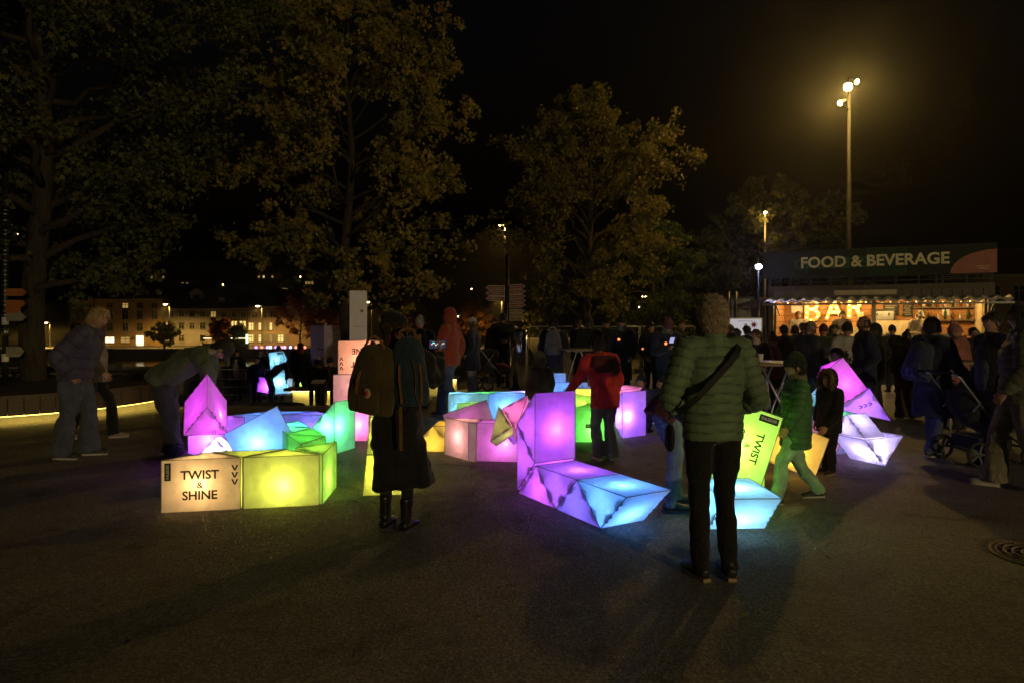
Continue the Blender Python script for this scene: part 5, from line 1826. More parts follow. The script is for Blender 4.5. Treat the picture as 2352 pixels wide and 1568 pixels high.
def fuse(mb, name, voxel, iters=3, wrinkle=0.0, seed=0, stretch=(1, 1, .45), quilt=None):
    me = mb.mesh('tmp')
    o = bpy.data.objects.new('tmp', me)
    FUSE_SC.collection.objects.link(o)
    r = o.modifiers.new('r', 'REMESH'); r.mode = 'VOXEL'; r.voxel_size = voxel; r.use_smooth_shade = True
    s = o.modifiers.new('s', 'SMOOTH'); s.iterations = iters; s.factor = .5
    with bpy.context.temp_override(scene=FUSE_SC, view_layer=FUSE_SC.view_layers[0]):
        dg = bpy.context.evaluated_depsgraph_get()
        res = bpy.data.meshes.new_from_object(o.evaluated_get(dg))
    bpy.data.objects.remove(o); bpy.data.meshes.remove(me)
    res.name = name
    if wrinkle or quilt:
        nv = len(res.vertices)
        co = np.empty(nv * 3, np.float32); no = np.empty(nv * 3, np.float32)
        res.vertices.foreach_get('co', co); res.vertex_normals.foreach_get('vector', no)
        co = co.reshape(-1, 3); no = no.reshape(-1, 3)
        rs = np.random.RandomState(seed)
        f = np.zeros(nv)
        q = co * np.array(stretch)
        warp = .35 * np.sin(co[:, [1, 2, 0]] * 9 + rs.uniform(0, 6, 3))
        for k in range(7):
            d = rs.normal(size=3); d /= np.linalg.norm(d)
            fr = rs.uniform(22, 70)
            f += np.sin((q + warp * .09) @ d * fr + rs.uniform(0, 6)) * (30 / fr)
        f = np.tanh(f * .6)
        co = co + no * (wrinkle * f)[:, None]
        if quilt:   # stitched channels: grooves across trunk and sleeves
            segs, pitch, amp = quilt
            best = np.full(nv, 9.0); ax = np.zeros(nv)
            for (a, b, s0, rad) in segs:
                a, b = np.array(tuple(a)), np.array(tuple(b))
                L = np.linalg.norm(b - a); d = (b - a) / L
                t = (co - a) @ d
                tc = np.clip(t, -.12, L + .12)
                dist = np.linalg.norm(co - (a + np.clip(t, 0, L)[:, None] * d), axis=1) / rad
                k = dist < best
                best[k] = dist[k]; ax[k] = s0 + tc[k]
            wob = .10 * pitch * np.sin(co[:, 0] * 21 + co[:, 1] * 17)
            g = np.abs(np.sin(PI * (ax + wob) / pitch)) ** .38
            groove_shade = np.clip(1 - np.abs(np.sin(PI * (ax + wob) / pitch)) * 3.2, 0, 1)  # mask for the groove shade painted into the puffer colour
            crease = 1 + .25 * np.sin(co[:, 0] * 60 + co[:, 1] * 47 + co[:, 2] * 9)
            co = co + no * (amp * (g - .75) * crease)[:, None]
        res.vertices.foreach_set('co', co.astype(np.float32).ravel())
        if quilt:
            res.attributes.new('groove_shade', 'FLOAT', 'POINT').data.foreach_set('value', groove_shade.astype(np.float32))
    res.polygons.foreach_set('use_smooth', [True] * len(res.polygons))
    res.update()
    return res


# ---- head
def _head_grid(nth=26, nph=36):
    th = np.linspace(0.001, PI - .001, nth)
    ph = np.linspace(0, 2 * PI, nph, endpoint=False)
    T, F = np.meshgrid(th, ph, indexing='ij')
    x = np.sin(T) * np.sin(F); y = np.sin(T) * np.cos(F); z = np.cos(T)
    return x, y, z


def head_points(x, y, z):
    X_ = .076 * x; Y_ = .097 * y; Z_ = .119 * z
    lo = np.clip(-z, 0, 1)
    X_ = X_ * (1 - .34 * lo ** 1.6)
    Y_ = np.where(y > 0, Y_ * (.93 + .03 * lo), Y_ * (1.03 - .34 * lo))
    fr = np.clip(y, 0, 1)
    g = lambda cx, cz, sx, sz: np.exp(-((x - cx) / sx) ** 2 - ((z - cz) / sz) ** 2) * (y > 0)
    Y_ = Y_ + .020 * g(0, -.16, .14, .13) + .011 * g(0, .02, .10, .16) + .005 * g(0, .24, .6, .12) - .010 * g(.40, .06, .17, .11) - .010 * g(-.40, .06, .17, .11)
    Y_ = Y_ + .006 * g(0, -.47, .24, .07) + .011 * g(0, -.85, .3, .16) - .004 * g(0, -.62, .3, .06) + .004 * g(.45, -.2, .2, .2) + .004 * g(-.45, -.2, .2, .2)
    return X_, Y_, Z_


M_EYEWHITE = plain('eye_white', (.6, .58, .55), .3)
M_EYEDARK = plain('eye_dark', (.02, .015, .012), .2)
M_LIPS = plain('lips', (.34, .13, .11), .5)


def head_mb(mb):
    x, y, z = _head_grid()
    X_, Y_, Z_ = head_points(x, y, z)
    nt_, np_ = x.shape
    vs = np.stack([X_, Y_, Z_], -1).reshape(-1, 3)
    fs, lips = [], []
    for i in range(nt_ - 1):
        for j in range(np_):
            j2 = (j + 1) % np_
            f = (i * np_ + j, (i + 1) * np_ + j, (i + 1) * np_ + j2, i * np_ + j2)
            zc, xc, yc = z[i:i + 2, j].mean(), x[i, j], y[i, j]
            if -.56 < zc < -.38 and abs(xc) < .27 and yc > 0: lips.append(f)
            else: fs.append(f)
    b = len(mb.v)
    mb.add(vs, fs, 0, True)
    mb.f += [tuple(i + b for i in f) for f in lips]; mb.m += [2] * len(lips); mb.sm += [True] * len(lips)
    for s in (-1, 1):
        mb.sphere((s * .030, .0785, .010), (.0135, .010, .008), 8, 6, 1)
        mb.sphere((s * .030, .0862, .010), (.0058, .004, .0058), 8, 5, 3)
        mb.box((s * .031, .089, .0305), (.030, .010, .0055), Matrix.Rotation(-s * .12, 3, 'Y'), 4)
        mb.sphere((s * .083, -.006, -.002), (.011, .022, .033), 8, 7, 0)
        mb.sphere((s * .088, .0, -.004), (.010, .012, .019), 8, 6, 0)


HEAD = MB(); head_mb(HEAD)


def shell(keep, grow=1.08, lift=0.0, nth=30, nph=44, bump=0.0, seed=0, fn=None):
    """Cap over the skull: faces where keep(x,y,z) holds."""
    x, y, z = _head_grid(nth, nph)
    X_, Y_, Z_ = head_points(x, np.minimum(y, .93), z)
    sm = np.stack([.080 * x, .100 * y, .121 * z], -1)
    V = sm * grow
    V[..., 2] += lift * np.clip(z, 0, 1)
    if bump:
        rs = np.random.RandomState(seed)
        f = sum(np.sin(x * a + y * b_ + z * c + d) for a, b_, c, d in rs.uniform(-16, 16, (7, 4)))
        V *= (1 + bump * f / 4)[..., None]
    if fn: V = fn(x, y, z, V)
    fs = []
    for i in range(nth - 1):
        for j in range(nph):
            j2 = (j + 1) % nph
            c = (x[i, j] + x[i + 1, j2]) / 2, (y[i, j] + y[i + 1, j2]) / 2, (z[i, j] + z[i + 1, j2]) / 2
            if keep(*c): fs.append((i * nph + j, (i + 1) * nph + j, (i + 1) * nph + j2, i * nph + j2))
    m_ = MB()
    used = sorted({i for f in fs for i in f}); mp = {i: k for k, i in enumerate(used)}
    V = V.reshape(-1, 3)
    m_.add([V[i] for i in used], [tuple(mp[i] for i in f) for f in fs], 0, True)
    return m_


hairline = lambda x, y, z: z > (.50 if y > .55 else .50 - (.55 - y) * 1.15 if y > -.15 else max(-.62, -.31 + (y + .15) * .9))


def locks(mb, n, keep, length=.06, r=.006, curl=.6, seed=0, grow=1.03, fall=1.0):
    rs = np.random.RandomState(seed)
    k = 0
    while k < n:
        d = rs.normal(size=3); d /= np.linalg.norm(d)
        if not keep(*d): continue
        k += 1
        p = np.array([.080 * d[0], .100 * d[1], .121 * d[2]]) * grow
        t = np.array([rs.normal(0, curl), rs.normal(-.15, curl), -fall + rs.normal(0, curl)])
        t -= d * np.dot(t, d) * .8
        t /= np.linalg.norm(t)
        L = length * rs.uniform(.5, 1.2)
        q1 = p + t * L * .5 + d * .008; q2 = p + t * L * .9 + d * rs.uniform(-.002, .012) + rs.normal(0, curl * .010, 3)
        mb.tube([p, q1, q2], [r, r * .9, r * .25], 4, cap=False)


def hair_mb(style, seed=0, det=1):
    n = int(520 * det)
    if style == 'short':
        m_ = shell(hairline, 1.07, bump=.02, seed=seed); locks(m_, n, hairline, .055, .0055, .5, seed, 1.04)
    elif style == 'curly':
        m_ = shell(hairline, 1.08, bump=.03, seed=seed); locks(m_, int(n * 1.2), hairline, .050, .006, .9, seed, 1.05, .6)
    elif style == 'wavy':
        m_ = shell(hairline, 1.06, bump=.012, seed=seed); locks(m_, int(n * 4.5), hairline, .045, .0021, .38, seed, 1.05, 1.0)
        locks(m_, n * 2, lambda x, y, z: z > .3, .045, .0020, .5, seed + 1, 1.07, .3)
    elif style == 'thin':
        k = lambda x, y, z: z < .5 and z > -.5 and y < .25
        m_ = shell(k, 1.03)
    elif style == 'long':
        k = lambda x, y, z: hairline(x, y, z) or (y < -.1 and z > -.95)
        m_ = shell(k, 1.09, bump=.015, seed=seed); locks(m_, n, hairline, .10, .006, .2, seed, 1.05, 1.6)
        for i in range(int(60 * max(.4, det))):
            a = (i / 60 / max(.4, det) - .5) * 2.9
            x0, y0 = .086 * math.sin(a), -.092 * math.cos(a)
            l = .30 + .06 * math.sin(i * 1.7)
            m_.tube([(x0, y0, .0), (x0 * 1.12, y0 * 1.1, -.10), (x0 * 1.2, y0 * 1.15 - .01, -.2), (x0 * 1.05, y0 * 1.1, -l)], [.013, .014, .012, .003], 5)
    elif style == 'ponytail':
        m_ = shell(hairline, 1.07, bump=.02, seed=seed); locks(m_, n // 2, hairline, .05, .005, .4, seed, 1.04)
        rs = np.random.RandomState(seed)
        for i in range(int(150 * max(.5, det))):
            q = rs.normal(0, 1, 3) * (.034, .034, .062) + np.array((0, -.145, -.02))
            d = rs.normal(0, .02, 3)
            m_.tube([q, q + d + (0, 0, -.02), q + d * 1.6 + (0, 0, -.045)], [.008, .009, .003], 4, cap=False)
    elif style == 'bun':
        m_ = shell(hairline, 1.06, bump=.01, seed=seed)
        m_.sphere((0, -.06, .125), .042, 12, 8)
        for i in range(40):
            a = (i / 40 - .5) * 2.4
            m_.tube([(.08 * math.sin(a), -.09 * math.cos(a), -.02), (.085 * math.sin(a), -.1 * math.cos(a), -.15), (.07 * math.sin(a), -.11 * math.cos(a), -.33)], [.012, .013, .003], 5)
    return m_


def hat_mb(style):
    if style in ('beanie', 'pom', 'bobble'):
        kp = lambda x, y, z: z > .16 - .12 * (y < 0)
        m_ = shell(kp, 1.13, lift=.03)
        rim = shell(lambda x, y, z: .10 - .16 * (y < .1) < z < .46 - .10 * (y < .1), 1.165, nth=44)
        m_.add(rim.v, rim.f, 0, True)
        rim = shell(lambda x, y, z: .06 - .16 * (y < .1) < z < .14 - .16 * (y < .1), 1.12, nth=44)
        m_.add(rim.v, rim.f, 0, True)
        for a in np.linspace(0, 2 * PI, 36, endpoint=False):
            m_.tube([(.0905 * math.sin(a), .1125 * math.cos(a), .04), (.075 * math.sin(a), .094 * math.cos(a), .10), (.04 * math.sin(a), .05 * math.cos(a), .15)], [.004, .004, .002], 4, cap=False)
        if style == 'pom':
            rs = np.random.RandomState(3)
            m_.sphere((0, 0, .185), .038)
            for k in range(60):
                d = rs.normal(size=3); d /= np.linalg.norm(d)
                m_.tube([np.array((0, 0, .185)) + d * .03, np.array((0, 0, .185)) + d * .052], [.006, .002], 4, cap=False)
    elif style == 'beret':
        def fn(x, y, z, V):
            w_ = np.clip((z - .05) * 2.2, 0, 1)
            V[..., 0] *= 1 + .42 * w_ * (1 - .35 * np.clip(z, 0, 1)); V[..., 1] *= 1 + .34 * w_ * (1 - .35 * np.clip(z, 0, 1))
            V[..., 2] = V[..., 2] * .92 + .028 * w_ + .030 * w_ * (-x)
            V[..., 1] -= .02 * w_
            return V
        m_ = shell(lambda x, y, z: z > -.02, 1.08, fn=fn)
        m_.tube([(0, -.02, .165), (0, -.02, .18)], .006, 6)
    elif style == 'cap':
        m_ = shell(lambda x, y, z: z > .20 - .1 * (y < 0), 1.10, lift=.01)
        vs = []
        for i in range(9):
            a = (i / 8 - .5) * 2.0
            for r_ in (.0, .085):
                vs.append(((.086 + r_ * .25) * math.sin(a), (.105 + r_) * math.cos(a), .045 - r_ * .22 - .02 * a * a))
        n = len(vs)
        vs2 = [(a, b_, c - .008) for a, b_, c in vs]
        fs = []
        for i in range(8):
            fs += [(2 * i, 2 * i + 1, 2 * i + 3, 2 * i + 2), (n + 2 * i, n + 2 * i + 2, n + 2 * i + 3, n + 2 * i + 1), (2 * i + 1, n + 2 * i + 1, n + 2 * i + 3, 2 * i + 3)]
        m_.add(vs + vs2, fs, 0, True)
    elif style == 'hood':
        def fn(x, y, z, V):
            V[..., 1] -= .012
            V[..., 2] = np.where(z < -.3, V[..., 2] - .03 * (-z - .3), V[..., 2])
            return V
        m_ = shell(lambda x, y, z: (y < .62 and (z > -.97)) or z > .72, 1.26, lift=.01, fn=fn, bump=.008)
    elif style == 'headband':
        m_ = MB()
        for z_ in (.030, .048, .066):
            ring = [(.084 * math.sin(a), .104 * math.cos(a), z_) for a in np.linspace(0, 2 * PI, 25)]
            m_.tube(ring, .012, 6, cap=False)
    return m_


def fur_ring(rs, pts, n, r0=.03, L=.05):
    m_ = MB()
    P, _, _ = resample(pts, [0] * len(pts), .02)
    m_.tube([tuple(p) for p in P], r0 * .6, 8)
    for k in range(n):
        p = P[rs.randint(len(P))] + rs.normal(0, r0 * .35, 3)
        d = rs.normal(size=3); d /= np.linalg.norm(d)
        m_.tube([p, p + d * L * .6, p + d * L * rs.uniform(.7, 1.1) + (0, 0, -.01)], [.005, .0035, .001], 3, cap=False)
    return m_


# ---- hands
def hand_mb(mb, wrist, d, nrm, curl=.5, s=1.0, side=1):
    """Palm and five fingers. d: pointing direction, nrm: back of the hand."""
    d = Vector(d).normalized(); nrm = Vector(nrm); nrm = (nrm - d * nrm.dot(d)).normalized()
    x = d.cross(nrm) * side
    w = Vector(wrist)
    limb(mb, [w - d * .03, w + d * .01 * s, w + d * .05 * s, w + d * .088 * s], [(.026 * s, .019 * s), (.030 * s, .017 * s), (.041 * s, .0145 * s), (.038 * s, .012 * s)], x, 10, .02)
    for i, (ox, L) in enumerate(((-.029, .066), (-.010, .076), (.010, .071), (.028, .056))):
        p = w + d * .084 * s + x * ox * s
        pts = [p - d * .02 * s, p]
        a = 0
        for k, f in enumerate((.45, .32, .23)):
            a += curl * (.7 + .45 * k)
            p = p + (d * math.cos(a) - nrm * math.sin(a)) * L * f * s
            pts.append(p)
        mb.tube(pts, [.0085 * s, .0090 * s, .0082 * s, .0075 * s, .0055 * s], 7)
    p = w + d * .022 * s - x * .026 * s
    t1 = (-x * .75 + d * .75 - nrm * .25).normalized()
    t2 = (-x * .15 + d * .9 - nrm * (.3 + .4 * curl)).normalized()
    mb.tube([p - t1 * .012 * s, p + t1 * .026 * s, p + t1 * .036 * s + t2 * .022 * s, p + t1 * .038 * s + t2 * .046 * s], [.0125 * s, .0115 * s, .0098 * s, .0065 * s], 7)


V3 = Vector
BASE = dict(pelvis=(0, 0, .95), chest=(0, .0, 1.27), neck=(0, -.015, 1.475), shw=.185,
            elL=(-.255, -.04, 1.15), elR=(.255, -.04, 1.15), haL=(-.25, .06, .90), haR=(.25, .06, .90),
            hipw=.088, knL=(-.10, .025, .50), knR=(.10, .025, .50), anL=(-.105, -.03, .085), anR=(.105, -.03, .085), toeL=8, toeR=-8, yaw=0, pitch=0, roll=0, lat=0)
POSES = dict(
    stand={},
    pockets=dict(elL=(-.285, -.07, 1.14), elR=(.285, -.07, 1.14), haL=(-.185, .10, .965), haR=(.185, .10, .965)),
    front=dict(elL=(-.27, -.01, 1.13), elR=(.27, -.01, 1.13), haL=(-.06, .27, 1.10), haR=(.06, .27, 1.10), pitch=-18),
    phone=dict(elL=(-.26, .03, 1.14), elR=(.26, .03, 1.14), haL=(-.055, .30, 1.22), haR=(.055, .30, 1.22), pitch=-28),
    walk=dict(knL=(-.095, .19, .52), anL=(-.095, .24, .085), knR=(.095, -.05, .49), anR=(.10, -.30, .14), elL=(-.255, -.14, 1.16), haL=(-.24, -.10, .92), elR=(.255, .04, 1.15), haR=(.24, .20, .95)),
    walk2=dict(knR=(.095, .17, .52), anR=(.095, .20, .085), knL=(-.095, -.04, .49), anL=(-.10, -.24, .12), elR=(.265, -.10, 1.16), haR=(.24, -.02, .92), elL=(-.265, .02, 1.15), haL=(-.24, .16, .95)),
    sit=dict(pelvis=(0, 0, .53), chest=(0, .10, .84), neck=(0, .17, 1.04), knL=(-.12, .44, .53), knR=(.12, .44, .53), anL=(-.12, .40, .085), anR=(.12, .46, .085),
             elL=(-.25, .18, .74), elR=(.25, .18, .74), haL=(-.08, .40, .66), haR=(.08, .40, .66), pitch=-25),
    crouch=dict(pelvis=(0, -.10, .34), chest=(0, .10, .62), neck=(0, .22, .82), knL=(-.15, .30, .50), knR=(.15, .30, .46), anL=(-.13, .05, .085), anR=(.13, .05, .085),
                elL=(-.25, .32, .58), elR=(.25, .32, .58), haL=(-.12, .52, .42), haR=(.12, .52, .42), pitch=-30),
    bend=dict(pelvis=(0, -.10, .91), chest=(0, .16, 1.15), neck=(0, .41, 1.31), elL=(-.22, .42, 1.05), elR=(.22, .42, 1.05), haL=(-.15, .42, .80), haR=(.15, .42, .80), pitch=-62,
              knL=(-.11, -.02, .49), knR=(.12, .03, .50)),
)


def person(label, loc, rz, H=1.75, pose='stand', over=None, top=None, legs=None, shoes=(.03, .03, .03), tone=(.40, .23, .16), hair=None, hat=None,
           det=.5, scarf=None, extras=(), group='people in the crowd', sole=None, beard=None, glasses=False, badge=False, child=False):
    """A clothed figure: body (head, trunk, limbs, hands in one mesh), jacket or coat, trousers, shoes, hair, hat."""
    s = H / 1.75
    J = dict(BASE); J.update(POSES[pose]); J.update(over or {})
    root = tag(empty('person', loc, math.radians(rz)), label, 'person', group)
    sd = sum(ord(c) for c in label)
    v = lambda k: Vector(J[k]) * s
    pel, che, nec = v('pelvis'), v('chest'), v('neck')
    latr = math.radians(J['lat'])
    latv = Vector((math.cos(latr), math.sin(latr), 0))
    spine = (nec - che).normalized()
    shc = nec - spine * .055 * s
    shL, shR = shc - latv * J['shw'] * s, shc + latv * J['shw'] * s
    hipL, hipR = pel - Vector((J['hipw'] * s, 0, .03 * s)), pel + Vector((J['hipw'] * s, 0, -.03 * s))
    elL, elR, haL, haR, knL, knR, anL, anR = (v(k) for k in ('elL', 'elR', 'haL', 'haR', 'knL', 'knR', 'anL', 'anR'))
    hs = s if not child else s * (1 + .33 * max(0, 1.75 - H) / .75)
    # head frame
    yw, pt = math.radians(J['yaw']), math.radians(J['pitch'])
    Hm = Matrix.Rotation(yw, 4, 'Z') @ Matrix.Rotation(pt, 4, 'X') @ Matrix.Rotation(math.radians(J['roll']), 4, 'Y')
    npos = nec + spine * .035 * s
    Hm = Matrix.Translation(npos) @ Hm @ Matrix.Translation((0, .022 * hs, .118 * hs)) @ Matrix.Diagonal((hs, hs, hs, 1))
    hc = Hm.translation
    vox = .013 if det >= 1 else .017 if det >= .6 else .022
    # ---------------- body
    bm_ = MB()
    limb(bm_, [pel - Vector((0, 0, .09 * s)), pel, pel.lerp(che, .5), che, shc, nec, hc - (hc - nec) * .25],
         [(.10 * s, .08 * s), (.145 * s, .10 * s), (.125 * s, .09 * s), (.145 * s, .10 * s), (.10 * s, .075 * s), (.055 * s, .055 * s), (.052 * hs, .056 * hs)], latv, 14)
    for (sh, el, ha) in ((shL, elL, haL), (shR, elR, haR)):
        limb(bm_, [sh, sh.lerp(el, .5), el, el.lerp(ha, .4), ha], [.055 * s, .048 * s, .040 * s, .038 * s, .027 * s], (0, 1, 0), 10)
    for (hp, kn, an) in ((hipL, knL, anL), (hipR, knR, anR)):
        limb(bm_, [hp, hp.lerp(kn, .5), kn, kn.lerp(an, .35), an], [.078 * s, .070 * s, .052 * s, .050 * s, .034 * s], (1, 0, 0), 10)
    me = fuse(bm_, 'body', .030, 3)
    hm_ = MB()
    hm_.v = [tuple(Hm @ Vector(p)) for p in HEAD.v]; hm_.f = list(HEAD.f); hm_.m = list(HEAD.m); hm_.sm = list(HEAD.sm)
    curl = J.get('curl', .45)
    for (el, ha, sd_) in ((elL, haL, -1), (elR, haR, 1)):
        d = (ha - el).normalized()
        nr = Vector((sd_ * .6, .35, .6)) if abs(d.z) < .6 else Vector((sd_ * .8, .5, 0))
        hand_mb(hm_, ha, d, nr, curl, hs * .98, sd_)
    b2 = hm_.mesh('head')
    bm = bmesh.new(); bm.from_mesh(me); bm.from_mesh(b2); bm.to_mesh(me); bm.free()
    bpy.data.meshes.remove(b2)
    hcol = hair[1] if hair else (.04, .03, .025)
    for m in (skin(tone), M_EYEWHITE, M_LIPS, M_EYEDARK, plain('brow_%d_%d' % (int(hcol[0] * 300), int(hcol[1] * 300)), hcol, .8)): me.materials.append(m)
    link('body', me, parent=root)
    # ---------------- jacket / coat
    t_ = dict(kind='jacket', col=(.03, .03, .04), hem=.12, bulk=1.0, puff=None, flare=0.0, wr=.006)
    t_.update(top or {})
    k = t_['bulk'] * s
    jm = MB()
    hem = t_['hem'] * s
    down = (pel - che).normalized() if pose in ('bend',) else Vector((0, 0, -1))
    pts, rr = [], []
    if hem > .3 * s:
        fl = t_['flare']
        hx = Vector(t_.get('shift', (0, 0, 0)))
        pts += [pel + down * hem + hx, pel + down * hem * .55 + hx * .45]
        rr += [((.175 + fl) * k, (.15 + fl * .8) * k), ((.180 + fl * .5) * k, (.15 + fl * .4) * k)]
    else:
        pts += [pel + down * hem]
        rr += [(.178 * k, .135 * k)]
    wst = t_.get('waist', 1.0)
    pts += [pel + Vector((0, 0, .02 * s)), pel.lerp(che, .45), che, che.lerp(shc, .6), shc, nec + spine * .012 * s]
    rr += [(.178 * k * wst, .137 * k), (.166 * k * wst, .128 * k), (.182 * k, .138 * k), (.178 * k, .120 * k), (.130 * k, .092 * k), (.070 * k, .072 * k)]
    pf = t_['puff']
    limb(jm, pts, rr, latv, 22 if det >= .6 else 16, .03, None, t_.get('fold', .004), sd)
    # collar
    limb(jm, [nec - spine * .03 * s, nec + spine * (.05 * s)], [(.082 * k, .085 * k), (.074 * k, .078 * k)], latv, 14, .03)
    sk = t_.get('sleeve', 1.0) * k
    for (sh, el, ha, sd_) in ((shL, elL, haL, -1), (shR, elR, haR, 1)):
        inw = shc.lerp(sh, .45)
        dch = (ha - el).normalized()
        limb(jm, [inw, sh + Vector((0, 0, .005 * s)), sh.lerp(el, .5), el, el.lerp(ha, .5), ha - dch * .005 * s],
             [.075 * k, .078 * sk, .070 * sk, .061 * sk, .056 * sk, .043 * sk], (0, 1, 0), 14, .03, None, t_.get('fold', .004) * 1.2, sd + sd_)
    qz = None
    if pf:
        segs = [(pts[0], che, 0.0, .17 * k), (che, nec, (che - pts[0]).length, .17 * k)]
        for (sh, el, ha) in ((shL, elL, haL), (shR, elR, haR)):
            segs += [(sh, el, 0.0, .085 * sk), (el, ha, (el - sh).length, .075 * sk)]
        qz = (segs, pf[0], pf[1])
    jm_me = fuse(jm, t_['kind'], vox if not pf else max(.0085, min(vox, pf[0] / (6.0 if det >= 1 else 4.5))), 3, t_['wr'], sd, quilt=qz)
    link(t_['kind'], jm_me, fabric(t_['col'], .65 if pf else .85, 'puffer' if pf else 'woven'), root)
    # ---------------- trousers
    l_ = dict(col=(.02, .02, .025), fit=1.0, flare=0.0, kind='trousers', wr=.006)
    l_.update(legs or {})
    q = l_['fit'] * s
    tm = MB()
    limb(tm, [pel + (che - pel) * .22, pel, pel - Vector((0, 0, .10 * s)) - (Vector((0, 0, 0)))], [(.148 * q ** .5 * s ** .5, .112 * s), (.160 * s, .122 * s), (.12 * s, .10 * s)], (1, 0, 0), 16)
    for (hp, kn, an, i) in ((hipL, knL, anL, 0), (hipR, knR, anR, 1)):
        dn = (an - kn).normalized()
        limb(tm, [hp + (che - pel).normalized() * .03 * s, hp.lerp(kn, .35), kn.lerp(hp, .15), kn, kn.lerp(an, .5), an + dn * .035 * s],
             [.094 * s, .090 * q, .070 * q, .066 * q, (.062 + l_['flare'] * .4) * q, (.056 + l_['flare']) * q], (1, 0, 0), 14, .03, None, .006 * l_['fit'], sd + i)
    link(l_['kind'], fuse(tm, l_['kind'], vox, 2, l_['wr'] * l_['fit'], sd + 5), fabric(l_['col']), root)
    # ---------------- shoes
    if det >= .4:
        for (an, to, i) in ((anL, J['toeL'], 0), (anR, J['toeR'], 1)):
            a = math.radians(to)
            pitchf = math.atan2(max(0, an.z - .085 * s - .02), .2)
            f = Vector((math.sin(-a), math.cos(a), -math.sin(pitchf) * .8)).normalized()
            sm = MB()
            b = Vector((an.x, an.y, an.z - .075 * s))
            boot = J.get('boot', 0)
            limb(sm, [b - f * .065 * s + V3((0, 0, .035 * s)), b - f * .04 * s + V3((0, 0, .042 * s)), b + f * .04 * s + V3((0, 0, .046 * s)), b + f * .11 * s + V3((0, 0, .034 * s)), b + f * .175 * s + V3((0, 0, .026 * s)), b + f * .20 * s + V3((0, 0, .022 * s))],
                 [(.028 * s, .026 * s), (.041 * s, .044 * s), (.046 * s, .044 * s), (.052 * s, .036 * s), (.046 * s, .028 * s), (.024 * s, .018 * s)], (1, 0, 0), 14, .025)
            limb(sm, [b + V3((0, 0, .03 * s)), an + V3((0, 0, .02 * s)), an + V3((0, -.005, (.045 + boot) * s))], [(.038 * s, .045 * s), (.038 * s, .044 * s), (.046 * s if boot else .042 * s, .050 * s if boot else .047 * s)], (1, 0, 0), 12, .03)
            so = link('shoe' if not boot else 'boot', fuse(sm, 'shoe', .010 if det >= 1 else .014, 2), plain('shoe_%d_%d_%d' % tuple(int(c * 255) for c in shoes), shoes, .5 if not boot else .3, bump=.2), root)
            if sole is not None or det >= .8:
                pl = MB()
                pr_ = [(-.030, -.080), (.030, -.080), (.042, -.02), (.044, .06), (.050, .12), (.044, .17), (.024, .21), (-.024, .21), (-.044, .17), (-.050, .12), (-.044, .06), (-.042, -.02)]
                rgt = Vector((f.y, -f.x, 0)).normalized()
                lo = [b + rgt * x_ * .86 * s + f * (y_ * .90 + .003) * s + V3((0, 0, -.008 * s)) for x_, y_ in pr_]
                hi = [p + V3((0, 0, .022 * s)) for p in lo]
                n = len(pr_)
                pl.add(lo + hi, [tuple(range(n - 1, -1, -1)), tuple(range(n, 2 * n))] + [(i_, (i_ + 1) % n, n + (i_ + 1) % n, n + i_) for i_ in range(n)])
                sc_ = sole or (.05, .05, .05)
                pl.build('sole', plain('sole_%d_%d' % (int(sc_[0] * 255), int(sc_[2] * 255)), sc_, .7), so)
    # ---------------- head wear
    if hair:
        h_ = hair_mb(hair[0], sd, 1.0 if det >= 1 else .5 if det >= .6 else .22)
        h_.v = [tuple(Hm @ Vector(p)) for p in h_.v]
        link('hair', h_.mesh('hair'), plain('hair_%d_%d' % (int(hair[1][0] * 400), int(hair[1][1] * 400)), hair[1], .5, var=.35, scale=30), root)
    if beard:
        k_b = lambda x, y, z: z < -.22 and y > -.15 and not (-.56 < z < -.40 and abs(x) < .28)
        h_ = shell(k_b, 1.0, bump=.01)
        h2 = MB(); locks(h2, int(160 * det) + 30, k_b, .018, .0035, .5, sd, .97)
        h2.v = [tuple(Hm @ Vector(p)) for p in h2.v]
        link('beard', h2.mesh('beard'), plain('beard_dark', beard, .8), root)
    if hat:
        for (st_, c_) in (hat if isinstance(hat, list) else [hat]):
            h_ = hat_mb(st_)
            h_.v = [tuple(Hm @ Vector(p)) for p in h_.v]
            link('hat' if st_ != 'hood' else 'hood', h_.mesh('hat'), fabric(c_), root)
    if scarf:
        m_ = MB()
        for i in range(3):
            ring = [nec + spine * (.015 + i * .03) * s + Vector(((.088 - .006 * i) * math.sin(a), (.094 - .006 * i) * math.cos(a), .012 * math.sin(2 * a + i))) * s for a in np.linspace(0, 2 * PI, 22)]
            m_.tube(ring, .027 * s, 8, cap=False)
        link('scarf', m_.mesh('scarf'), fabric(scarf), root)
    if glasses:
        m_ = MB()
        for sd_ in (-1, 1):
            m_.tube([Hm @ Vector((sd_ * .031 + .021 * math.cos(a), .094, .010 + .017 * math.sin(a))) for a in np.linspace(0, 2 * PI, 13)], .0018, 4, cap=False)
            m_.tube([Hm @ Vector((sd_ * .052, .092, .012)), Hm @ Vector((sd_ * .079, .0, .014))], .0016, 4)
        link('glasses', m_.mesh('glasses'), M_DARKMETAL, root)
    if badge:
        c = che.lerp(shc, .25) + Vector((.07 * s, .145 * k, 0))
        MB().sphere((0, 0, 0), (.024, .012, .024), 10, 6).build('badge_light', glow('orange_badge', (1, .20, .04), 3.0), root, c)
    root['_j'] = 0
    del root['_j']
    return dict(root=root, head=Hm, nec=nec, che=che, pel=pel, shL=shL, shR=shR, haL=haL, haR=haR, elL=elL, elR=elR, s=s, k=k, spine=spine)


def at_g(u, d):
    x = (u - CX) * d / FOC
    return Vector((x, d, gz(x, d)))


def child_of(name, mb, mat, p):
    return link(name, mb.mesh(name), mat, p['root'])


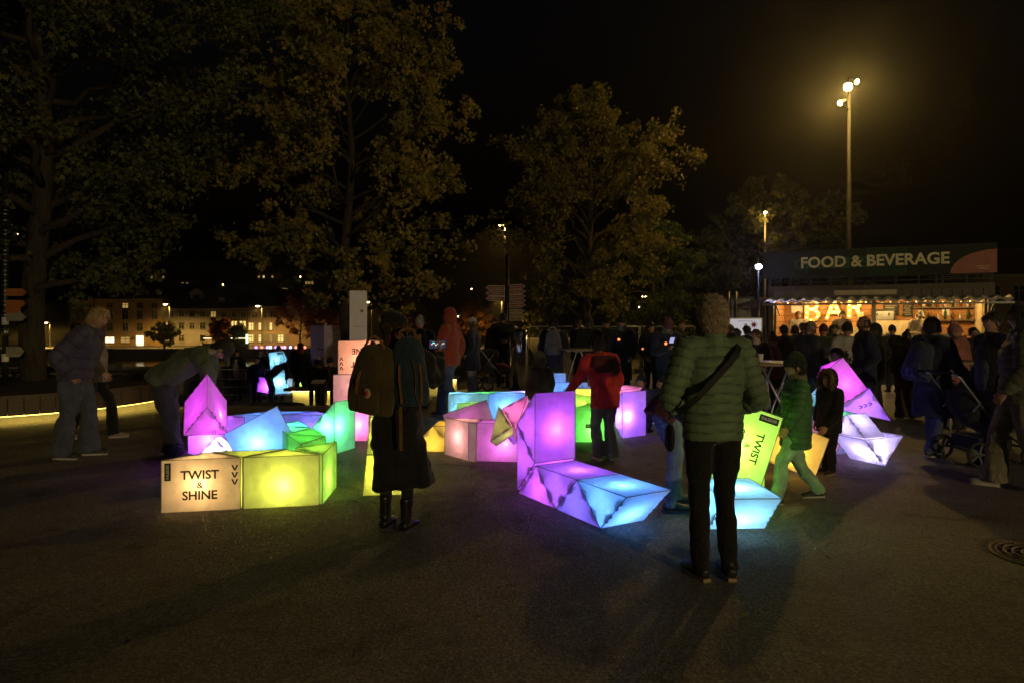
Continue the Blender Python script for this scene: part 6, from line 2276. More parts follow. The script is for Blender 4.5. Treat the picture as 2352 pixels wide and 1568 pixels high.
def flat_strap(pts, w, t=.006, up=(0, 0, 1)):
    """Ribbon through pts, given outward normals."""
    m_ = MB()
    n = len(pts)
    vs, fs = [], []
    for i, (p, nr) in enumerate(pts):
        p, nr = Vector(p), Vector(nr).normalized()
        t_ = Vector(pts[min(i + 1, n - 1)][0]) - Vector(pts[max(i - 1, 0)][0])
        x = t_.cross(nr).normalized() * w / 2
        for a, b in ((-1, 0), (1, 0), (1, 1), (-1, 1)): vs.append(p + x * a + nr * t * b)
    for i in range(n - 1):
        for j in range(4): fs.append((4 * i + j, 4 * i + (j + 1) % 4, 4 * i + 4 + (j + 1) % 4, 4 * i + 4 + j))
    fs += [(3, 2, 1, 0), tuple(4 * (n - 1) + j for j in range(4))]
    m_.add(vs, fs, 0, False)
    return m_


def backpack(label, M, w, h, d, col, strap_col, logo=False, roll=False, det=1):
    """Rucksack; local -Y faces away from the wearer's back."""
    root = tag(empty('backpack'), label, 'backpack')
    root.matrix_world = M
    b = MB()
    limb(b, [(0, 0, 0), (0, 0, .03 * h), (0, -.02 * d, h * .3), (0, 0, h * .7), (0, .1 * d, h * .93), (0, .15 * d, h)],
         [(w * .42, d * .38), (w * .49, d * .5), (w * .52, d * .54), (w * .47, d * .48), (w * .36, d * .36), (w * .2, d * .2)], (1, 0, 0), 18, .03, None, .004, 3)
    body = link('bag_body', fuse(b, 'bag_body', .012 if det else .02, 2, .004, 4), fabric(col), root)
    pk_ = MB()
    limb(pk_, [(0, -d * .48, h * .06), (0, -d * .52, h * .24), (0, -d * .47, h * .44)], [(w * .36, d * .12), (w * .38, d * .17), (w * .32, d * .10)], (1, 0, 0), 14, .02)
    if not roll: link('front_pocket', fuse(pk_, 'front_pocket', .012 if det else .02, 2, .003, 5), fabric(col), root)
    ms = fabric(strap_col)
    hnd = [((-.07 * w / .3, -.02, h * .97), (0, -1, .3)), ((-.05, -.03, h * 1.09), (0, -1, .3)), ((.0, -.035, h * 1.13), (0, -1, .3)), ((.05, -.03, h * 1.09), (0, -1, .3)), ((.07 * w / .3, -.02, h * .97), (0, -1, .3))]
    flat_strap(hnd, .022).build('handle', ms, root)
    for s in (-1, 1):
        st = [((s * w * .28, d * .30, h * .95), (0, 1, .4)), ((s * w * .34, d * .62, h * 1.02), (0, .2, 1)), ((s * w * .36, d * 1.25, h * .80), (0, 1, .3)), ((s * w * .46, d * 1.15, h * .45), (s, .6, 0)), ((s * w * .50, d * .45, h * .12), (s, .3, 0))]
        flat_strap(st, .035).build('shoulder_strap', ms, root)
    if logo:
        zl = -d * .66
        flat_strap([((-w * .15, zl + .04, h * .62), (0, -1, .2)), ((-w * .13, zl + .01, h * .5), (0, -1, 0)), ((-w * .12, zl - .0, h * .36), (0, -1, 0)), ((-w * .12, zl + .004, h * .27), (0, -1, 0))], .026).build('zip_flap', ms, root)
        o = MB().lathe([(0, 0), (.038, 0), (.038, .004), (0, .005)], 24).build('logo_patch', plain('patch_cream', (.55, .42, .25), .7), root, (.05, zl - .004, h * .33), (PI / 2, 0, 0))
        MB().lathe([(0, .0055), (.022, .0055), (.022, .0065), (0, .007)], 20).build('logo_disc', plain('patch_red', (.40, .06, .05), .7), o)
        m_ = MB()
        for k in range(12):
            a = k * PI / 6
            m_.box((.030 * math.cos(a), .030 * math.sin(a), .0055), (.005, .008, .001), Matrix.Rotation(a, 3, 'Z'))
        m_.build('logo_ring_lettering', MATS['patch_red'], o)
    if roll:
        for s in (-1, 1):
            flat_strap([((s * w * .28, -d * .45, h * .62), (0, -1, 0)), ((s * w * .30, -d * .60, h * .40), (0, -1, 0)), ((s * w * .27, -d * .50, h * .06), (0, -1, 0))], .018).build('cord', ms, root)
        MB().tube([(.02, -d * .55, h * .70), (.04, -d * .62, h * .45), (.03, -d * .60, h * .20), (.06, -d * .5, h * -.02), (.02, -d * .5, -.06)], .005, 5).build('drawstring', ms, root)
        flat_strap([((-w * .3, -.02, h * .15), (0, -1, 0)), ((-w * .32, -.05, -.05), (0, -1, 0)), ((-w * .36, -.05, -.32), (0, -1, 0))], .024).build('loose_strap', ms, root)
    return root


NAVY, BLK, DGREY, DENIM, OLIVE = (.016, .020, .045), (.012, .012, .014), (.04, .04, .045), (.05, .075, .15), (.05, .055, .025)
BRN, BLND, DKH = (.09, .05, .025), (.30, .20, .09), (.018, .012, .010)

# ---- the man in the green quilted jacket, back to us
gm = person('grey-haired man in green quilted jacket and black trousers, seen from behind', at_g(1637, 4.40), 3, 1.80, 'pockets',
            dict(shw=.168, elL=(-.280, -.03, 1.12), elR=(.280, -.03, 1.12), haL=(-.15, .20, 1.00), haR=(.15, .20, 1.00), anL=(-.085, -.03, .085), anR=(.095, -.03, .085), knL=(-.085, .02, .5), knR=(.085, .02, .5), toeL=14, toeR=-4),
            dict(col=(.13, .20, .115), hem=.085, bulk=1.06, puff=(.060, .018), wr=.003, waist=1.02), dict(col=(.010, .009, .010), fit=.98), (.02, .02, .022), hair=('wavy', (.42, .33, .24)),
            det=1.3, sole=(.32, .22, .12), group='people in front')
sb_ = tag(empty('shoulder_bag', gm['root'].location, gm['root'].rotation_euler.z), "black cross-body bag strap over the green jacket", 'bag')
yb = -.165
pts = []
for t in np.linspace(0, 1, 9):
    x_, z_ = .145 + (-.255 - .145) * t, 1.495 + (1.07 - 1.495) * t
    y_ = yb - .010 + .10 * max(0, 1 - t * 4) ** 2 + .11 * max(0, (t - .72) / .28) ** 2
    pts.append(((x_, y_, z_), (-.2 * t, -1, .1)))
flat_strap(pts, .038, .010).build('strap', plain('webbing', (.012, .012, .014), .8), sb_)
pts2 = [((.145, yb + .09, 1.495), (0, -1, .6)), ((.11, -.02, 1.53), (0, 0, 1)), ((.06, .10, 1.46), (0, 1, .5)), ((-.06, .17, 1.28), (0, 1, 0)), ((-.20, .12, 1.08), (-.6, 1, 0)), ((-.27, .02, 1.03), (-1, 0, 0))]
flat_strap(pts2, .05, .012).build('strap', MATS['webbing'], sb_)
pm = MB(); limb(pm, [(-.27, .05, .80), (-.27, .05, .84), (-.265, .05, .93), (-.26, .05, .98)], [(.016, .05), (.026, .075), (.024, .07), (.012, .04)], (1, 0, 0), 12, .03)
link('pouch', fuse(pm, 'pouch', .012, 2, .004, 2), fabric((.014, .014, .016)), sb_)

# ---- the woman with two backpacks
wm = person('woman in black beret and long dark coat, seen from behind, photographing', at_g(912, 5.42), -10, 1.70, 'stand',
            dict(elR=(.30, .10, 1.20), haR=(.27, .30, 1.42), elL=(-.26, .02, 1.16), haL=(-.12, .26, 1.20), yaw=48, pitch=-6, anL=(-.09, -.03, .085), anR=(.10, -.07, .085), toeL=0, toeR=-8, boot=.14, curl=.8),
            dict(col=(.012, .011, .012), kind='coat', hem=.60, bulk=1.10, flare=.055, wr=.012, fold=.012, shift=(.05, 0, 0)), dict(col=(.010, .010, .012), fit=.82), (.014, .012, .012),
            hair=('long', (.06, .032, .016)), hat=('beret', (.010, .009, .010)), scarf=(.07, .012, .014), det=1.3, group='people in front')
R_ = Matrix.Rotation(math.radians(-10), 4, 'Z')
lw = wm['root'].location
backpack('olive brown backpack with tan straps and round red logo on the woman', Matrix.Translation(lw) @ R_ @ Matrix.Translation((-.13, -.235, .94)) @ Matrix.Rotation(.10, 4, 'Y') @ Matrix.Rotation(-.28, 4, 'Z'), .40, .52, .20, (.065, .046, .017), (.22, .10, .028), logo=True)
backpack('blue-green rucksack with tan cords hanging on the right arm of the woman', Matrix.Translation(lw) @ R_ @ Matrix.Translation((.19, -.21, 1.00)) @ Matrix.Rotation(-.06, 4, 'Y') @ Matrix.Rotation(.35, 4, 'Z'), .27, .52, .20, (.016, .032, .052), (.15, .07, .02), roll=True)
ph = tag(empty('phone'), 'phone with glowing screen held up by the woman in the beret', 'phone')
ph.matrix_world = Matrix.Translation(lw) @ R_ @ Matrix.Translation((.235, .345, 1.445)) @ Matrix.Rotation(-.2, 4, 'X')
MB().box((0, 0, 0), (.155, .009, .075)).build('case', M_BLACKPLASTIC, ph)
sc_ = MB().box((0, -.0055, 0), (.145, .002, .066)).build('screen', glow('phone_screen', (.05, .05, .09), .6), ph)
for i, (x_, z_, c_) in enumerate(((-.05, .0, 'pink'), (-.03, .01, 'cyan'), (-.015, -.005, 'lime'), (.0, .005, 'violet'), (.02, -.012, 'magenta'), (.035, .0, 'sky'), (.05, .008, 'amber'), (-.04, .012, 'mint'), (.03, -.022, 'indigo'))):
    MB().box((x_, -.007, z_), (.012, .001, .009)).build('screen_spot', glow('spot_' + c_, LC[c_], 1.4), sc_)

# ---- left group
person('smiling blond man in grey puffer jacket and baggy jeans, far left', at_g(172, 8.2), -84, 1.84, 'pockets', dict(pitch=-24, yaw=-6, chest=(0, .09, 1.27), neck=(0, .18, 1.45), anL=(-.11, .10, .085), anR=(.11, -.10, .085), knL=(-.1, .09, .5), knR=(.1, -.02, .5), haL=(-.185, .05, .95), haR=(.185, .05, .95)),
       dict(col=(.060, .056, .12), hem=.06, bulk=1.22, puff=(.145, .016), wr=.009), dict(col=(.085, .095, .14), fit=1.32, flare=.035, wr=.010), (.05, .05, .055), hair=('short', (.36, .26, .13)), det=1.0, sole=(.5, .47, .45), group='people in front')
p4 = person('person in open brown jacket over pale checked shirt, half hidden far left', at_g(214, 9.4), -74, 1.70, 'walk', dict(),
       dict(col=(.09, .068, .05), hem=.13, bulk=1.12), dict(col=(.012, .012, .013), fit=1.0, flare=.03), (.30, .24, .20), hair=('short', (.25, .17, .08)), det=.8, sole=(.5, .45, .4), group='people in front')
m_ = MB(); limb(m_, [(0, .06, .80), (0, .07, .95), (0, .075, 1.15), (0, .06, 1.38)], [(.10, .10), (.12, .105), (.11, .11), (.05, .07)], (1, 0, 0), 14, .03)
child_of('shirt', MB(), None, p4) if False else link('shirt', fuse(m_, 'shirt', .017, 2, .003, 3), fabric((.30, .27, .26)), p4['root'])
person('man in olive knit sweater and cap bending over the blocks', at_g(392, 8.15), -82, 1.80, 'bend', dict(chest=(0, .17, 1.11), neck=(0, .42, 1.22), pitch=-72, haR=(.10, .47, .76), haL=(-.16, .36, .80), elL=(-.22, .40, 1.02), elR=(.22, .46, 1.02), toeL=0, toeR=0, anR=(.11, .08, .085)),
       dict(col=(.07, .095, .05), kind='sweater', hem=.05, bulk=1.20, puff=(.030, .004), wr=.007, sleeve=1.12), dict(col=(.035, .042, .055), fit=1.28, flare=.03, wr=.010), (.30, .26, .28), hair=('short', DKH), hat=('cap', (.05, .045, .05)), scarf=(.30, .26, .20), det=1.1, group='people in front')
# far left by the river
FL = 'people by the river, far left'
hb = person('woman in open dark coat and cream top carrying a handbag, far left by the river', at_g(545, 22), 172, 1.66, 'stand', dict(elL=(-.27, .02, 1.12), haL=(-.16, .20, 1.08)), dict(col=(.02, .018, .02), hem=.25), dict(col=(.015, .015, .02)), hair=('long', DKH), det=.5, group=FL)
m_ = MB(); limb(m_, [(0, .06, .85), (0, .07, 1.1), (0, .06, 1.36)], [(.10, .09), (.115, .10), (.05, .06)], (1, 0, 0), 12, .04)
link('cream_top', fuse(m_, 'cream_top', .02, 2), fabric((.42, .36, .34)), hb['root'])
hbg = tag(empty('handbag', hb['root'].location + Vector((.22, -.28, .72))), 'mauve handbag of the woman by the river', 'handbag')
MB().box((0, 0, .13), (.34, .13, .24)).box((0, -.07, .20), (.30, .01, .10)).build('bag_body', plain('mauve_leather', (.30, .17, .22), .5), hbg)
MB().tube([(-.1, 0, .25), (-.07, 0, .36), (.07, 0, .36), (.1, 0, .25)], .009, 6).build('handle', MATS['mauve_leather'], hbg)
person('child in navy jacket standing beside the woman with the handbag', at_g(590, 21), 178, 1.42, 'stand', {}, dict(col=NAVY, hem=.12, bulk=1.2), dict(col=(.015, .015, .02)), hair=('short', DKH), det=.4, group=FL, child=True)
person('person with long hair standing behind the child by the river', at_g(600, 22.5), 150, 1.68, 'stand', {}, dict(col=(.03, .028, .03), hem=.2), None, hair=('long', BRN), det=.4, scarf=(.35, .3, .25), group=FL)
person('person in dark jacket and jeans bending over the cyan block, far left', at_g(625, 20.4), -60, 1.60, 'bend', {}, dict(col=(.018, .016, .020), hem=.08), dict(col=(.06, .09, .17), fit=.95), hair=('short', DKH), det=.5, group=FL)
person('man in olive parka and blue beanie standing behind the cyan block', at_g(640, 22), 186, 1.76, 'pockets', {}, dict(col=(.045, .05, .028), hem=.22, bulk=1.2), None, hat=('beanie', (.03, .06, .11)), det=.5, group=FL)
person('person in dark backpack and orange collar facing the river', at_g(690, 19.6), 10, 1.80, 'stand', {}, dict(col=(.012, .012, .016), hem=.15, bulk=1.22), dict(col=(.03, .035, .10)), hair=('short', DKH), scarf=(.45, .09, .02), det=.5, group=FL)
person('seated person on the bench with pale trousers, leftmost of the three', at_g(716, 18.2), -130, 1.72, 'sit', dict(pitch=-35), dict(col=(.016, .016, .022), hem=.05, bulk=1.1), dict(col=(.14, .12, .09), fit=1.15), (.2, .2, .2), hair=('short', DKH), det=.6, group=FL)
person('seated long-haired person reading a leaflet, middle of the three', at_g(744, 18.2), 165, 1.68, 'sit', dict(pitch=-20, yaw=25), dict(col=(.02, .018, .018), hem=.05, bulk=1.1), None, hair=('long', DKH), det=.6, group=FL)
person('seated person in black beanie, rightmost of the three', at_g(765, 18.3), 175, 1.74, 'sit', dict(pitch=-5, yaw=10, haL=(-.02, .22, .9)), dict(col=(.015, .013, .014), hem=.05, bulk=1.15), None, hat=('beanie', BLK), det=.6, badge=True, group=FL)
lf = at_g(744, 18.2)
tag(MB().box((0, 0, 0), (.34, .22, .006), Matrix.Rotation(.35, 3, 'X')).build('leaflet', M_WHITE, None, lf + Vector((-.02, -.44, .70))), 'pale leaflet held by the seated reader', 'leaflet')

# ---- middle
MD = 'people in the middle of the plaza'
om = person('man in orange-red hooded jacket and blue jeans walking left', at_g(1032, 11.5), 68, 1.82, 'walk2', dict(yaw=20), dict(col=(.26, .042, .02), hem=.10, bulk=1.22, wr=.009), dict(col=(.045, .065, .12), fit=1.2, flare=.02), (.05, .05, .06), hat=('hood', (.25, .045, .03)), hair=('short', DKH), det=.8, sole=(.4, .4, .4), group=MD)
for z_ in (1.25, 1.16): MB().box((-.11, .17, z_), (.10, .012, .022), Matrix.Rotation(.5, 3, 'Z')).build('pocket_stripe', M_METAL, om['root'])
person('woman in white knit beanie and long navy parka, side on', at_g(1085, 14.6), 78, 1.68, 'pockets', {}, dict(col=(.016, .022, .060), hem=.34, bulk=1.18, flare=.01), dict(col=(.36, .32, .40), fit=1.2, flare=.03), (.03, .03, .03), hat=('beanie', (.52, .50, .48)), hair=('long', BRN), det=.7, group=MD)
person('person in grey beanie and navy jacket standing behind the woman in the beret', at_g(965, 12.6), 30, 1.70, 'pockets', {}, dict(col=(.012, .016, .034), hem=.12, bulk=1.2), None, hat=('beanie', (.28, .27, .26)), det=.5, group=MD)
person('person in orange beanie partly hidden by the woman in the beret', at_g(934, 13.4), -20, 1.70, 'front', {}, dict(col=(.07, .055, .05), hem=.12, bulk=1.15), None, hat=('beanie', (.35, .07, .03)), det=.5, group=MD)
person('dark haired woman with pale jacket beside the pushchair, behind the signpost', at_g(1137, 17), 150, 1.68, 'stand', {}, dict(col=(.10, .09, .10), hem=.2), None, hair=('long', BRN), det=.4, group=MD)
person('man in dark cap and coat beside the pushchair, behind the signpost', at_g(1156, 16.6), 185, 1.80, 'front', {}, dict(col=BLK, hem=.25, bulk=1.1), dict(col=(.02, .025, .05)), hat=('cap', (.02, .02, .02)), det=.4, group=MD)
g1 = person('man in navy coat wearing a grey backpack, right of the steel column', at_g(1272, 13.2), -8, 1.66, 'front', dict(pitch=-5), dict(col=(.014, .018, .04), hem=.25, bulk=1.15), dict(col=(.06, .06, .07)), hair=('short', DKH), det=.6, group=MD)
backpack('grey and navy backpack on the man right of the steel column', Matrix.Translation(g1['root'].location) @ Matrix.Rotation(math.radians(-8), 4, 'Z') @ Matrix.Translation((0, -.24, .98)), .32, .46, .18, (.10, .10, .13), (.22, .20, .22), det=0)
person('small child in olive hood standing behind the violet chair', at_g(1240, 9.4), 25, 1.15, 'stand', {}, dict(col=(.075, .072, .05), hem=.12, bulk=1.3), dict(col=(.30, .20, .17)), hat=('hood', (.10, .095, .065)), det=.7, child=True, group=MD)
person('dark haired man facing right at the standing table', at_g(1326, 15), -70, 1.64, 'front', dict(pitch=0), dict(col=(.03, .022, .02), hem=.15), None, hair=('short', DKH), det=.5, group=MD)
person('broad man in black jacket and cap, back to us, behind the child in red', at_g(1353, 14), 5, 1.68, 'front', dict(pitch=0), dict(col=(.012, .014, .02), hem=.15, bulk=1.25), None, hair=('short', (.05, .04, .035)), hat=('cap', (.02, .02, .022)), det=.5, group=MD)
person('person in black beanie between the broad man and the man in glasses', at_g(1392, 15), 20, 1.68, 'pockets', {}, dict(col=BLK, hem=.2, bulk=1.15), None, hat=('beanie', BLK), det=.4, group=MD)
person('older man in glasses, black beanie and long dark coat facing us', at_g(1428, 13.2), 176, 1.69, 'pockets', {}, dict(col=(.013, .014, .020), hem=.45, bulk=1.15), None, hat=('beanie', BLK), glasses=True, scarf=(.12, .14, .16), det=.6, badge=True, group=MD)
rc = person('child in red jacket with dark hood reaching left across the blocks', at_g(1385, 8.05), 12, 1.47, 'stand', dict(pelvis=(.03, 0, .93), chest=(-.02, .02, 1.26), neck=(-.03, .04, 1.46), elL=(-.30, .12, 1.16), haL=(-.46, .22, .93), elR=(.25, .02, 1.12), haR=(.22, .12, .90), pitch=-25, yaw=15, anR=(.12, -.03, .085), anL=(-.05, .02, .085)),
       dict(col=(.50, .028, .025), hem=.20, bulk=1.20, wr=.006), dict(col=(.24, .23, .24), fit=1.1, flare=.03), (.30, .26, .24), hair=('short', DKH), det=1.0, sole=(.5, .42, .40), child=True, group=MD)
m_ = MB(); limb(m_, [(-.02, -.13, 1.04), (-.03, -.14, 1.12), (-.04, -.08, 1.22)], [(.10, .03), (.14, .05), (.11, .05)], (1, 0, 0), 14, .03)
link('hood', fuse(m_, 'hood', .014, 2, .006, 4), fabric((.09, .02, .022)), rc['root'])
link('fur_trim', fur_ring(np.random.RandomState(4), [(.10, -.12, 1.20), (.13, -.17, 1.12), (.08, -.20, 1.03)], 120).mesh('fur'), fabric((.10, .06, .04)), rc['root'])
ph_ = person('young man in striped beanie looking at his phone, facing us', at_g(1532, 11.8), 184, 1.66, 'phone', {}, dict(col=(.016, .022, .05), hem=.12, bulk=1.15), None, hat=('beanie', (.14, .05, .06)), glasses=True, scarf=(.10, .15, .14), det=.7, badge=True, group=MD)
tag(MB().box((0, 0, 0), (.07, .008, .14), Matrix.Rotation(.9, 3, 'X')).build('phone', glow('phone_face', (.5, .5, .9), .8), None, ph_['root'].location + Vector((.0, -.37, 1.30))), 'lit phone in the hands of the man in the striped beanie', 'phone')
person('bearded man behind the man with the phone', at_g(1566, 13.4), 190, 1.62, 'pockets', {}, dict(col=(.04, .035, .03), hem=.12), None, hair=('short', BRN), beard=(.06, .035, .02), det=.4, group=MD)
person('dark figure left of the man with the phone', at_g(1495, 14), 200, 1.58, 'pockets', {}, dict(col=BLK, hem=.3), None, hair=('long', DKH), det=.4, group=MD)
person('crouching child in grey hooded top and blue beanie', at_g(1458, 10.3), -35, 1.25, 'crouch', {}, dict(col=(.20, .21, .23), hem=.06, bulk=1.15), dict(col=(.03, .04, .10)), hat=('beanie', (.02, .03, .07)), det=.8, child=True, group=MD)
person('crouching child in navy jacket and dark beanie beside the white panel', at_g(1500, 9.9), -40, 1.28, 'crouch', dict(pitch=-40), dict(col=(.03, .045, .10), hem=.06, bulk=1.2), dict(col=(.08, .12, .2)), hat=('beanie', (.015, .018, .03)), det=.8, child=True, group=MD)
person('person in maroon top and pale jeans leaning to the lime block, mostly hidden', at_g(1548, 6.0), -72, 1.62, 'bend', dict(anL=(-.11, .08, .085), knL=(-.11, .10, .50), anR=(.13, -.12, .085), knR=(.13, -.06, .5), toeL=0, toeR=-10, haL=(-.15, .55, .85), haR=(.15, .55, .85)),
       dict(col=(.09, .03, .035), hem=.10, bulk=1.1), dict(col=(.17, .21, .28), fit=1.05), (.03, .04, .05), hair=('short', DKH), det=1.0, sole=(.05, .06, .1), group=MD)

# ---- right
RT = 'people on the right'
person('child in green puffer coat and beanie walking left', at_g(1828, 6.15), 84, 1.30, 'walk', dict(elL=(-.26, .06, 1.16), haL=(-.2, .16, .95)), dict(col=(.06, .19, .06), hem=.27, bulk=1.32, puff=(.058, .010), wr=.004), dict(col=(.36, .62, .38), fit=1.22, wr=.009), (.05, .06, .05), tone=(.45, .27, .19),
       hair=('short', DKH), hat=('beanie', (.035, .055, .035)), scarf=(.16, .18, .10), det=1.2, sole=(.40, .42, .36), child=True, group=RT)
kd = person('toddler in dark coat with fur-trimmed hood touching the orange block', at_g(1905, 7.35), 112, 1.06, 'stand', dict(elL=(-.26, .10, 1.05), haL=(-.20, .28, .86), anL=(-.10, .04, .085)), dict(col=(.014, .013, .016), hem=.22, bulk=1.35), dict(col=(.012, .012, .014), fit=1.2), (.05, .035, .025),
            hair=('short', BRN), hat=('hood', (.014, .013, .016)), det=1.0, sole=(.40, .30, .18), child=True, group=RT)
Hm = kd['head']
ring = [Hm @ Vector((.108 * math.sin(a), .062 - .01 * abs(math.cos(a)), .135 * math.cos(a) - .01)) for a in np.linspace(-2.4, 2.4, 15)]
link('fur_trim', fur_ring(np.random.RandomState(8), ring, 420, .03, .045).mesh('fur'), fabric((.24, .15, .08)), kd['root'])
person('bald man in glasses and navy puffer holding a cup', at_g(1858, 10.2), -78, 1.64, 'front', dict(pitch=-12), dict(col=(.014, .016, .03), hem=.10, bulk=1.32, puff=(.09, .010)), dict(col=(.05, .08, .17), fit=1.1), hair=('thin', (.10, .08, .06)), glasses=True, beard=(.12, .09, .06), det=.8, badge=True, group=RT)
bm2 = person('tall bald bearded man in long navy coat with fur hood, facing left', at_g(1985, 10.0), 82, 1.70, 'pockets', {}, dict(col=(.013, .020, .050), hem=.50, bulk=1.18), dict(col=(.02, .03, .06)), (.05, .05, .05), tone=(.30, .17, .11), hair=('thin', DKH), beard=(.015, .01, .008), det=.8, group=RT)
link('fur_trim', fur_ring(np.random.RandomState(9), [bm2['nec'] + Vector(p) for p in ((-.10, .06, -.02), (-.13, -.05, .0), (0, -.16, .02), (.13, -.05, .0), (.10, .06, -.02))], 260, .04, .05).mesh('fur'), fabric((.07, .05, .03)), bm2['root'])
person('girl with dark curly ponytail and purple jacket above the pink block', at_g(1925, 9.2), 96, 1.24, 'stand', dict(pitch=-8), dict(col=(.14, .07, .15), hem=.15, bulk=1.25), dict(col=(.04, .04, .06)), tone=(.34, .19, .12), hair=('ponytail', (.035, .018, .010)), det=.9, child=True, group=RT)
wj = person('person in white hooded jacket and black cap, back to us', at_g(1946, 11.2), -10, 1.58, 'pockets', {}, dict(col=(.42, .41, .40), hem=.28, bulk=1.3), dict(col=(.02, .02, .03)), hat=('beanie', (.015, .014, .014)), det=.7, group=RT)
nm = person('young man in long navy coat pushing the pushchair', at_g(2142, 8.35), -72, 1.68, 'front', dict(elR=(.27, .12, 1.10), haR=(.22, .38, .98), elL=(-.26, .14, 1.10), haL=(-.18, .40, .98), pitch=-6, yaw=35, anL=(-.1, .12, .085), knL=(-.1, .1, .5), anR=(.1, -.16, .085)), dict(col=(.016, .022, .05), hem=.45, bulk=1.22, flare=.03), dict(col=(.06, .08, .17), fit=1.15), (.06, .06, .08), tone=(.32, .19, .12), hair=('short', (.012, .010, .010)), det=1.0, sole=(.35, .35, .4), group=RT)
backpack('slate blue backpack on the young man with the pushchair', Matrix.Translation(nm['root'].location) @ Matrix.Rotation(math.radians(-72), 4, 'Z') @ Matrix.Translation((0, -.27, .92)) @ Matrix.Rotation(-.25, 4, 'X'), .36, .46, .22, (.035, .05, .10), (.03, .04, .07))
person('person in pink bobble hat and pink jacket, back to us', at_g(2200, 10.2), 35, 1.56, 'stand', dict(pitch=-15), dict(col=(.34, .13, .12), hem=.15, bulk=1.2), None, hat=('pom', (.38, .17, .16)), scarf=(.34, .14, .13), det=.7, group=RT)
mr_ = person('dark haired man in open dark jacket and grey sweater facing left', at_g(2283, 7.7), 92, 1.73, 'stand', dict(pitch=-6), dict(col=(.016, .016, .022), hem=.25, bulk=1.24), dict(col=(.02, .025, .05), fit=1.1), hair=('short', (.035, .028, .024)), det=1.0, group=RT)
m_ = MB(); limb(m_, [(0, .10, .86), (0, .11, 1.1), (0, .09, 1.36)], [(.12, .08), (.12, .085), (.06, .06)], (1, 0, 0), 14, .03)
link('sweater', fuse(m_, 'sweater', .015, 2, .003, 3), fabric((.06, .07, .10)), mr_['root'])
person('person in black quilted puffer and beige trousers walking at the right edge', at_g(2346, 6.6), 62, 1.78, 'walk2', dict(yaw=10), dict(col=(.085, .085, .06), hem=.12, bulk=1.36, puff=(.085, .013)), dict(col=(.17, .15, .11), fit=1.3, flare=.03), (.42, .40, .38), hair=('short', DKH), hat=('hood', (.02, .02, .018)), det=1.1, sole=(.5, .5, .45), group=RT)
# bar crowd
BC = 'crowd in front of the bar'
crowd = [
    ('woman in pale headband turned right, left of the poster', 1688, 12.0, -95, 1.66, dict(hat=('headband', (.55, .5, .45)), hair=('short', BRN), glasses=True, top=dict(col=(.03, .03, .035), hem=.2)), 'front'),
    ('woman with long brown hair and cream scarf looking down', 1738, 11.2, 118, 1.66, dict(hair=('long', (.10, .05, .025)), scarf=(.55, .48, .40), top=dict(col=(.018, .018, .024), hem=.12), badge=True), 'front'),
    ('grey-haired person behind the right shoulder of the green jacket', 1664, 12.6, 160, 1.70, dict(hair=('short', (.25, .22, .19)), top=dict(col=BLK)), 'stand'),
    ('bald person left of the headband woman', 1678, 13.4, 30, 1.74, dict(hair=('thin', BRN), top=dict(col=(.03, .03, .03))), 'stand'),
    ('dark haired person in front of the poster', 1716, 14.4, 10, 1.74, dict(hair=('short', DKH), top=dict(col=BLK), badge=True), 'stand'),
    ('child in maroon bobble hat and red jacket, left of the bald man', 1778, 12.0, 60, 1.52, dict(hat=('pom', (.13, .03, .035)), top=dict(col=(.16, .025, .03), hem=.15, bulk=1.2)), 'stand'),
    ('dark haired person before the left end of the counter', 1801, 13.6, 0, 1.70, dict(hair=('curly', DKH), top=dict(col=BLK)), 'stand'),
    ('dark haired person under the letter B, back to us', 1826, 14.2, -15, 1.74, dict(hair=('curly', DKH), top=dict(col=(.02, .02, .02))), 'stand'),
    ('person in maroon beanie and green coat, back to us', 1892, 12.4, -20, 1.74, dict(hat=('beanie', (.12, .02, .025)), top=dict(col=(.03, .04, .025), hem=.2, bulk=1.15)), 'pockets'),
    ('brown-haired person before the counter under the letter R', 1845, 15.6, 15, 1.76, dict(hair=('short', BRN), top=dict(col=(.025, .02, .02))), 'stand'),
    ('dark haired person standing right of the maroon beanie', 1914, 14.2, -150, 1.70, dict(hair=('long', DKH), top=dict(col=BLK)), 'stand'),
    ('person with blond tousled hair before the middle bar post', 1985, 15.2, 20, 1.80, dict(hair=('curly', BLND), top=dict(col=(.03, .025, .02))), 'stand'),
    ('person in dark hood behind the bearded man', 2012, 12.2, 30, 1.76, dict(hat=('hood', (.02, .02, .022)), top=dict(col=BLK, hem=.3, bulk=1.2)), 'pockets'),
    ('woman with hair bun and long brown hair, back to us, with shoulder bag', 2083, 11.3, -5, 1.68, dict(hair=('bun', (.05, .025, .014)), top=dict(col=(.014, .013, .014), hem=.2, bulk=1.1), legs=dict(col=(.05, .03, .025), fit=1.3, flare=.06)), 'stand'),
    ('person with curly blond hair right of the hair-bun woman', 2128, 12.4, 10, 1.68, dict(hair=('curly', (.30, .19, .08)), top=dict(col=(.05, .04, .03), hem=.15)), 'stand'),
    ('dark haired person close to the counter behind the young man', 2152, 14.2, 25, 1.74, dict(hair=('short', DKH), top=dict(col=(.03, .03, .03))), 'stand'),
    ('pale haired older person before the corrugated end wall', 2243, 11.6, 140, 1.68, dict(hair=('short', (.35, .31, .27)), top=dict(col=(.05, .045, .04))), 'stand'),
    ('dark jacketed person behind the pink bobble hat', 2236, 12.8, -20, 1.72, dict(hair=('short', DKH), top=dict(col=(.02, .02, .024), bulk=1.2)), 'pockets'),
    ('person in dark beanie by the counter, left of the hair-bun woman', 2050, 15.4, -5, 1.74, dict(hat=('beanie', (.02, .02, .02)), top=dict(col=(.025, .02, .018), hem=.2)), 'stand'),
]
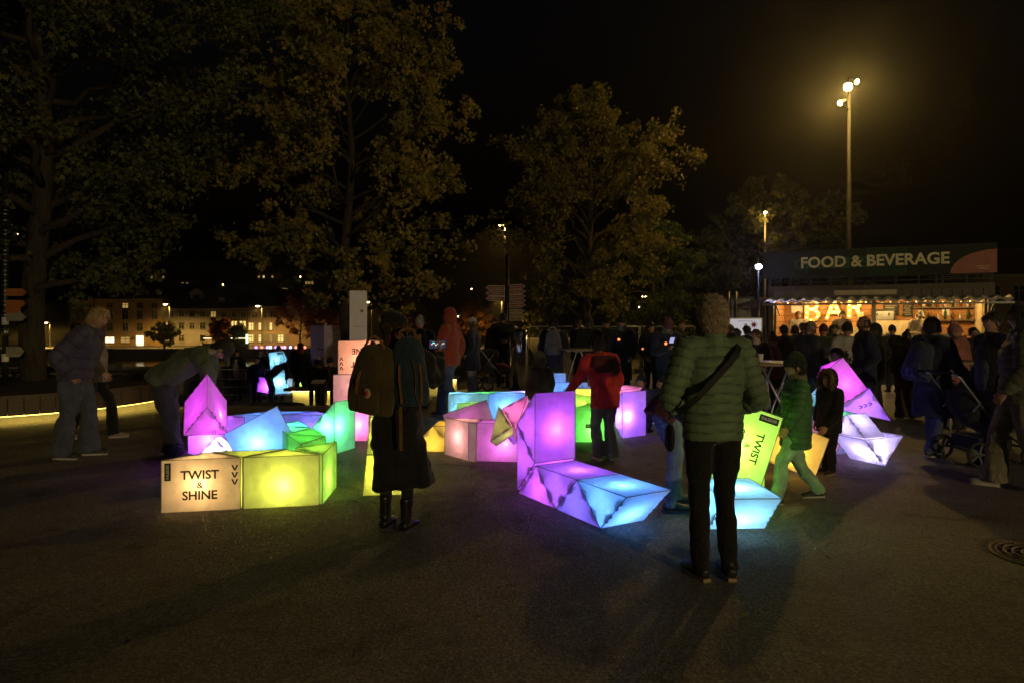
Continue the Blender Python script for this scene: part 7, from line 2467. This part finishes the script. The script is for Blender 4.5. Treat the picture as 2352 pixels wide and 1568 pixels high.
for (lab, u, d, rz, H, kw, po) in crowd:
    person(lab, at_g(u, d), rz, H * (.86 + .06 * ((u * 7) % 10) / 10), po, dict(pitch=-6), det=.45, group=BC, **kw)
# staff behind the counter
Mb = Matrix.Translation(bl0) @ Matrix.Rotation(brz, 4, 'Z')
for (lab, u, dd, kw, po) in (('smiling bar worker with dark hair under the letter R', 1833, 20.9, dict(hair=('short', BRN), top=dict(col=(.25, .22, .2))), 'front'),
                             ('bar worker with black hair left of the middle post', 1934, 20.2, dict(hair=('short', DKH), top=dict(col=(.06, .05, .05))), 'front'),
                             ('bar worker in white cap and pale shirt behind the counter', 2112, 18.8, dict(hat=('cap', (.6, .58, .5)), hair=('short', BRN), top=dict(col=(.5, .42, .3))), 'front')):
    p = at_g(u, dd); p.z = .15
    person(lab, p, 170, 1.74, po, {}, det=.45, group='bar staff', **kw)
# ================================================================== pushchairs and last things
def pushchair(label, loc, rz, hood=(.012, .012, .016), frame_m=None):
    root = tag(empty('pushchair', loc, math.radians(rz)), label, 'pushchair')
    fm = frame_m or plain('pushchair_tube', (.35, .38, .45), .3, .8)
    # chassis (local +Y forward)
    for s in (-1, 1):
        MB().tube([(s * .24, -.30, .16), (s * .24, -.05, .42), (s * .24, .34, .18)], .014, 8).build('chassis_tube', M_DARKMETAL, root)
        MB().tube([(s * .23, .05, .36), (s * .23, -.20, .62), (s * .23, -.52, 1.00), (s * .20, -.60, 1.05)], .013, 8).build('handle_tube', fm, root)
        MB().tube([(s * .225, -.35, .62), (s * .225, -.14, .86)], .010, 8).build('hinge_bar', fm, root)
        w_ = empty('wheel', (s * .27, -.32, .14), parent=root)
        MB().tube([(0, .13 * math.cos(a), .13 * math.sin(a)) for a in np.linspace(0, 2 * PI, 21)], .018, 8, cap=False).build('tyre', M_RUBBER, w_)
        m_ = MB()
        for k in range(5): m_.bar((0, 0, 0), (0, .12 * math.cos(k * 1.2566), .12 * math.sin(k * 1.2566)), .014, .02)
        m_.build('rim', plain('wheel_grey', (.12, .12, .14), .4), w_)
        w2 = empty('wheel', (s * .22, .36, .10), parent=root)
        MB().tube([(0, .09 * math.cos(a), .09 * math.sin(a)) for a in np.linspace(0, 2 * PI, 19)], .016, 8, cap=False).build('tyre', M_RUBBER, w2)
        m_ = MB()
        for k in range(5): m_.bar((0, 0, 0), (0, .085 * math.cos(k * 1.2566), .085 * math.sin(k * 1.2566)), .012, .018)
        m_.build('rim', MATS['wheel_grey'], w2)
    MB().tube([(-.20, -.60, 1.05), (0, -.64, 1.06), (.20, -.60, 1.05)], .016, 8).build('handle_grip', M_RUBBER, root)
    MB().tube([(-.24, -.30, .16), (.24, -.30, .16)], .012, 8).tube([(-.23, .30, .2), (.23, .30, .2)], .012, 8).build('axle', M_DARKMETAL, root)
    sm = MB(); limb(sm, [(0, .42, .42), (0, .30, .44), (0, -.05, .46), (0, -.28, .62), (0, -.36, .84)], [(.16, .05), (.19, .09), (.20, .11), (.20, .10), (.17, .05)], (1, 0, 0), 16, .03)
    link('seat', fuse(sm, 'seat', .016, 2, .004, 3), fabric((.016, .016, .026)), root)
    hm = MB()
    for k in range(9):
        a = math.radians(20 + k * 17)
        pass
    vs, fs = [], []
    na, nb = 9, 13
    for i in range(na):
        a = math.radians(8 + i * 14)
        for j in range(nb):
            b = PI * j / (nb - 1)
            x_ = .235 * math.cos(b)
            r_ = .34 * (math.sin(b) ** .6 if 0 < j < nb - 1 else 0.02) * (1 + .03 * (i % 2))
            vs.append((x_, -.10 - r_ * math.cos(a) * 1.0, .56 + r_ * math.sin(a) * 1.05 + .06))
    for i in range(na - 1):
        for j in range(nb - 1): fs.append((i * nb + j, i * nb + j + 1, (i + 1) * nb + j + 1, (i + 1) * nb + j))
    hm.add(vs, fs, 0, True); hm.build('hood', fabric(hood), root)
    MB().box((0, -.05, .24), (.40, .42, .14)).build('basket', fabric((.02, .02, .035)), root)
    bl = MB(); limb(bl, [(0, .40, .50), (0, .2, .56), (0, .0, .56)], [(.15, .04), (.18, .07), (.16, .06)], (1, 0, 0), 14, .03)
    link('blanket', fuse(bl, 'blanket', .016, 2, .006, 6), fabric((.24, .03, .03)), root)
    return root


pp = at_g(2262, 7.95)
pushchair('dark pushchair with steel handle and red blanket on the right', (pp.x, pp.y, 0), -82)
p2 = at_g(1136, 16.2)
pushchair('dark pushchair standing behind the signpost', (p2.x, p2.y, p2.z), -60)

# cup in the bald man's hands, drinks on the tables
cu = at_g(1875, 10.15)
tag(MB().lathe([(0, 0), (.03, 0), (.04, .1), (.037, .1), (.028, .01), (0, .01)], 14).build('paper_cup', M_WHITE, None, (cu.x + .14, 10.1, 1.14)), 'white paper cup held by the bald man in glasses', 'cup')
tag(MB().lathe([(0, 0), (.03, 0), (.04, .1), (.037, .1), (.028, .01), (0, .01)], 14).build('paper_cup', M_WHITE, None, (T1.x - .1, 8.55, 1.123)), 'paper cup on the standing table behind the man in green', 'cup')
# lamp in the brown tree left of the mast
lt = A(1757, 489, 37.0)
tl = tag(empty('street_lamp', (lt.x, 37.0, 0)), 'tall yellow street lamp standing in the brown tree, left of the mast', 'street lamp')
MB().tube([(0, 0, 0), (0, 0, lt.z)], [.10, .06], 8).build('pole', M_METAL, tl)
MB().sphere((0, -.05, lt.z), (.10, .10, .07)).build('lens', M_LAMPHEAD, tl)
MB().lathe([(.16, 0), (.12, .06), (.03, .1)], 12).build('lamp_cap', M_DARKMETAL, tl, (0, -.05, lt.z + .07))
lamp('bulb', 'POINT', (0, -.5, lt.z - .3), 60, SOD, tl, .2)
for i, (u, v) in enumerate(((2023 - 15, 649 + 3), (2042 - 20, 648 + 3))):
    pass
bpy.data.scenes.remove(FUSE_SC)
# ---- damp night air round the whole scene
m = bpy.data.materials.new('night_haze')
m.use_nodes = True
nt = m.node_tree
for n in list(nt.nodes):
    if n.type == 'BSDF_PRINCIPLED': nt.nodes.remove(n)
pv = nd(nt, 'ShaderNodeVolumePrincipled')
pv.inputs['Color'].default_value = (.9, .9, .9, 1)
pv.inputs['Density'].default_value = .001
pv.inputs['Anisotropy'].default_value = 0.88
nt.links.new(pv.outputs[0], nt.nodes['Material Output'].inputs['Volume'])
tag(MB().box((0, 190, 25), (800, 480, 66)).build('haze', m), kind='stuff')
